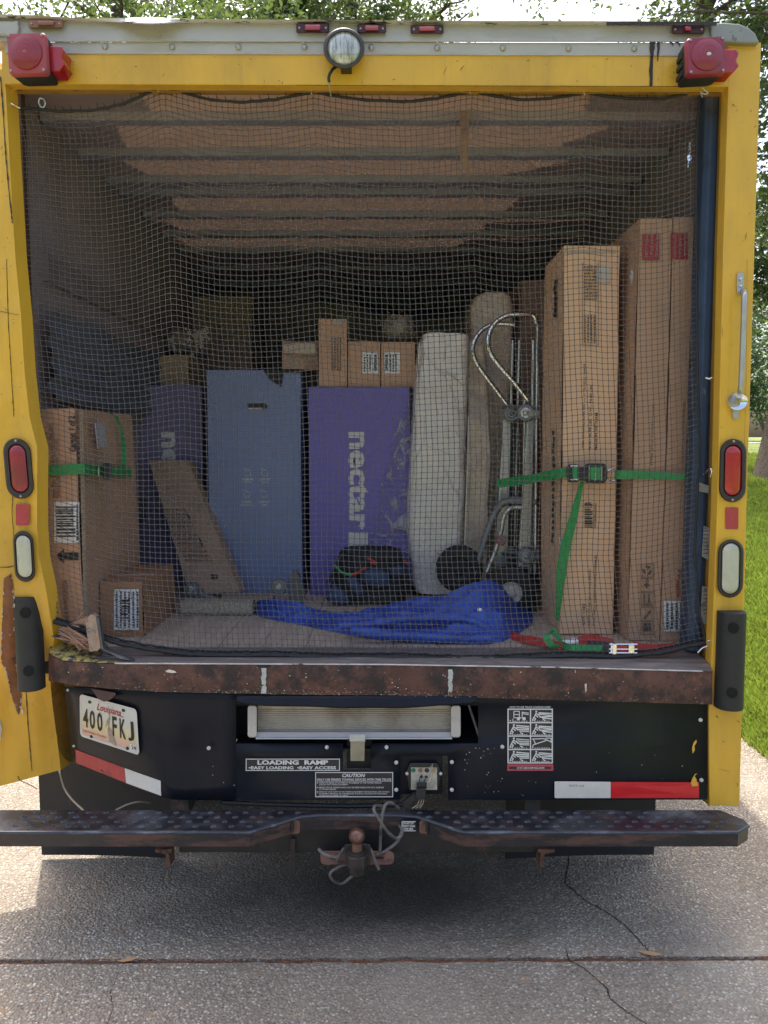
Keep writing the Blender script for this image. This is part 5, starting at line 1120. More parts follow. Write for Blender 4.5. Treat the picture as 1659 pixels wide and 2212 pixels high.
# ---- body shell
zr, zf = 2.735, .80
bw = MB(); bw.box(XR - .03, XR - .001, .10, LEN, .78, 2.69); lab(bw.build('side_wall', YEL, T), 'right side wall of the cargo box')
bw = MB(); bw.box(XL - .0, XL + .03, .34, LEN, .78, 2.69); bw.grid(lambda u, v: Vector((XL - .005 + .005 * min(1, u * 2), lerp(.08 + .24 * max(0, min(1, (1.25 - lerp(.62, 2.69, v)) / .4)), .34, u), lerp(.62, 2.69, v))), 6, 16); lab(bw.build('side_wall', YEL, T), 'left side wall of the cargo box')
MB().grid(lambda u, v: Vector((lerp(XL - .02, XR, u), lerp(.11, LEN, v), 2.71 + .02 * math.sin(u * math.pi))), 8, 4).build('roof_skin', ROOFM, T)
MB().box(XL, XR, LEN, LEN + .03, .78, 2.70).build('bulkhead', mat('dim_bulkhead_board', (.55, .44, .47), .8, var=.15, vs=2), T)
added_cab = MB(); prf = [(LEN + .05, .5), (LEN + .05, 2.0), (LEN + .5, 2.05), (LEN + 1.1, 1.95), (LEN + 1.5, 1.35), (LEN + 2.2, 1.2), (LEN + 2.3, .5)]
added_cab.loft([[Vector((-1.0, y, z)) for y, z in prf], [Vector((.9, y, z)) for y, z in prf]], True, True); added_cab.build('added_cab', YEL, T, bevel=.05)  # unseen cab hull, added to block light from the front
# ---- interior: floor boards, walls, ceiling panels, roof bows
fx0, fx1 = XL + .05, XR - .05; nb_ = 15; wd = (fx1 - fx0) / nb_; fb0 = None
for k in range(nb_):
    if fb0 is None:
        fb0 = MB().box(0, wd - .0018, .155, LEN - .01, .825, .8515).build('floor_board', FLOORM, T, bevel=.0015); fb0.location = Vector((fx0, 0, 0)); mi = fb0.matrix_parent_inverse.copy()
    else:
        c = fb0.copy(); C.objects.link(c); c.location = Vector((fx0 + k * wd, 0, random.uniform(-.001, .0008)))
MB().box(fx0, fx1, .10, LEN - .01, .78, .82).build('floor_base', DARKV, T)
for x, lb in ((XL + .035, 'left inner liner'), (XR - .035, 'right inner liner')):
    a, b_ = (x, x + .012) if x < 0 else (x - .012, x); y0 = .10 if x > 0 else .12
    lab(MB().box(a, b_, y0, LEN - .01, .853, 2.60).build('wall_liner', WALLM, T), lb)
    for z in (1.18, 1.62, 2.06):
        xx = (b_, b_ + .02) if x < 0 else (a - .02, a)
        MB().box(xx[0], xx[1], y0 + .15, LEN - .02, z, z + .09).build('tie_rail', mat('dark_tie_rail', (.20, .16, .17), .7, var=.2, vs=8) if z == 1.18 and x < 0 else bpy.data.materials['dark_tie_rail'], T)
MB().quad((XL + .04, .10, 2.60), (XR - .04, .10, 2.60), (XR - .04, LEN + .02, 2.60), (XL + .04, LEN + .02, 2.60)).build('ceiling_board', CEILM, T)
MB().box(XL + .05, P(79, 900, .13).x, .105, .135, .853, 2.59).build('left_door_track', REDP, T)
# navy door track on the right
prn = [(0, 0), (.015, -.012), (.035, -.012), (.052, 0), (.052, .05), (0, .05)]
for y0, y1 in ((205, 1404),):
    a = P(1503, 800, .10); mb = MB(); zt_, zb2 = 2.60, .855
    mb.loft([[Vector((a.x + u, .102 + v * 1.2, z)) for u, v in prn] for z in (zb2, zt_)], True, True)
    nv = mb.build('door_track', NAVY, T, bevel=.004); lab(nv, 'navy blue door track inside the right post')
for (y0, y1) in ((1136, 1210), (1266, 1352)):
    lb_ = MB().slab([P(1514 + (3 if y0 > 1200 else 6), y0, .083), P(1533, y0 + 4, .083), P(1531, y1, .083), P(1512 + (0 if y0 > 1200 else 4), y1 - 8, .083)], (0, .001, 0)).build('torn_sticker', mat('torn_sticker_paper', (.30, .29, .27), .7, var=.2, vs=40, layers=[((.08, .09, .12), 50, .56, .62)]) if y0 == 1136 else bpy.data.materials['torn_sticker_paper'], T)
    mb = MB()
    for k in range(7): mb.quad(*pxq(1519, y0 + 10 + k * 8, 1530, y0 + 12 + k * 8, .0822))
    mb.build('sticker_print', INKB, lb_)
MB().slab([P(1505, 1040, .083), P(1532, 1050, .083), P(1532, 1066, .083), P(1504, 1060, .083)], (0, .001, 0)).build('scrape', bpy.data.materials['torn_sticker_paper'], T)
bows = [(.27, .05), (.58, .05), (.87, .055), (1.02, .05), (1.345, .045), (1.67, .05), (2.0, .05), (2.45, .05), (2.9, .05), (3.35, .05)]
for k, (y, wd_) in enumerate(bows):
    mb = MB(); xa, xb = XL + .06, XR - .06
    mb.loft([[Vector((x, y, 2.572)), Vector((x, y + wd_, 2.572)), Vector((x, y + wd_ + .006, 2.601)), Vector((x, y - .006, 2.601))] for x in (xa, -.4, .3, xb)], True, True)
    mb.build('roof_bow', BOWM, T, bevel=.003)
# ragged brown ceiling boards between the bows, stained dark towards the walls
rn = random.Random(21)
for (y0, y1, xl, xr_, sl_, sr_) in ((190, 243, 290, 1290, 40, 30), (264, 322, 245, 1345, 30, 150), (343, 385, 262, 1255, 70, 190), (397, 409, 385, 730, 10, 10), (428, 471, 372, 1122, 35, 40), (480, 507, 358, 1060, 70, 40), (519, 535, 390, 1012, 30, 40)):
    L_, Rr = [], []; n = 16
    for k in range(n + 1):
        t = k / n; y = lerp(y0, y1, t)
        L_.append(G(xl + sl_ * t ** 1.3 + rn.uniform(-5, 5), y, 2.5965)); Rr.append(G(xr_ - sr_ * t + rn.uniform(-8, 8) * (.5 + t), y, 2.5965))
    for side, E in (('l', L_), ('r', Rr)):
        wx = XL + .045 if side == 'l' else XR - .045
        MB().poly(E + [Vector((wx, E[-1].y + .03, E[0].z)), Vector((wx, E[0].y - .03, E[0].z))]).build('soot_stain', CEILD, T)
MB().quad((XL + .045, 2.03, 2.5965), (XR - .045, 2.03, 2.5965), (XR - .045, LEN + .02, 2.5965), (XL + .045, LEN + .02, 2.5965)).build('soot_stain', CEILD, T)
MB().ribbon(arc([G(1003, 247, 2.57), P(1003, 290, .30), P(1001, 330, .33), P(1006, 362, .35), P(1018, 377, .36)]), [Vector((.016 - .0003 * k, 0, 0)) for k in range(31)], .0015).build('loose_ceiling_strip', mat('dull_ceiling_strip', (.30, .19, .14), .8), T)
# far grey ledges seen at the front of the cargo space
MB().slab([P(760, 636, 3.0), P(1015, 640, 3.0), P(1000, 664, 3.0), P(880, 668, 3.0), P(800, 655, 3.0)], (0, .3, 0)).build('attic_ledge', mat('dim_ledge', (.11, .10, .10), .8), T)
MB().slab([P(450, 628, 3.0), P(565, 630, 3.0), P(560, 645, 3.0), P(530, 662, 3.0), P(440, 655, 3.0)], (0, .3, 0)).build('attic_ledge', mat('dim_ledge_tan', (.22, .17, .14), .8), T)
# wires hanging at the crushed corner
wirepart('hanging_wire', arc([P(128, 1664, .28), P(138, 1700, .2), P(155, 1726, .12), P(182, 1752, .03)]), .0032, WIRE)
wirepart('hanging_wire', arc([P(250, 1750, .02), P(275, 1738, .06), P(300, 1732, .1), P(325, 1734, .16)]), .0028, WIRE)
wirepart('hanging_wire', arc([P(38, 1676, .22), P(44, 1686, .2), P(62, 1694, .18), P(80, 1704, .15)]), .0014, DARKV)
wirepart('hanging_wire', arc([P(360, 1876, 0), P(350, 1900, -.02), P(335, 1925, -.03), P(322, 1930, -.03)]), .0008, DARKV)
wirepart('hanging_wire', arc([P(425, 1865, .1), P(470, 1873, .1), P(520, 1868, .1), P(560, 1842, .1)]), .0012, CORD)
wirepart('under_hose', arc([P(480, 1733, .03), P(600, 1738, .05), P(760, 1741, .05), P(870, 1738, .04)]), .007, BLKP)

# ================================================================== THE NET
NET = thing('cargo_net', 'grey knotted cargo net stretched across the open back of the truck', 'net', (-.05, .06, .86))
topc = [(18, 236), (60, 236), (120, 243), (190, 240), (260, 227), (300, 212), (345, 193), (395, 205), (450, 217), (520, 223), (590, 218), (640, 207), (675, 199), (720, 208), (790, 218), (870, 221), (940, 213), (1017, 199), (1060, 208), (1120, 215), (1180, 211), (1263, 200), (1310, 210), (1370, 217), (1430, 217), (1480, 205), (1512, 192)]
botc = [(100, 1338), (150, 1352), (215, 1378), (260, 1392), (320, 1402), (400, 1411), (500, 1416), (660, 1420), (900, 1422), (1200, 1422), (1330, 1419), (1420, 1408), (1480, 1396), (1528, 1388)]
lefc = [(230, 26), (300, 42), (500, 52), (700, 60), (900, 78), (1100, 84), (1250, 92), (1338, 104)]
rigc = [(190, 1512), (300, 1505), (500, 1503), (800, 1507), (1000, 1512), (1050, 1508), (1200, 1500), (1330, 1512), (1388, 1526)]
NU, NV = 121, 99
def netpx(u, v):
    xt = lerp(20, 1510, u); xb_ = lerp(104, 1526, u)
    # blend of column positions
    yt = curve(topc, xt); 
    ybt = curve(botc, xb_)
    y = lerp(yt, ybt, v)
    # hook influence fades slowly downwards: the rows stay peaked below the hooks
    x = lerp(curve(lefc, y), curve(rigc, y), u)
    y += -9 * math.exp(-((x - 352) / 75) ** 2) * math.exp(-((v - .25) / .25) ** 2)
    y += 5 * math.sin(u * 9 + 1) * math.sin(v * math.pi) + 5.5 * noise.noise(Vector((u * 7, v * 5, 1)))
    x += 6 * noise.noise(Vector((u * 4, v * 5, 5))) * math.sin(v * math.pi)
    return x, y
def netp(u, v):
    x, y = netpx(u, v); x += 1.1 * noise.noise(Vector((u * 90, v * 70, 3))); y += 1.1 * noise.noise(Vector((u * 90, v * 70, 8)))
    Yv = .052 + .028 * noise.noise(Vector((u * 3, v * 3, 0))) * math.sin(v * math.pi) + .006 * noise.noise(Vector((u * 14, v * 12, 0))) + .02 * math.sin(v * math.pi)
    return P(x, y, Yv)
nodes = [[netp(i / NU, j / NV) for i in range(NU + 1)] for j in range(NV + 1)]
nm = MB()
def strand(pts):
    # each strand runs from knot to knot; a little thicker at every knot
    full = []; rad = []
    for k, p in enumerate(pts):
        full.append(p); rad.append(.00175)
        if k < len(pts) - 1:
            q = pts[k + 1]; full.append(p.lerp(q, .22)); rad.append(.00095); full.append(p.lerp(q, .78) + Vector((0, .0008, -.0006))); rad.append(.00095)
    nm.tube(full, rad, 4, caps=False)
for j in range(NV + 1): strand(nodes[j])
for i in range(NU + 1): strand([nodes[j][i] for j in range(NV + 1)])
nm_o = None
me = bpy.data.meshes.new('netting'); me.from_pydata(nm.v, [], nm.f); me.update(); me.materials.append(NETM)
nm_o = bpy.data.objects.new('netting', me); C.objects.link(nm_o); nm_o.parent = NET; nm_o.matrix_parent_inverse = wm(NET).inverted()
def edge(pts, r=.0042): return MB().tube(pts, [r * (1 + .25 * noise.noise(p * 60)) for p in pts], 6)
tope = [netp(i / 240, 0) + Vector((0, -.003, 0)) for i in range(241)]
MB_ = edge(tope); rn = random.Random(6)
for i in range(0, 241, 3): 
    p = tope[i]; MB_.tube([p, p + Vector((rn.gauss(-.004, .003), -.004, rn.uniform(.008, .018)))], [.0016, .0007], 4)
lab(MB_.build('border_rope', ROPE, NET, smooth=True), 'frayed top rope of the net')
bo = [netp(i / 240, 1) + Vector((0, -.004, .002)) for i in range(241)]; mb = edge(bo, .0075)
for i in range(0, 241, 2):
    p = bo[i]; a = rn.uniform(0, 6.28); mb.tube([p, p + Vector((.007 * math.cos(a), -.006, .007 * math.sin(a)))], [.003, .001], 4)
mb.tube([p + Vector((0, .012, .008 + .003 * noise.noise(p * 40))) for p in bo], .0035, 5)
lab(mb.build('border_rope', ROPE, NET, smooth=True), 'thick bottom rope of the net lying on the sill')
lab(edge([netp(0, j / 120) for j in range(121)], .003).build('border_rope', ROPE, NET), 'left side rope of the net')
lab(edge([netp(1, j / 120) for j in range(121)], .004).build('border_rope', ROPE, NET), 'right side rope of the net')
for x, y in ((345, 193), (675, 199), (1017, 197), (1263, 200)):
    p = P(x, y, .05); MB().tube(arc([p + Vector((0, -.006, -.010)), p + Vector((-.004, -.008, -.004)), p + Vector((0, -.004, .008)), p + Vector((.001, .0, .026)), p + Vector((0, .004, .030))]), .0016, 6).build('hook', STEEL, NET, smooth=True)
for px in ([(16, 218), (30, 228), (44, 234)], [(1507, 1410), (1517, 1400), (1528, 1396)], [(1528, 1385), (1534, 1383), (1540, 1379)], [(1524, 816), (1532, 818), (1538, 816)]):
    MB().tube(arc([P(x, y, .02) for x, y in px]), .0026, 6).build('hook', CHR, NET, smooth=True)
mb = MB(); 
for k in range(4): mb.tube([P(1490 + math.cos(a) * 1.6, 312 + k * 7 + math.sin(a) * 4, .06) for a in [j * .785 for j in range(8)]], .0009, 4, True)
mb.loft([stadium(1489, 341, 9, 14, .055, 4), stadium(1489, 341, 9, 14, .06, 4)], True, True); mb.tube([P(1487, 345, .058), P(1486, 362, .058)], .0013, 5)
mb.build('snap_clip', CHR, NET)

# ================================================================== CARGO
def carton(name, label, x0, x1, y0, y1, z0, z1, m, cat='box', group=None, lean=(0, 0), taper=0, seam_=True, jit=.0035, rot=0):
    """corrugated carton: body with bowed faces, top flaps with a seam, tape"""
    cx, cy = (x0 + x1) / 2, (y0 + y1) / 2
    t = thing(name, label, cat, (cx, cy, z0), group)
    def tf(p):
        p = Vector(p); h = (p.z - z0); q = Vector((p.x - cx, p.y - cy, 0)); q.rotate(Matrix.Rotation(rot, 3, 'Z'))
        return Vector((cx + q.x + lean[0] * h, cy + q.y + lean[1] * h, p.z)) + noise.noise_vector(p * 2.3) * jit + noise.noise_vector(p * 11) * jit * .45
    mb = MB(); nz = 28; nx = 6
    for axis in range(4):
        def fn(u, v, axis=axis):
            z = lerp(z0, z1, v); b = .004 * math.sin(v * math.pi)
            return tf([(lerp(x0, x1, u), y0 - b, z), (x1 + b, lerp(y0, y1, u), z), (lerp(x1, x0, u), y1 + b, z), (x0 - b, lerp(y1, y0, u), z)][axis])
        mb.grid(fn, nx, nz)
    mb.grid(lambda u, v: tf((lerp(x0, x1, u), lerp(y0, y1, v), z1)), nx, 4); mb.grid(lambda u, v: tf((lerp(x0, x1, u), lerp(y0, y1, v), z0 + .001)), nx, 4)
    body = mb.build('carton_body', m, t, bevel=.0025)
    return t, body, tf
def face_text(parent, items, tf, y0, m, name='print', off=.006):
    for body, (u0, z0_, u1, z1_), d, kw in items:
        mb = MB()
        # d: 0 horizontal, 1 reads upwards, -1 reads downwards
        c = [(u0, z0_), (u1, z0_), (u1, z1_), (u0, z1_)]
        if d == 1: c = [(u1, z0_), (u1, z1_), (u0, z1_), (u0, z0_)]
        if d == -1: c = [(u0, z1_), (u0, z0_), (u1, z0_), (u1, z1_)]
        mb.text(body, [tf((a, y0, b)) + Vector((0, -off, 0)) for a, b in c], **kw)
        o = mb.build(name, m, parent)
    return o
def pxrect(x0, y0, x1, y1, Y):
    a, b = P(x0, y1, Y), P(x1, y0, Y); return (a.x, a.z, b.x, b.z)
def sheet(parent, px, Y, m, name, off=.005):
    return MB().slab([P(x, y, Y - off) for x, y in ([(px[0], px[1]), (px[2], px[1]), (px[2], px[3]), (px[0], px[3])] if len(px) == 4 and not isinstance(px[0], tuple) else px)], (0, .0008, 0)).build(name, m, parent)
def bars(parent, x0, y0, x1, y1, Y, m=INK, n=26, off=.0065, seed=1, horiz=True, name='barcode'):
    rn = random.Random(seed); mb = MB(); t = 0
    while t < 1:
        w_ = rn.uniform(.4, 1.6) / n
        if horiz: mb.quad(*pxq(x0, lerp(y0, y1, t), x1 - rn.choice((0, 0, 4)), lerp(y0, y1, min(1, t + w_)), Y - off))
        else: mb.quad(*pxq(lerp(x0, x1, t), y0, lerp(x0, x1, min(1, t + w_)), y1, Y - off))
        t += w_ + rn.uniform(.5, 1.3) / n
    return mb.build(name, m, parent)
def scribble(parent, rows, Y, m, off=.0065, seed=1, name='label_print', horiz=True):
    """rows of small print on a label, too small to read"""
    rn = random.Random(seed); mb = MB()
    for x0, y0, x1, y1 in rows:
        if horiz:
            x = x0
            while x < x1: w_ = rn.uniform(2, 6); mb.quad(*pxq(x, y0, min(x1, x + w_), y1, Y - off)); x += w_ + rn.uniform(1, 2)
        else:
            y = y0
            while y < y1: w_ = rn.uniform(2, 6); mb.quad(*pxq(x0, y, x1, min(y1, y + w_), Y - off)); y += w_ + rn.uniform(1, 2)
    return mb.build(name, m, parent)
FZ = .853
# --- tall carton (bunk bed) on the right
Y1 = .32
t1, b1, tf1 = carton('tall_carton', 'tall pale orange carton with bunk bed print, left of the three tall cartons', .618, .805, Y1, .64, FZ, 2.185, CARDP, lean=(-.008, 0))
pr = lambda x0, y0, x1, y1, Y=Y1: pxrect(x0, y0, x1, y1, Y)
idt = lambda p: Vector(p)
face_text(t1, [('ITEM: TWIN/FULL BUNK BED WITH TRUNDLE -WHITE', pr(1256, 786, 1265, 968), 1, dict(bold=.02)),
               ('N.W.: 85.98 LBS  G.W.: 94.80 LBS', pr(1270, 832, 1279, 972), 1, dict(bold=.02)), ('MADE IN VIETNAM', pr(1282, 892, 1291, 972), 1, dict(bold=.02)),
               ('QTY: 1 SET', pr(1257, 1302, 1264, 1350), 1, dict(bold=.02)), ('MEAS: 57.24*18.31*7.28 INCH', pr(1269, 1230, 1276, 1350), 1, dict(bold=.02)),
               ('P.O. NO.: V099YMX20211026LE', pr(1280, 1200, 1288, 1350), 1, dict(bold=.02)), ('WF286456XXX', pr(1282, 1086, 1288, 1142), 1, dict(bold=.01))], idt, Y1, INK)
bars(t1, 1263, 1086, 1280, 1140, Y1, seed=3, n=22)
sheet(t1, (1288, 575, 1318, 610), Y1, mat('glossy_tape', (.50, .40, .30), .15, coat=.5), 'tape_strip', .0045)
scribble(t1, [(1262, 575 + k * 7, 1290, 578 + k * 7) for k in range(11)], Y1, INKB, seed=5)
scribble(t1, [(1262 + k * 7, 680, 1265 + k * 7, 742) for k in range(4)], Y1, INKB, seed=6, horiz=False)
mb = MB()
for a in ((1258, 567, 1259, 748), (1292, 567, 1293, 748), (1258, 747, 1293, 748)): mb.quad(*pxq(*a, Y1 - .0062))
mb.build('print_frame', INKB, t1)
sheet(t1, (1216, 541, 1330, 546), Y1, CARDT, 'carton_tape', .0045)
sd_ = MB(); rn = random.Random(8)
for x_, ya, yb in ((.618, 600, 680), (.618, 930, 1180)):
    for k in range(18):
        z = P(0, lerp(ya, yb, k / 18), .4).z; yy = .40 + .02 * rn.random(); sd_.quad(*[(x_ - .0075 - .008 * (z - FZ), y, zz) for y, zz in ((yy, z), (yy + .03, z), (yy + .03, z - .01 - .012 * rn.random()), (yy, z - .016))])
sd_.build('side_print', INK, t1)
sheet(t1, (1208, 1161, 1212, 1196), .315, PAPER, 'small_label', .002)
# --- box 2 and 3
Y2 = .235
t2, b2, _ = carton('tall_carton', 'middle of the three tall cartons, red label near its top, handling icons near its foot', .832, .937, Y2, .75, FZ, 2.252, CARD)
t3, b3, _ = carton('tall_carton', 'rightmost tall carton beside the navy door track, white label at its foot', .940, 1.036, Y2 - .005, .75, FZ, 2.256, CARD)
for t_, x0, x1, ya, yb, sd in ((t2, 1388, 1424, 505, 561, 1), (t3, 1449, 1485, 503, 560, 2)):
    sheet(t_, (x0, ya, x1, yb), Y2, REDLAB, 'red_label', .0095)
    face_text(t_, [('FRAGILE', pr(x0 + 25, ya + 4, x0 + 32, yb - 6, Y2), -1, dict(bold=.02)), ('HANDLE', pr(x0 + 14, ya + 4, x0 + 21, yb - 8, Y2), -1, dict(bold=.02)), ('WITH CARE', pr(x0 + 3, ya + 4, x0 + 10, yb - 2, Y2), -1, dict(bold=.02))], idt, Y2, mat('pinkish_print', (.5, .25, .22), .6) if sd == 1 else bpy.data.materials['pinkish_print'], off=.012, name='label_print')
face_text(t2, [('Greenport Full Bed', pr(1402, 872, 1412, 1004, Y2), -1, {})], idt, Y2, INKB, off=.009)
face_text(t3, [('Greenport Full Bed', pr(1467, 868, 1477, 1000, Y2), -1, {})], idt, Y2, INKB, off=.013)
face_text(t3, [('Fragile', pr(1456, 1230, 1468, 1290, Y2), -1, dict(bold=.02))], idt, Y2, INKR, off=.013)
sheet(t3, (1434, 1298, 1484, 1364), Y2, PAPER, 'shipping_label', .012)
scribble(t3, [(1439 + k * 10, 1303, 1444 + k * 10, 1360) for k in range(4)], Y2, INK, off=.0135, seed=4, horiz=False)
face_text(t3, [('XAUUNNF2', pr(1470, 1310, 1481, 1355, Y2), 1, dict(bold=.04))], idt, Y2, INK, off=.0135, name='label_code')
# handling icons framed in a column
mb = MB()
for k in range(5):
    y0 = 1218 + k * 31; 
    for a in ((1384, y0, 1413, y0 + 1.3), (1384, y0 + 28, 1413, y0 + 29.3), (1384, y0, 1385.3, y0 + 29), (1412, y0, 1413.3, y0 + 29)): mb.quad(*pxq(*a, Y2 - .009))
mb.quad(*pxq(1396, 1250, 1399, 1262, Y2 - .009)); mb.poly([P(1390, 1262, Y2 - .009), P(1405, 1262, Y2 - .009), P(1397, 1272, Y2 - .009)])
mb.quad(*pxq(1390, 1284, 1394, 1304, Y2 - .009)); mb.quad(*pxq(1400, 1284, 1404, 1304, Y2 - .009)); mb.quad(*pxq(1388, 1305, 1408, 1307, Y2 - .009))
mb.poly([P(1390, 1336, Y2 - .009), P(1404, 1318, Y2 - .009), P(1407, 1321, Y2 - .009), P(1394, 1338, Y2 - .009)]); mb.quad(*pxq(1390, 1346, 1406, 1364, Y2 - .009))
for j in range(3):
    a0 = j * 2.094; mb.add([P(1398.5 + math.cos(a0 + q * .28) * r_, 1232 + math.sin(a0 + q * .28) * r_, Y2 - .009) for q in range(6) for r_ in (5, 10)], [(q * 2, q * 2 + 1, q * 2 + 3, q * 2 + 2) for q in range(5)])
mb.build('handling_icons', INKB, t2)
mb = MB().poly([P(1350, 566 + 5, Y2 + .03), P(1346, 588, Y2 + .03), P(1350, 610, Y2 + .03), P(1353, 588, Y2 + .03)]); mb.v = [(.8275, y + .1, z) for x, y, z in mb.v]; mb2 = MB().slab([Vector((.8265, .27, P(0, 588, Y2).z)), Vector((.8265, .29, P(0, 571, Y2).z)), Vector((.8265, .31, P(0, 588, Y2).z)), Vector((.8265, .29, P(0, 607, Y2).z))], (.001, 0, 0)); mb2.build('diamond_sticker', PAPER, t2)
# --- brown carton behind the tall one
Ya = .78
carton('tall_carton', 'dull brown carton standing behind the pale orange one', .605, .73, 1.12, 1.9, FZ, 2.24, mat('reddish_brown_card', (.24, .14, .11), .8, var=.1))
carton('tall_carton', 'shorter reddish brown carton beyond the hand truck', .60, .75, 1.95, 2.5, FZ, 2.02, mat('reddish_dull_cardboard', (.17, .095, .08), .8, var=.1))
# --- left: tall carton 1 of 2
Yc = .17
def Ysd(px): return .972 * F / (829.5 - px) - 2.345
t4, b4, tf4 = carton('tall_carton', 'brown carton marked Carton 1 of 2 strapped to the left wall', -1.12, -.992, Yc, .74, FZ, 1.637, CARDD, lean=(-.008, 0))
b4.data.materials[0] = CARD
face_text(t4, [('Carton 1 of 2', pr(152, 898, 165, 976, Yc), 1, dict(bold=.04))], idt, Yc, INK, off=.009)
face_text(t4, [('Item No: Laurel Ave - 453-286-092', pr(113, 915, 119, 1075, Yc), 1, {}), ('Natural Latex Mattress  11-12/22', pr(123, 950, 128, 1075, Yc), 1, {}), ('Factory Mfg. Queen Adjustable', pr(100, 935, 106, 1075, Yc), 1, {}), ('MADE IN WEST JAVA', pr(107, 1222, 113, 1310, Yc), 1, dict(bold=.01)), ('MADE IN INDONESIA', pr(140, 1252, 148, 1345, Yc), 1, dict(bold=.01))], idt, Yc, INKB, off=.009)
sheet(t4, (117, 1084, 171, 1173), Yc, PAPER, 'barcode_label', .009); bars(t4, 121, 1094, 163, 1160, Yc, off=.0105, n=22, seed=9)
scribble(t4, [(165, 1090, 169, 1168)], Yc, INK, off=.0105, seed=3, horiz=False)
mb = MB().poly([P(x, y, Yc - .009) for x, y in [(121, 1201), (138, 1185), (138, 1194), (169, 1193), (169, 1210), (138, 1209), (138, 1218)]]); mb.build('arrow_print', INK, t4)
MB().grid(lambda u, v: P(lerp(171, 179, u) + 10 * v + 1.5 * noise.noise(Vector((v * 22, 0, 0))), lerp(884, 1340, v), Yc - .004 + .012 * u), 2, 50).build('edge_tape', CARDT, t4)
MB().slab([P(x, y, Ysd(x)) for x, y in [(206, 913), (226, 912), (231, 966), (212, 969)]], (-.003, 0, 0)).build('side_label', mat('side_label', (.45, .42, .44), .6), t4)
# --- small carton left
t5, b5, _ = carton('small_carton', 'small brown carton with a white shipping label on the floor at left', -.985, -.838, .30, .69, FZ, 1.045, CARD)
b5.data.materials[0] = mat('orange_brown_cardboard', (.36, .185, .095), .75, var=.1, vs=8, layers=[((.42, .29, .18), 20, .6, .7)])
sheet(t5, (246, 1273, 300, 1361), .30, PAPER, 'shipping_label', .008)
scribble(t5, [(250 + k * 9, 1278, 254 + k * 9, 1356) for k in range(6)], .30, INK, off=.0092, seed=14, horiz=False); bars(t5, 262, 1295, 280, 1340, .30, off=.0095, n=14, seed=2)
MB().slab([Vector((-.836, .36, 1.0)), Vector((-.836, .372, 1.0)), Vector((-.836, .372, .945)), Vector((-.836, .36, .945))], (.002, 0, 0)).build('torn_tape', CARDT, t5)
MB().slab([P(x, y, .3) + Vector((0, .12, 0)) for x, y in [(216, 1258), (310, 1257), (310, 1252), (216, 1252)]], (0, .004, 0)).build('top_flap', CARDT, t5)
# --- leaning flat carton
def leanbox(px, Y, th, m, label, name='flat_carton'):
    t = thing(name, label, 'box', P(450, 1280, Y))
    MB().slab([P(x, y, Y) + Vector((0, (1280 - y) * .0009, 0)) for x, y in px], (.012, th, 0)).build('carton_body', m, t, bevel=.003); return t
tl_ = leanbox([(280, 996), (372, 998), (518, 1280), (408, 1282)], .88, .07, CARDD, 'flat brown carton leaning sideways against the boxes at left')
scribble(tl_, [(352 + k * 4, 1100 + k * 9, 398 + k * 5, 1103 + k * 9) for k in range(13)], .93, INKB, off=.0, seed=33)
for px in ([(398, 1100), (403, 1104), (412, 1122), (409, 1124)], [(428, 1160), (433, 1164), (440, 1182), (436, 1182)], [(455, 1240), (470, 1242), (470, 1250), (457, 1250)]): MB().poly([P(x, y, .895) for x, y in px]).build('hand_hole', INK, tl_)
for o in tl_.children:
    pass
# --- blue mattress carton
Yb = 1.09
t6, b6, _ = carton('mattress_carton', 'plain blue mattress carton with small white icons in the middle', P(452, 1100, Yb).x, P(652, 1100, Yb).x, Yb, 1.45, FZ, 1.845, BLUEB, jit=.002)
sheet(t6, [(534, 872), (572, 871), (578, 876), (575, 884), (536, 885)], Yb, INK, 'hand_slot', .006); sheet(t6, (537, 881, 565, 884), Yb, PAPER, 'slot_rim', .0075)
sheet(t6, [(580, 818), (608, 836), (612, 806), (652, 806), (654, 800), (570, 800)], Yb, DARKV, 'flap_gap', .006)
PALE = mat('pale_print', (.68, .68, .72), .6)
for cx, cy in ((535, 1022), (571, 1022), (533, 1068), (570, 1068)):
    icn = MB()
    for a in range(8): 
        r0, r1 = (6, 7.4)
        icn.add([P(cx + math.cos(q) * r_, cy + math.sin(q) * r_, Yb - .0065) for q in (a * .785, a * .785 + .55) for r_ in (r0, r1)], [(0, 1, 3, 2)])
    icn.quad(*pxq(cx - 9, cy - 10, cx - 3, cy - 8.6, Yb - .0065)); icn.quad(*pxq(cx + 2, cy + 5, cx + 8, cy + 6.2, Yb - .0065)); icn.build('icon', PALE, t6)
for s, x0, x1, y0, y1 in (('PREMIUM\nCOVER', 523, 546, 1033, 1044), ('SUPPORT\nFOAM', 560, 583, 1033, 1044), ('FOREVER\nWARRANTY', 518, 547, 1082, 1093), ('COMFORT\nFOAM', 559, 582, 1082, 1093)): MB().text(s, pxq(x0, y0, x1, y1, Yb - .0065), bold=.02, align='CENTER').build('icon_caption', PALE, t6)
# --- purple mattress carton
Yp_ = 1.05
t7, b7, _ = carton('mattress_carton', 'purple mattress carton lettered nectar beside the wrapped mattress', P(669, 1100, Yp_).x, P(884, 1100, Yp_).x, Yp_, 1.40, FZ, 1.768, PURP, jit=.002)
WHT = mat('cream_print', (.62, .59, .56), .5, var=.04)
face_text(t7, [('nectar', pr(753, 933, 796, 1144, Yp_), -1, dict(bold=.035))], idt, Yp_, WHT, 'brand_lettering', .0065)
sheet(t7, (752, 1150, 795, 1191), Yp_, WHT, 'white_square', .0065)
mb = MB().grid(lambda u, v: P(lerp(lerp(880, 803, min(1, v * 1.25)), lerp(905, 884, v), u) + 9 * noise.noise(Vector((v * 5, u, 0))), lerp(850, 1195, v), Yp_ - .02 - .02 * noise.noise(Vector((u * 4, v * 9, 0))) - .01 * math.sin(u * 9)), 10, 40)
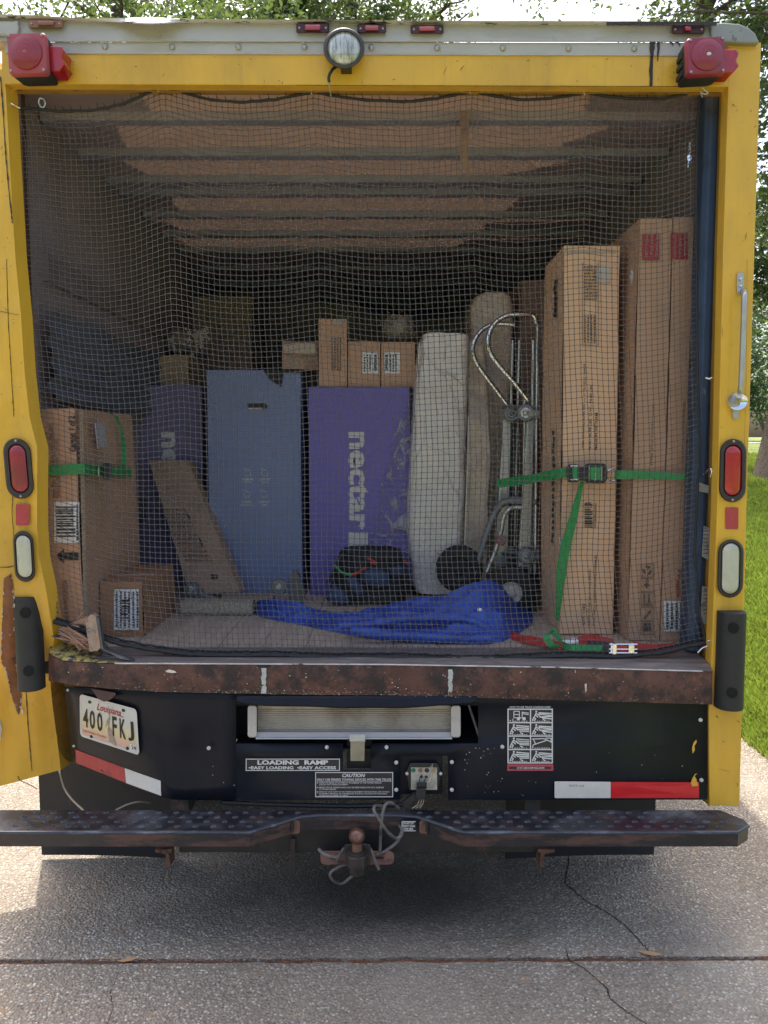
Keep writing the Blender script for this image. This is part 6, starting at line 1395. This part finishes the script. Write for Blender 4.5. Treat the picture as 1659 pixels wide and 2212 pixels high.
mb.build('plastic_film', CLEAR, t7, smooth=True)
# --- second purple carton far left
Y8 = 1.25
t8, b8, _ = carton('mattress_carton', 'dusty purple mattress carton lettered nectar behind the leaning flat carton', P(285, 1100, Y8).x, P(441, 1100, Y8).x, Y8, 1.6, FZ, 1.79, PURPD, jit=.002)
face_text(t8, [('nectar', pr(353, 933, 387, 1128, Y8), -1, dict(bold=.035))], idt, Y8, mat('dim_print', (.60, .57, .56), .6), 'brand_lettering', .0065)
# dim blue padded panel behind the left carton
tb = thing('moving_pad', 'dim blue grey padded blanket hanging along the left wall', 'blanket', (-1.1, 1.2, FZ))
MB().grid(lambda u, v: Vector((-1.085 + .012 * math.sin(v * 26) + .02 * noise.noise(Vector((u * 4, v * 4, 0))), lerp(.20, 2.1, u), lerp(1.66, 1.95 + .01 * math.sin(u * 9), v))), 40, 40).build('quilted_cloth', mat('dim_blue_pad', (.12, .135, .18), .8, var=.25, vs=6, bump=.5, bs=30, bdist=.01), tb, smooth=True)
# --- cartons on top of the mattress boxes
zt7 = 1.772
def topbox(label, x0, x1, y0, y1, Y, m=CARD, dep=.22, z0=None, rot=0, cat='box'):
    a, b = P(x0, y1, Y), P(x1, y0, Y); return carton('small_carton', label, a.x, b.x, Y, Y + dep, a.z if z0 is None else z0, b.z, m, rot=rot, jit=.002, cat=cat)
tA, _, _ = topbox('narrow upright carton on the purple mattress carton', 689, 749, 688, 829, 1.08, z0=zt7)
scribble(tA, [(716 + k * 6, 730, 719 + k * 6, 800) for k in range(4)], 1.08, INKB, seed=11, horiz=False); sheet(tA, (718, 690, 742, 700), 1.08, CARDT, 'tape_strip')
tB, _, _ = topbox('square carton with a white label, left of the pair on the purple carton', 752, 821, 737, 830, 1.09, z0=zt7)
tC, _, _ = topbox('square carton with a white label, right of the pair on the purple carton', 823.5, 896, 738, 831, 1.09, z0=zt7)
for t_, x0, x1, s, sd in ((tB, 783, 817, 'GP0201B', 1), (tC, 830, 864, 'GP0201B', 2)):
    sheet(t_, (x0, 761, x1, 807), 1.09, PAPER, 'white_label', .006)
    tx0 = x1 - 9 if sd == 1 else x0 + 2
    face_text(t_, [(s, pr(tx0, 766, tx0 + 6, 802, 1.09), 1, dict(bold=.05))], idt, 1.09, INK, off=.008, name='label_code')
    a0 = x0 + 3 if sd == 1 else x0 + 12; scribble(t_, [(a0 + k * 6, 766, a0 + 3 + k * 6, 803) for k in range(3)], 1.09, INK, off=.008, seed=sd, horiz=False)
tD, _, _ = topbox('open-cornered small carton on the blue mattress carton', 603, 684, 737, 794, 1.10, CARDD, z0=1.85, rot=.12)
sheet(tD, [(612, 744), (642, 741), (680, 742), (681, 765), (642, 763), (613, 762)], 1.08, CARDT, 'torn_tape', .02)
# bag of dried plants on top
tw_ = thing('plastic_bag', 'clear bag of dull green plants on top of the cartons', 'bag', P(862, 738, 1.2))
mb = MB(); rn = random.Random(15); c0 = P(862, 708, 1.2)
mb.sphere(c0, .075, 18, 12, (1.0, .8, .85)); mb.jitter(.02, 18); mb.build('bag_skin', mat('crumpled_film', (.22, .19, .16), .25, var=.3, vs=25, coat=.5, bump=1, bs=40, bdist=.02), tw_, smooth=True)
mb = MB()
for _ in range(22):
    a, r_ = rn.uniform(0, 6.28), rn.uniform(.05, .085); p = c0 + Vector((math.cos(a) * r_, -.06 + rn.uniform(0, .04), math.sin(a) * r_ * .8)); q = p + Vector((rn.gauss(0, .012), rn.gauss(0, .006), rn.gauss(.003, .008))); mb.tube([p, q], [.002, .0012], 4)
mb.build('stalks', mat('dry_stalk', (.20, .19, .12), .8, var=.3), tw_)
# floral wrapped bundle in the dark on the left
tf_ = thing('wrapped_bundle', 'flower patterned bundle lying on the cargo in the dark left back', 'bundle', P(400, 745, 1.7))
mb = MB(); c1 = P(402, 742, 1.75)
mb.sphere(c1, .14, 18, 12, (1.05, .8, .55)); mb.jitter(.03, 9); mb.build('bundle_cloth', FLORAL, tf_, smooth=True)
fl2 = MB(); rn = random.Random(5)
for _ in range(34):
    a, r_ = rn.uniform(0, 6.28), math.sqrt(rn.random()); x, y = 402 + math.cos(a) * r_ * 50, 742 + math.sin(a) * r_ * 34 - (math.cos(a) * r_ * 22); s = rn.uniform(4, 8)
    fl2.poly([P(x + math.cos(q * .7) * s * (1 if q % 2 else .6), y + math.sin(q * .7) * s * (1 if q % 2 else .6), 1.60) for q in range(9)])
fl2.build('flower_print', mat('grey_flower_print', (.46, .42, .38), .7, var=.2, vs=30), tf_)
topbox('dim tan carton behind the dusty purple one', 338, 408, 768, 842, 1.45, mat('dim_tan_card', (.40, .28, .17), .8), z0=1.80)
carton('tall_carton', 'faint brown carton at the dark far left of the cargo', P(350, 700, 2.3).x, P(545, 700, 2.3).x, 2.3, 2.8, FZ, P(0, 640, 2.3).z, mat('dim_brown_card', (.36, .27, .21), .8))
# --- plastic wrapped mattress and a second wrapped piece
def wrapped(label, rows, Y, dep, m, seed, cat='mattress', name='wrapped_mattress'):
    t = thing(name, label, cat, P(sum(r[1] for r in rows[:1]), rows[-1][0], Y)); rings = []; n = 96
    for (y, xl, xr) in rows:
        L_, R_ = P(xl, y, Y), P(xr, y, Y); z = L_.z; cx, hw = (L_.x + R_.x) / 2, (R_.x - L_.x) / 2; ring = []
        for k in range(n):
            a = 2 * math.pi * k / n; c, s = math.cos(a), math.sin(a); px = cx + hw * (abs(c) ** .22) * (1 if c > 0 else -1); py = Y + dep / 2 + dep / 2 * (abs(s) ** .35) * (1 if s > 0 else -1)
            ring.append(Vector((px, py, z)))
        rings.append(ring)
    full = []
    for a, b in zip(rings, rings[1:]):
        for k in range(16): full.append([p.lerp(q, k / 16) for p, q in zip(a, b)])
    full.append(rings[-1])
    full = [[p + noise.noise_vector(Vector((p.x * 9 + seed, p.y * 9, p.z * 5))) * .008 + noise.noise_vector(Vector((p.x * 34 + seed, p.y * 30, p.z * 10))) * .0035 for p in r] for r in full]
    MB().loft(full, True, True).build('plastic_wrap', m, t, smooth=True); return t
tw1 = wrapped('mattress in cloudy bubble wrap standing between the purple carton and the hand truck', [(718, 925, 1004), (722, 912, 1014), (745, 904, 1017), (850, 893, 1014), (1000, 882, 1008), (1150, 879, 1003), (1262, 886, 996), (1284, 900, 985)], .98, .35, PLAST, 1)
mb = MB()
for px in ([(906, 740), (900, 850), (892, 960), (886, 1080)], [(1012, 900), (1010, 1000), (1006, 1110), (1003, 1200)], [(920, 770), (950, 800), (985, 812)], [(985, 860), (992, 900), (994, 950)]): mb.tube(arc([P(x, y, .972) for x, y in px]), .003, 5)
rn = random.Random(31)
for _ in range(26):
    x = rn.uniform(895, 1000); y = rn.uniform(735, 1230); l = rn.uniform(20, 70); a = rn.gauss(1.2, .5)
    q0 = [(x + math.cos(a) * l * t + 3 * noise.noise(Vector((x, t * 3, 0))), y + math.sin(a) * l * t) for t in (0, .33, .66, 1)]
    if all(888 < p_[0] < 1008 for p_ in q0): mb.tube(arc([P(p_[0], p_[1], .977) for p_ in q0], 3), rn.uniform(.0012, .0028), 4)
mb.build('film_fold', mat('film_highlight', (.72, .68, .62), .1, coat=1), tw1, smooth=True)
wrapped('tan piece in clear film with a rounded top behind the hand truck', [(632, 1040, 1095), (640, 1025, 1108), (665, 1016, 1114), (800, 1014, 1110), (1000, 1012, 1100), (1260, 1006, 1090)], 1.16, .3, PLASTT, 7, 'furniture', 'wrapped_furniture')
wrapped('narrow tan film wrapped piece beside the bubble wrapped mattress', [(735, 1017, 1042), (745, 1014, 1050), (900, 1010, 1060), (1100, 1004, 1058), (1265, 1000, 1052)], 1.04, .08, PLASTT, 17, 'furniture', 'wrapped_furniture')

# --- hand truck
HT = thing('hand_truck', 'folding aluminium hand truck with looped grips parked on its wheels', 'hand truck', P(1100, 1300, .8))
def ht(name, px, r, m=ALU, n=10, sm=True): return MB().tube(arc([P(*p) for p in px], 6), r, n).build(name, m, HT, smooth=sm)
ht('grip_loop', [(1100, 880, .95), (1068, 838, .95), (1036, 795, .95), (1022, 765, .95), (1024, 738, .95), (1040, 714, .95), (1062, 702, .95), (1088, 700, .95), (1112, 702, .95)], .0105, CHR)
ht('grip_loop', [(1142, 866, .78), (1112, 828, .78), (1074, 785, .78), (1056, 755, .78), (1056, 722, .78), (1070, 697, .78), (1092, 683, .78), (1112, 680, .78), (1140, 680, .78), (1154, 683, .78), (1160, 700, .78)], .0105, CHR)
for a, b in (((1108, 735, .97), (1094, 1240, .97)), ((1122, 735, .97), (1110, 1240, .97)), ((1152, 735, .80), (1146, 1240, .80)), ((1161, 700, .80), (1156, 1240, .80)), ((1134, 850, .85), (1130, 1200, .85))): ht('rail', [a, tuple(lerp(p, q, .5) for p, q in zip(a, b)), b], .0065, ALU, 8)
for (xa, xb), Yv in (((1088, 1104), .96), ((1140, 1154), .79)):
    MB().slab([P(xa, 905, Yv), P(xb, 905, Yv), P(xb - 8, 1225, Yv), P(xa - 20, 1225, Yv)], (0, .03, 0)).build('side_channel', ALU, HT, bevel=.002)
MB().slab([P(1111, 880, .95), P(1116, 880, .95), P(1102, 1240, .95), P(1097, 1240, .95)], (0, .008, 0)).build('dark_gap', BLKP, HT)
for y in (880, 1085, 1195): ht('cross_bar', [(1086, y, .96), (1120, y, .88), (1160, y, .80)], .008, GREYP)
def wheel(cx, cy, Y, r, w_, rimr, tm, rm, name, tilt=.35):
    c = P(cx, cy, Y); ax = Vector((math.sin(tilt), math.cos(tilt), 0)); u = Vector((math.cos(tilt), -math.sin(tilt), 0)); v = Vector((0, 0, 1))
    R_ = lambda rr, d: [c + ax * d + (u * math.cos(a) + v * math.sin(a)) * rr for a in [2 * math.pi * k / 32 for k in range(32)]]
    wo = MB().loft([R_(rimr, -w_ / 2), R_(r * .85, -w_ / 2), R_(r, -w_ * .3), R_(r, w_ * .3), R_(r * .85, w_ / 2), R_(rimr, w_ / 2)], True, True).build(name, tm, HT, smooth=True)
    MB().loft([R_(rimr * 1.0, -w_ / 2 - .001), R_(rimr * .96, -w_ / 2 - .005), R_(rimr * .85, -w_ / 2 - .001), R_(rimr * .5, -w_ / 2 - .001), R_(rimr * .3, -w_ / 2 - .012), R_(.003, -w_ / 2 - .014)], False, True).build('hub', rm, wo, smooth=True)
    return wo
wheel(992, 1228, .90, .100, .05, .055, TYRE, TYRE, 'big_wheel', .15)
wheel(1106, 1278, .72, .098, .05, .044, TYRE, mat('cream_hub', (.55, .53, .46), .35, var=.1), 'big_wheel', .25)
wheel(1106, 893, .93, .036, .025, .022, GREYP, GREYP, 'caster', .2); wheel(1136, 892, .78, .036, .025, .024, GREYP, ALU, 'caster', .2)
wheel(1105, 1197, .95, .034, .03, .02, GREYP, GREYP, 'caster', .2); wheel(1137, 1200, .78, .036, .03, .024, GREYP, mat('pale_grey_hub', (.35, .37, .36), .4), 'caster', .2)
MB().slab([P(1140, 886, .76), P(1166, 886, .76), P(1166, 900, .76), P(1140, 900, .76)], (0, .01, 0)).build('caster_fork', ALU, HT, bevel=.002)
MB().slab([P(1142, 1192, .76), P(1166, 1186, .76), P(1166, 1210, .76), P(1142, 1210, .76)], (0, .01, 0)).build('caster_fork', GREYP, HT, bevel=.002)
ht('arch_frame', [(1026, 1240, .88), (1040, 1190, .88), (1058, 1135, .88), (1072, 1103, .88), (1088, 1086, .87), (1112, 1081, .86), (1162, 1084, .8)], .016, GREYP)
ht('arch_inner', [(1052, 1236, .86), (1070, 1190, .86), (1082, 1150, .86), (1088, 1118, .86), (1100, 1100, .85), (1120, 1096, .85), (1162, 1098, .8)], .010, ALU)
bdg = MB().loft([circ(1083, 1167, 12, .83), circ(1083, 1167, 12, .825), circ(1083, 1167, 9, .825), circ(1083, 1167, 9, .827)], False, True).build('badge', REFL, HT)
MB().loft([circ(1083, 1167, 9, .826), circ(1083, 1167, 9, .824)]).build('badge_face', GREYP, HT)
MB().text('3R', pxq(1078, 1162, 1089, 1172, .8235), bold=.03).build('badge_print', REFL, HT)
MB().slab([P(1158, 925, .83), P(1166, 925, .83), P(1166, 1240, .83), P(1158, 1240, .83)], (0, .02, 0)).build('red_rail', mat('red_rail_paint', (.26, .01, .02), .4), HT)
MB().slab([P(1100, 1215, .80), P(1160, 1215, .8), P(1160, 1290, .8), P(1095, 1290, .8)], (0, .1, 0)).build('toe_plate', BLKP, HT, bevel=.004)

# --- blue blanket heap
BT = thing('moving_blanket', 'crumpled royal blue moving blanket heaped on the truck floor', 'blanket', (.3, .4, FZ))
bot = [(528, 1306), (560, 1330), (600, 1340), (670, 1352), (760, 1372), (860, 1386), (960, 1390), (1045, 1391), (1085, 1385), (1120, 1368), (1150, 1346)]
topl = [(528, 1302), (560, 1292), (590, 1288), (640, 1298), (700, 1320), (760, 1318), (830, 1300), (880, 1285), (940, 1276), (985, 1261), (1020, 1241), (1060, 1236), (1082, 1252), (1110, 1290), (1140, 1310), (1150, 1340)]
def bl_pt(u, v):
    x = lerp(528, 1150, u); yb, yt_ = curve(bot, x), curve(topl, x)
    f = G(x, yb, FZ + .001); Yf = f.y; Yt = Yf + lerp(.10, .34, min(1, u * 1.4)) ; zt_ = max(FZ + .01, P(x, yt_, Yt).z)
    w_ = v
    if w_ < .8: s = w_ / .8
    else: s = 1 - (w_ - .8) / .2
    s = max(0, s); Yy = lerp(Yf, Yt, w_ / .8) if w_ < .8 else lerp(Yt, Yt + .12, (w_ - .8) / .2)
    ridge = 1 - abs(math.sin((w_ * 3.3 + .9 * noise.noise(Vector((u * 3.5, w_ * 1.5, 0))) - u * .7) * math.pi))
    base = s ** .75
    H = zt_ - FZ
    z = FZ + H * (base * .80 + .30 * ridge ** .8 * math.sin(min(1, w_ * 1.15) * math.pi)) + .007 * noise.noise(Vector((u * 34, w_ * 16, 4))) + .010 * noise.noise(Vector((u * 14, w_ * 7, 2)))
    a = P(x, yb, Yf); p = Vector((P(x, lerp(yb, yt_, min(1, w_ / .8)), Yy).x, Yy, max(FZ - .002, z)))
    if w_ == 0: p.z = FZ
    p.y -= .012 * ridge
    return p
MB().grid(bl_pt, 240, 90).build('blanket_cloth', BLANK, BT, smooth=True)
mb = MB().tube(arc([P(x, y, .2) for x, y in [(760, 1362), (800, 1366), (850, 1372), (900, 1374), (960, 1378), (1010, 1380), (1060, 1378)]]), [.017 + .006 * noise.noise(Vector((k * .5, 0, 0))) for k in range(37)], 12)
lab(mb.build('rolled_fold', BLANK, BT, smooth=True), 'rolled front fold')
mb = MB().tube(arc([P(x, y, .26) for x, y in [(735, 1352), (800, 1348), (860, 1338), (930, 1334), (990, 1335), (1040, 1350), (1065, 1372)]]), [.016 + .007 * noise.noise(Vector((k * .4, 3, 0))) for k in range(37)], 12)
lab(mb.build('rolled_fold', BLANK, BT, smooth=True), 'upper rolled fold')
MB().sphere(P(1036, 1317, .28), .009, 10, 6, (1, .5, .8)).build('white_tag', PAPER, BT)

# --- duffel bag of straps
DB = thing('duffel_bag', 'black open bag spilling dark cloth and red cord in front of the purple carton', 'bag', P(800, 1300, .9))
rows = [(1196, 735, 872), (1215, 728, 882), (1250, 718, 886), (1285, 706, 886), (1300, 700, 880)]
rings = []
for (y, xl, xr) in rows:
    L_, R_ = P(xl, y, .80), P(xr, y, .80); cx, hw = (L_.x + R_.x) / 2, (R_.x - L_.x) / 2
    rings.append([Vector((cx + hw * (abs(math.cos(a)) ** .6) * (1 if math.cos(a) > 0 else -1), .92 + .12 * math.sin(a), L_.z)) for a in [2 * math.pi * k / 32 for k in range(32)]])
full = []
for a, b in zip(rings, rings[1:]):
    for k in range(5): full.append([p.lerp(q, k / 5) for p, q in zip(a, b)])
full.append(rings[-1]); full = [[p + noise.noise_vector(p * 11) * .022 + noise.noise_vector(p * 35) * .006 for p in r] for r in full]
MB().loft(full, True, True).build('bag_cloth', BAGM, DB, smooth=True)
def rag(px, Y, m, name, th=.02):
    mb = MB(); c = [sum(p[0] for p in px) / len(px), sum(p[1] for p in px) / len(px)]
    n = 5; A = []
    for k in range(4): s = (1, .85, .55, .15)[k]; A.append([P(c[0] + (x - c[0]) * s, c[1] + (y - c[1]) * s, Y - th * math.sin(k / 3 * 1.57)) for x, y in px])
    mb.loft(A); mb.jitter(.006, 25); return mb.build(name, m, DB, smooth=True)
rag([(776, 1235), (810, 1228), (835, 1236), (842, 1262), (815, 1270), (785, 1260)], .79, CLOTHB, 'folded_cloth'); rag([(838, 1225), (868, 1222), (874, 1240), (850, 1250)], .79, CLOTHB, 'folded_cloth')
rag([(745, 1250), (765, 1240), (790, 1280), (778, 1292), (756, 1275)], .78, CLOTHB, 'folded_cloth'); rag([(700, 1292), (720, 1262), (745, 1275), (760, 1300), (730, 1308)], .8, CLOTHB, 'folded_cloth')
for px, m in (([(758, 1243), (775, 1236), (790, 1226)], REDS), ([(793, 1206), (806, 1212), (812, 1218), (800, 1215)], REDS), ([(722, 1220), (735, 1234), (748, 1240), (760, 1242)], GREEN), ([(872, 1210), (880, 1218)], REDS)): MB().tube(arc([P(x, y, .77) for x, y in px]), .006, 6).build('cord', m, DB, smooth=True)
MB().tube(arc([P(x, y, .79) for x, y in [(706, 1262), (715, 1245), (724, 1228), (734, 1208), (742, 1198)]]), .007, 8).build('bag_handle', BLKP, DB, smooth=True)
# --- carpeted dolly
DL = thing('furniture_dolly', 'wooden furniture dolly with a beige carpeted rail and small wheels', 'dolly', P(500, 1320, .7))
a, b = P(390, 1330, .62), P(545, 1330, .62); mb = MB().grid(lambda u, v: Vector((lerp(a.x, b.x, u), .62 + .09 * (.5 - .5 * math.cos(v * math.pi)), 0)) + Vector((0, 0, FZ + .012 + .046 * math.sin(v * math.pi) ** .35 + .003 * noise.noise(Vector((u * 60, v * 20, 0))))), 40, 14)
mb.build('carpeted_rail', CARPET, DL, smooth=True)
MB().box(a.x, b.x, .625, .705, FZ + .0, FZ + .03).build('rail_core', CARPET, DL, bevel=.008)
MB().box(P(455, 0, .74).x, P(575, 0, .74).x, .73, .80, FZ + .03, FZ + .055).build('side_board', WOODP, DL, bevel=.002)
def dw(cx, cy, Y, r): 
    c = P(cx, cy, Y); R_ = lambda rr, d: [c + Vector((math.cos(a_) * rr, d, math.sin(a_) * rr)) for a_ in [2 * math.pi * k / 24 for k in range(24)]]
    w1 = MB().loft([R_(r * .5, -.012), R_(r * .9, -.012), R_(r, -.008), R_(r, .012), R_(r * .9, .014)], True, True).build('wheel', GREYP, DL, smooth=True)
    MB().loft([R_(r * .45, -.013), R_(r * .3, -.018), R_(.002, -.018)]).build('hub', ALU, w1, smooth=True)
dw(415, 1272, .80, .030); dw(603, 1267, .84, .034)
MB().slab([P(x, y, .84) for x, y in [(622, 1253), (630, 1236), (642, 1236), (650, 1255), (660, 1282), (655, 1302), (626, 1302)]], (0, .05, 0)).build('caster_bracket', mat('grey_brown_bracket', (.16, .14, .125), .6, .3, var=.3, vs=30), DL, bevel=.004)
MB().slab([P(x, y, .80) for x, y in [(398, 1290), (408, 1262), (424, 1262), (440, 1284), (470, 1292), (470, 1300), (420, 1300)]], (0, .03, 0)).build('caster_bracket', GREYP, DL, bevel=.003)

# --- straps
def strap_thing(name, label, cat, loc): return thing(name, label, cat, loc)
SL = strap_thing('ratchet_strap', 'green ratchet strap around the left carton', 'strap', P(170, 1016, .28))
MB().ribbon(arc([P(78, 1018, .155), P(110, 1017, .158), P(150, 1014, .158), P(176, 1013, .158), P(186, 1014, .165), P(215, 1016, Ysd(215)), P(245, 1018, Ysd(245)), P(285, 1022, Ysd(285))]), (0, 0, .017)).build('webbing', GREEN, SL)
MB().ribbon(arc([P(x, y, Ysd(x) - .005) for x, y in [(236, 892), (254, 905), (263, 940), (268, 975), (266, 1004), (255, 1012)]]), [Vector((.003 + .00028 * k, 0, .001)) for k in range(31)]).build('webbing_tail', GREEN, SL)
MB().loft([rrect(222, 1000, 241, 1036, 4, .27), rrect(222, 1000, 241, 1036, 4, .31)], True, True).build('ratchet_buckle', BLKP, SL, bevel=.003)
MB().tube([P(x, y, .255) for x, y in [(214, 1008), (212, 1018), (214, 1028)]], .003, 6).build('buckle_ring', STEEL, SL)
SR = strap_thing('ratchet_strap', 'green ratchet strap holding the hand truck and the tall cartons', 'strap', P(1270, 1022, .3))
MB().ribbon(arc([P(1075, 1044, .70), P(1110, 1040, .62), P(1160, 1032, .45), P(1205, 1023, .31), P(1235, 1018, .29)]), (0, 0, .017)).build('webbing', GREEN, SR)
MB().ribbon(arc([P(1328, 1026, .25), P(1345, 1025, .222), P(1400, 1026, .215), P(1450, 1029, .20), P(1500, 1031, .15), P(1512, 1031, .12)]), [Vector((0, 0, .0165 - .0003 * k)) for k in range(31)]).build('webbing', GREEN, SR)
mb = MB(); 
mb.loft([rrect(1224, 1003, 1252, 1042, 8, .25), rrect(1224, 1003, 1252, 1042, 8, .285)], True, True); mb.loft([rrect(1262, 1001, 1311, 1044, 9, .245), rrect(1262, 1001, 1311, 1044, 9, .285)], True, True); mb.loft([rrect(1248, 1008, 1266, 1038, 3, .25), rrect(1248, 1008, 1266, 1038, 3, .28)], True, True)
mb.build('ratchet_body', BLKP, SR, bevel=.004)
MB().loft([rrect(1275, 1009, 1299, 1037, 4, .242), rrect(1275, 1009, 1299, 1037, 4, .250)], True, True).build('ratchet_drum', GREEN, SR, bevel=.002)
for x in (1273, 1300, 1287): MB().tube([P(x, 1008, .240), P(x, 1038, .240)], .0022, 6).build('steel_pin', STEEL, SR)
for y in (1007, 1036): MB().tube([P(1232, y, .246), P(1248, y, .246)], .003, 6).build('steel_pin', CHR, SR)
MB().slab(pxq(1237, 1010, 1247, 1034, .2475), (0, .002, 0)).build('webbing_slot', GREEN, SR)
MB().tube([P(1321 + math.cos(a) * 11, 1027 + math.sin(a) * 13, .262) for a in [2 * math.pi * k / 20 for k in range(20)]], .003, 6, True).build('buckle_ring', CHR, SR, smooth=True)
MB().tube(arc([P(1510, 1033, .12), P(1520, 1024, .07), P(1533, 1013, .045), P(1537, 1018, .04), P(1534, 1030, .05)]), .003, 6).build('wire_hook', CHR, SR, smooth=True)
MB().ribbon(arc([P(1257, 1040, .27), P(1250, 1070, .27), P(1238, 1120, .275), P(1222, 1180, .28), P(1213, 1235, .285), P(1208, 1290, .30), P(1204, 1340, .31)]), [Vector((lerp(.005, .018, min(1, k / 16)) * (1 - .7 * max(0, (k - 24) / 12)), .004, 0)) for k in range(37)]).build('webbing_tail', GREEN, SR)
SF = strap_thing('ratchet_strap', 'red and green strap lying bunched on the floor with a chrome ratchet', 'strap', P(1290, 1395, .15))
def zf_(x, y, h=0): return G(x, y, FZ + h)
MB().ribbon(arc([zf_(1104, 1372, .012), zf_(1130, 1380, .014), zf_(1165, 1386, .016), zf_(1200, 1394, .012), zf_(1215, 1396, .01)]), (0, .012, .011)).build('red_webbing', REDS, SF)
MB().ribbon(arc([zf_(1250, 1386, .02), zf_(1270, 1380, .028), zf_(1300, 1384, .022), zf_(1325, 1390, .018)]), (0, .012, .012)).build('red_webbing', REDS, SF)
MB().ribbon(arc([zf_(1368, 1396, .018), zf_(1395, 1400, .014), zf_(1425, 1402, .012), zf_(1462, 1398, .01)]), (0, .012, .012)).build('red_webbing', REDS, SF)
MB().ribbon(arc([zf_(1192, 1366, .05), zf_(1183, 1368, .055), zf_(1182, 1380, .04), zf_(1192, 1394, .02), zf_(1206, 1398, .012)]), (.010, .0, .006)).build('green_webbing', GREEN, SF)
MB().ribbon(arc([zf_(1188, 1360, .055), zf_(1200, 1368, .045), zf_(1214, 1388, .02), zf_(1235, 1402, .012), zf_(1265, 1400, .014), zf_(1300, 1402, .012)]), (.004, .006, .009)).build('green_webbing', GREEN, SF)
MB().ribbon(arc([zf_(1268, 1394, .012), zf_(1290, 1394, .016), zf_(1320, 1398, .014)]), (0, .01, .012)).build('black_webbing', BLKP, SF)
mb = MB(); c = zf_(1343, 1400, .02)
for dx in (-.036, .03): mb.tube([c + Vector((dx, -.012, -.014)), c + Vector((dx, -.012, .02))], .004, 6)
for dz in (-.012, .0, .016): mb.tube([c + Vector((-.045, -.015, dz)), c + Vector((.045, -.015, dz))], .0032, 6)
mb.box(c.x - .034, c.x - .022, c.y - .02, c.y + .01, c.z - .015, c.z + .018); mb.box(c.x + .016, c.x + .034, c.y - .02, c.y + .01, c.z - .012, c.z + .014)
mb.build('chrome_ratchet', CHR, SF, bevel=.001)
MB().slab([c + Vector((a, -.013, b_)) for a, b_ in ((-.02, -.012), (.014, -.012), (.014, .012), (-.02, .012))], (0, .01, 0)).build('red_webbing', REDS, SF)
gl = thing('white_rag', 'small crumpled white rag on the strap beside the tall cartons', 'rag', zf_(1232, 1384, .02))
MB().sphere(zf_(1233, 1386, .028), .021, 16, 8, (1.2, .7, .45)).jitter(.006, 40).build('rag_cloth', PAPER, gl, smooth=True)
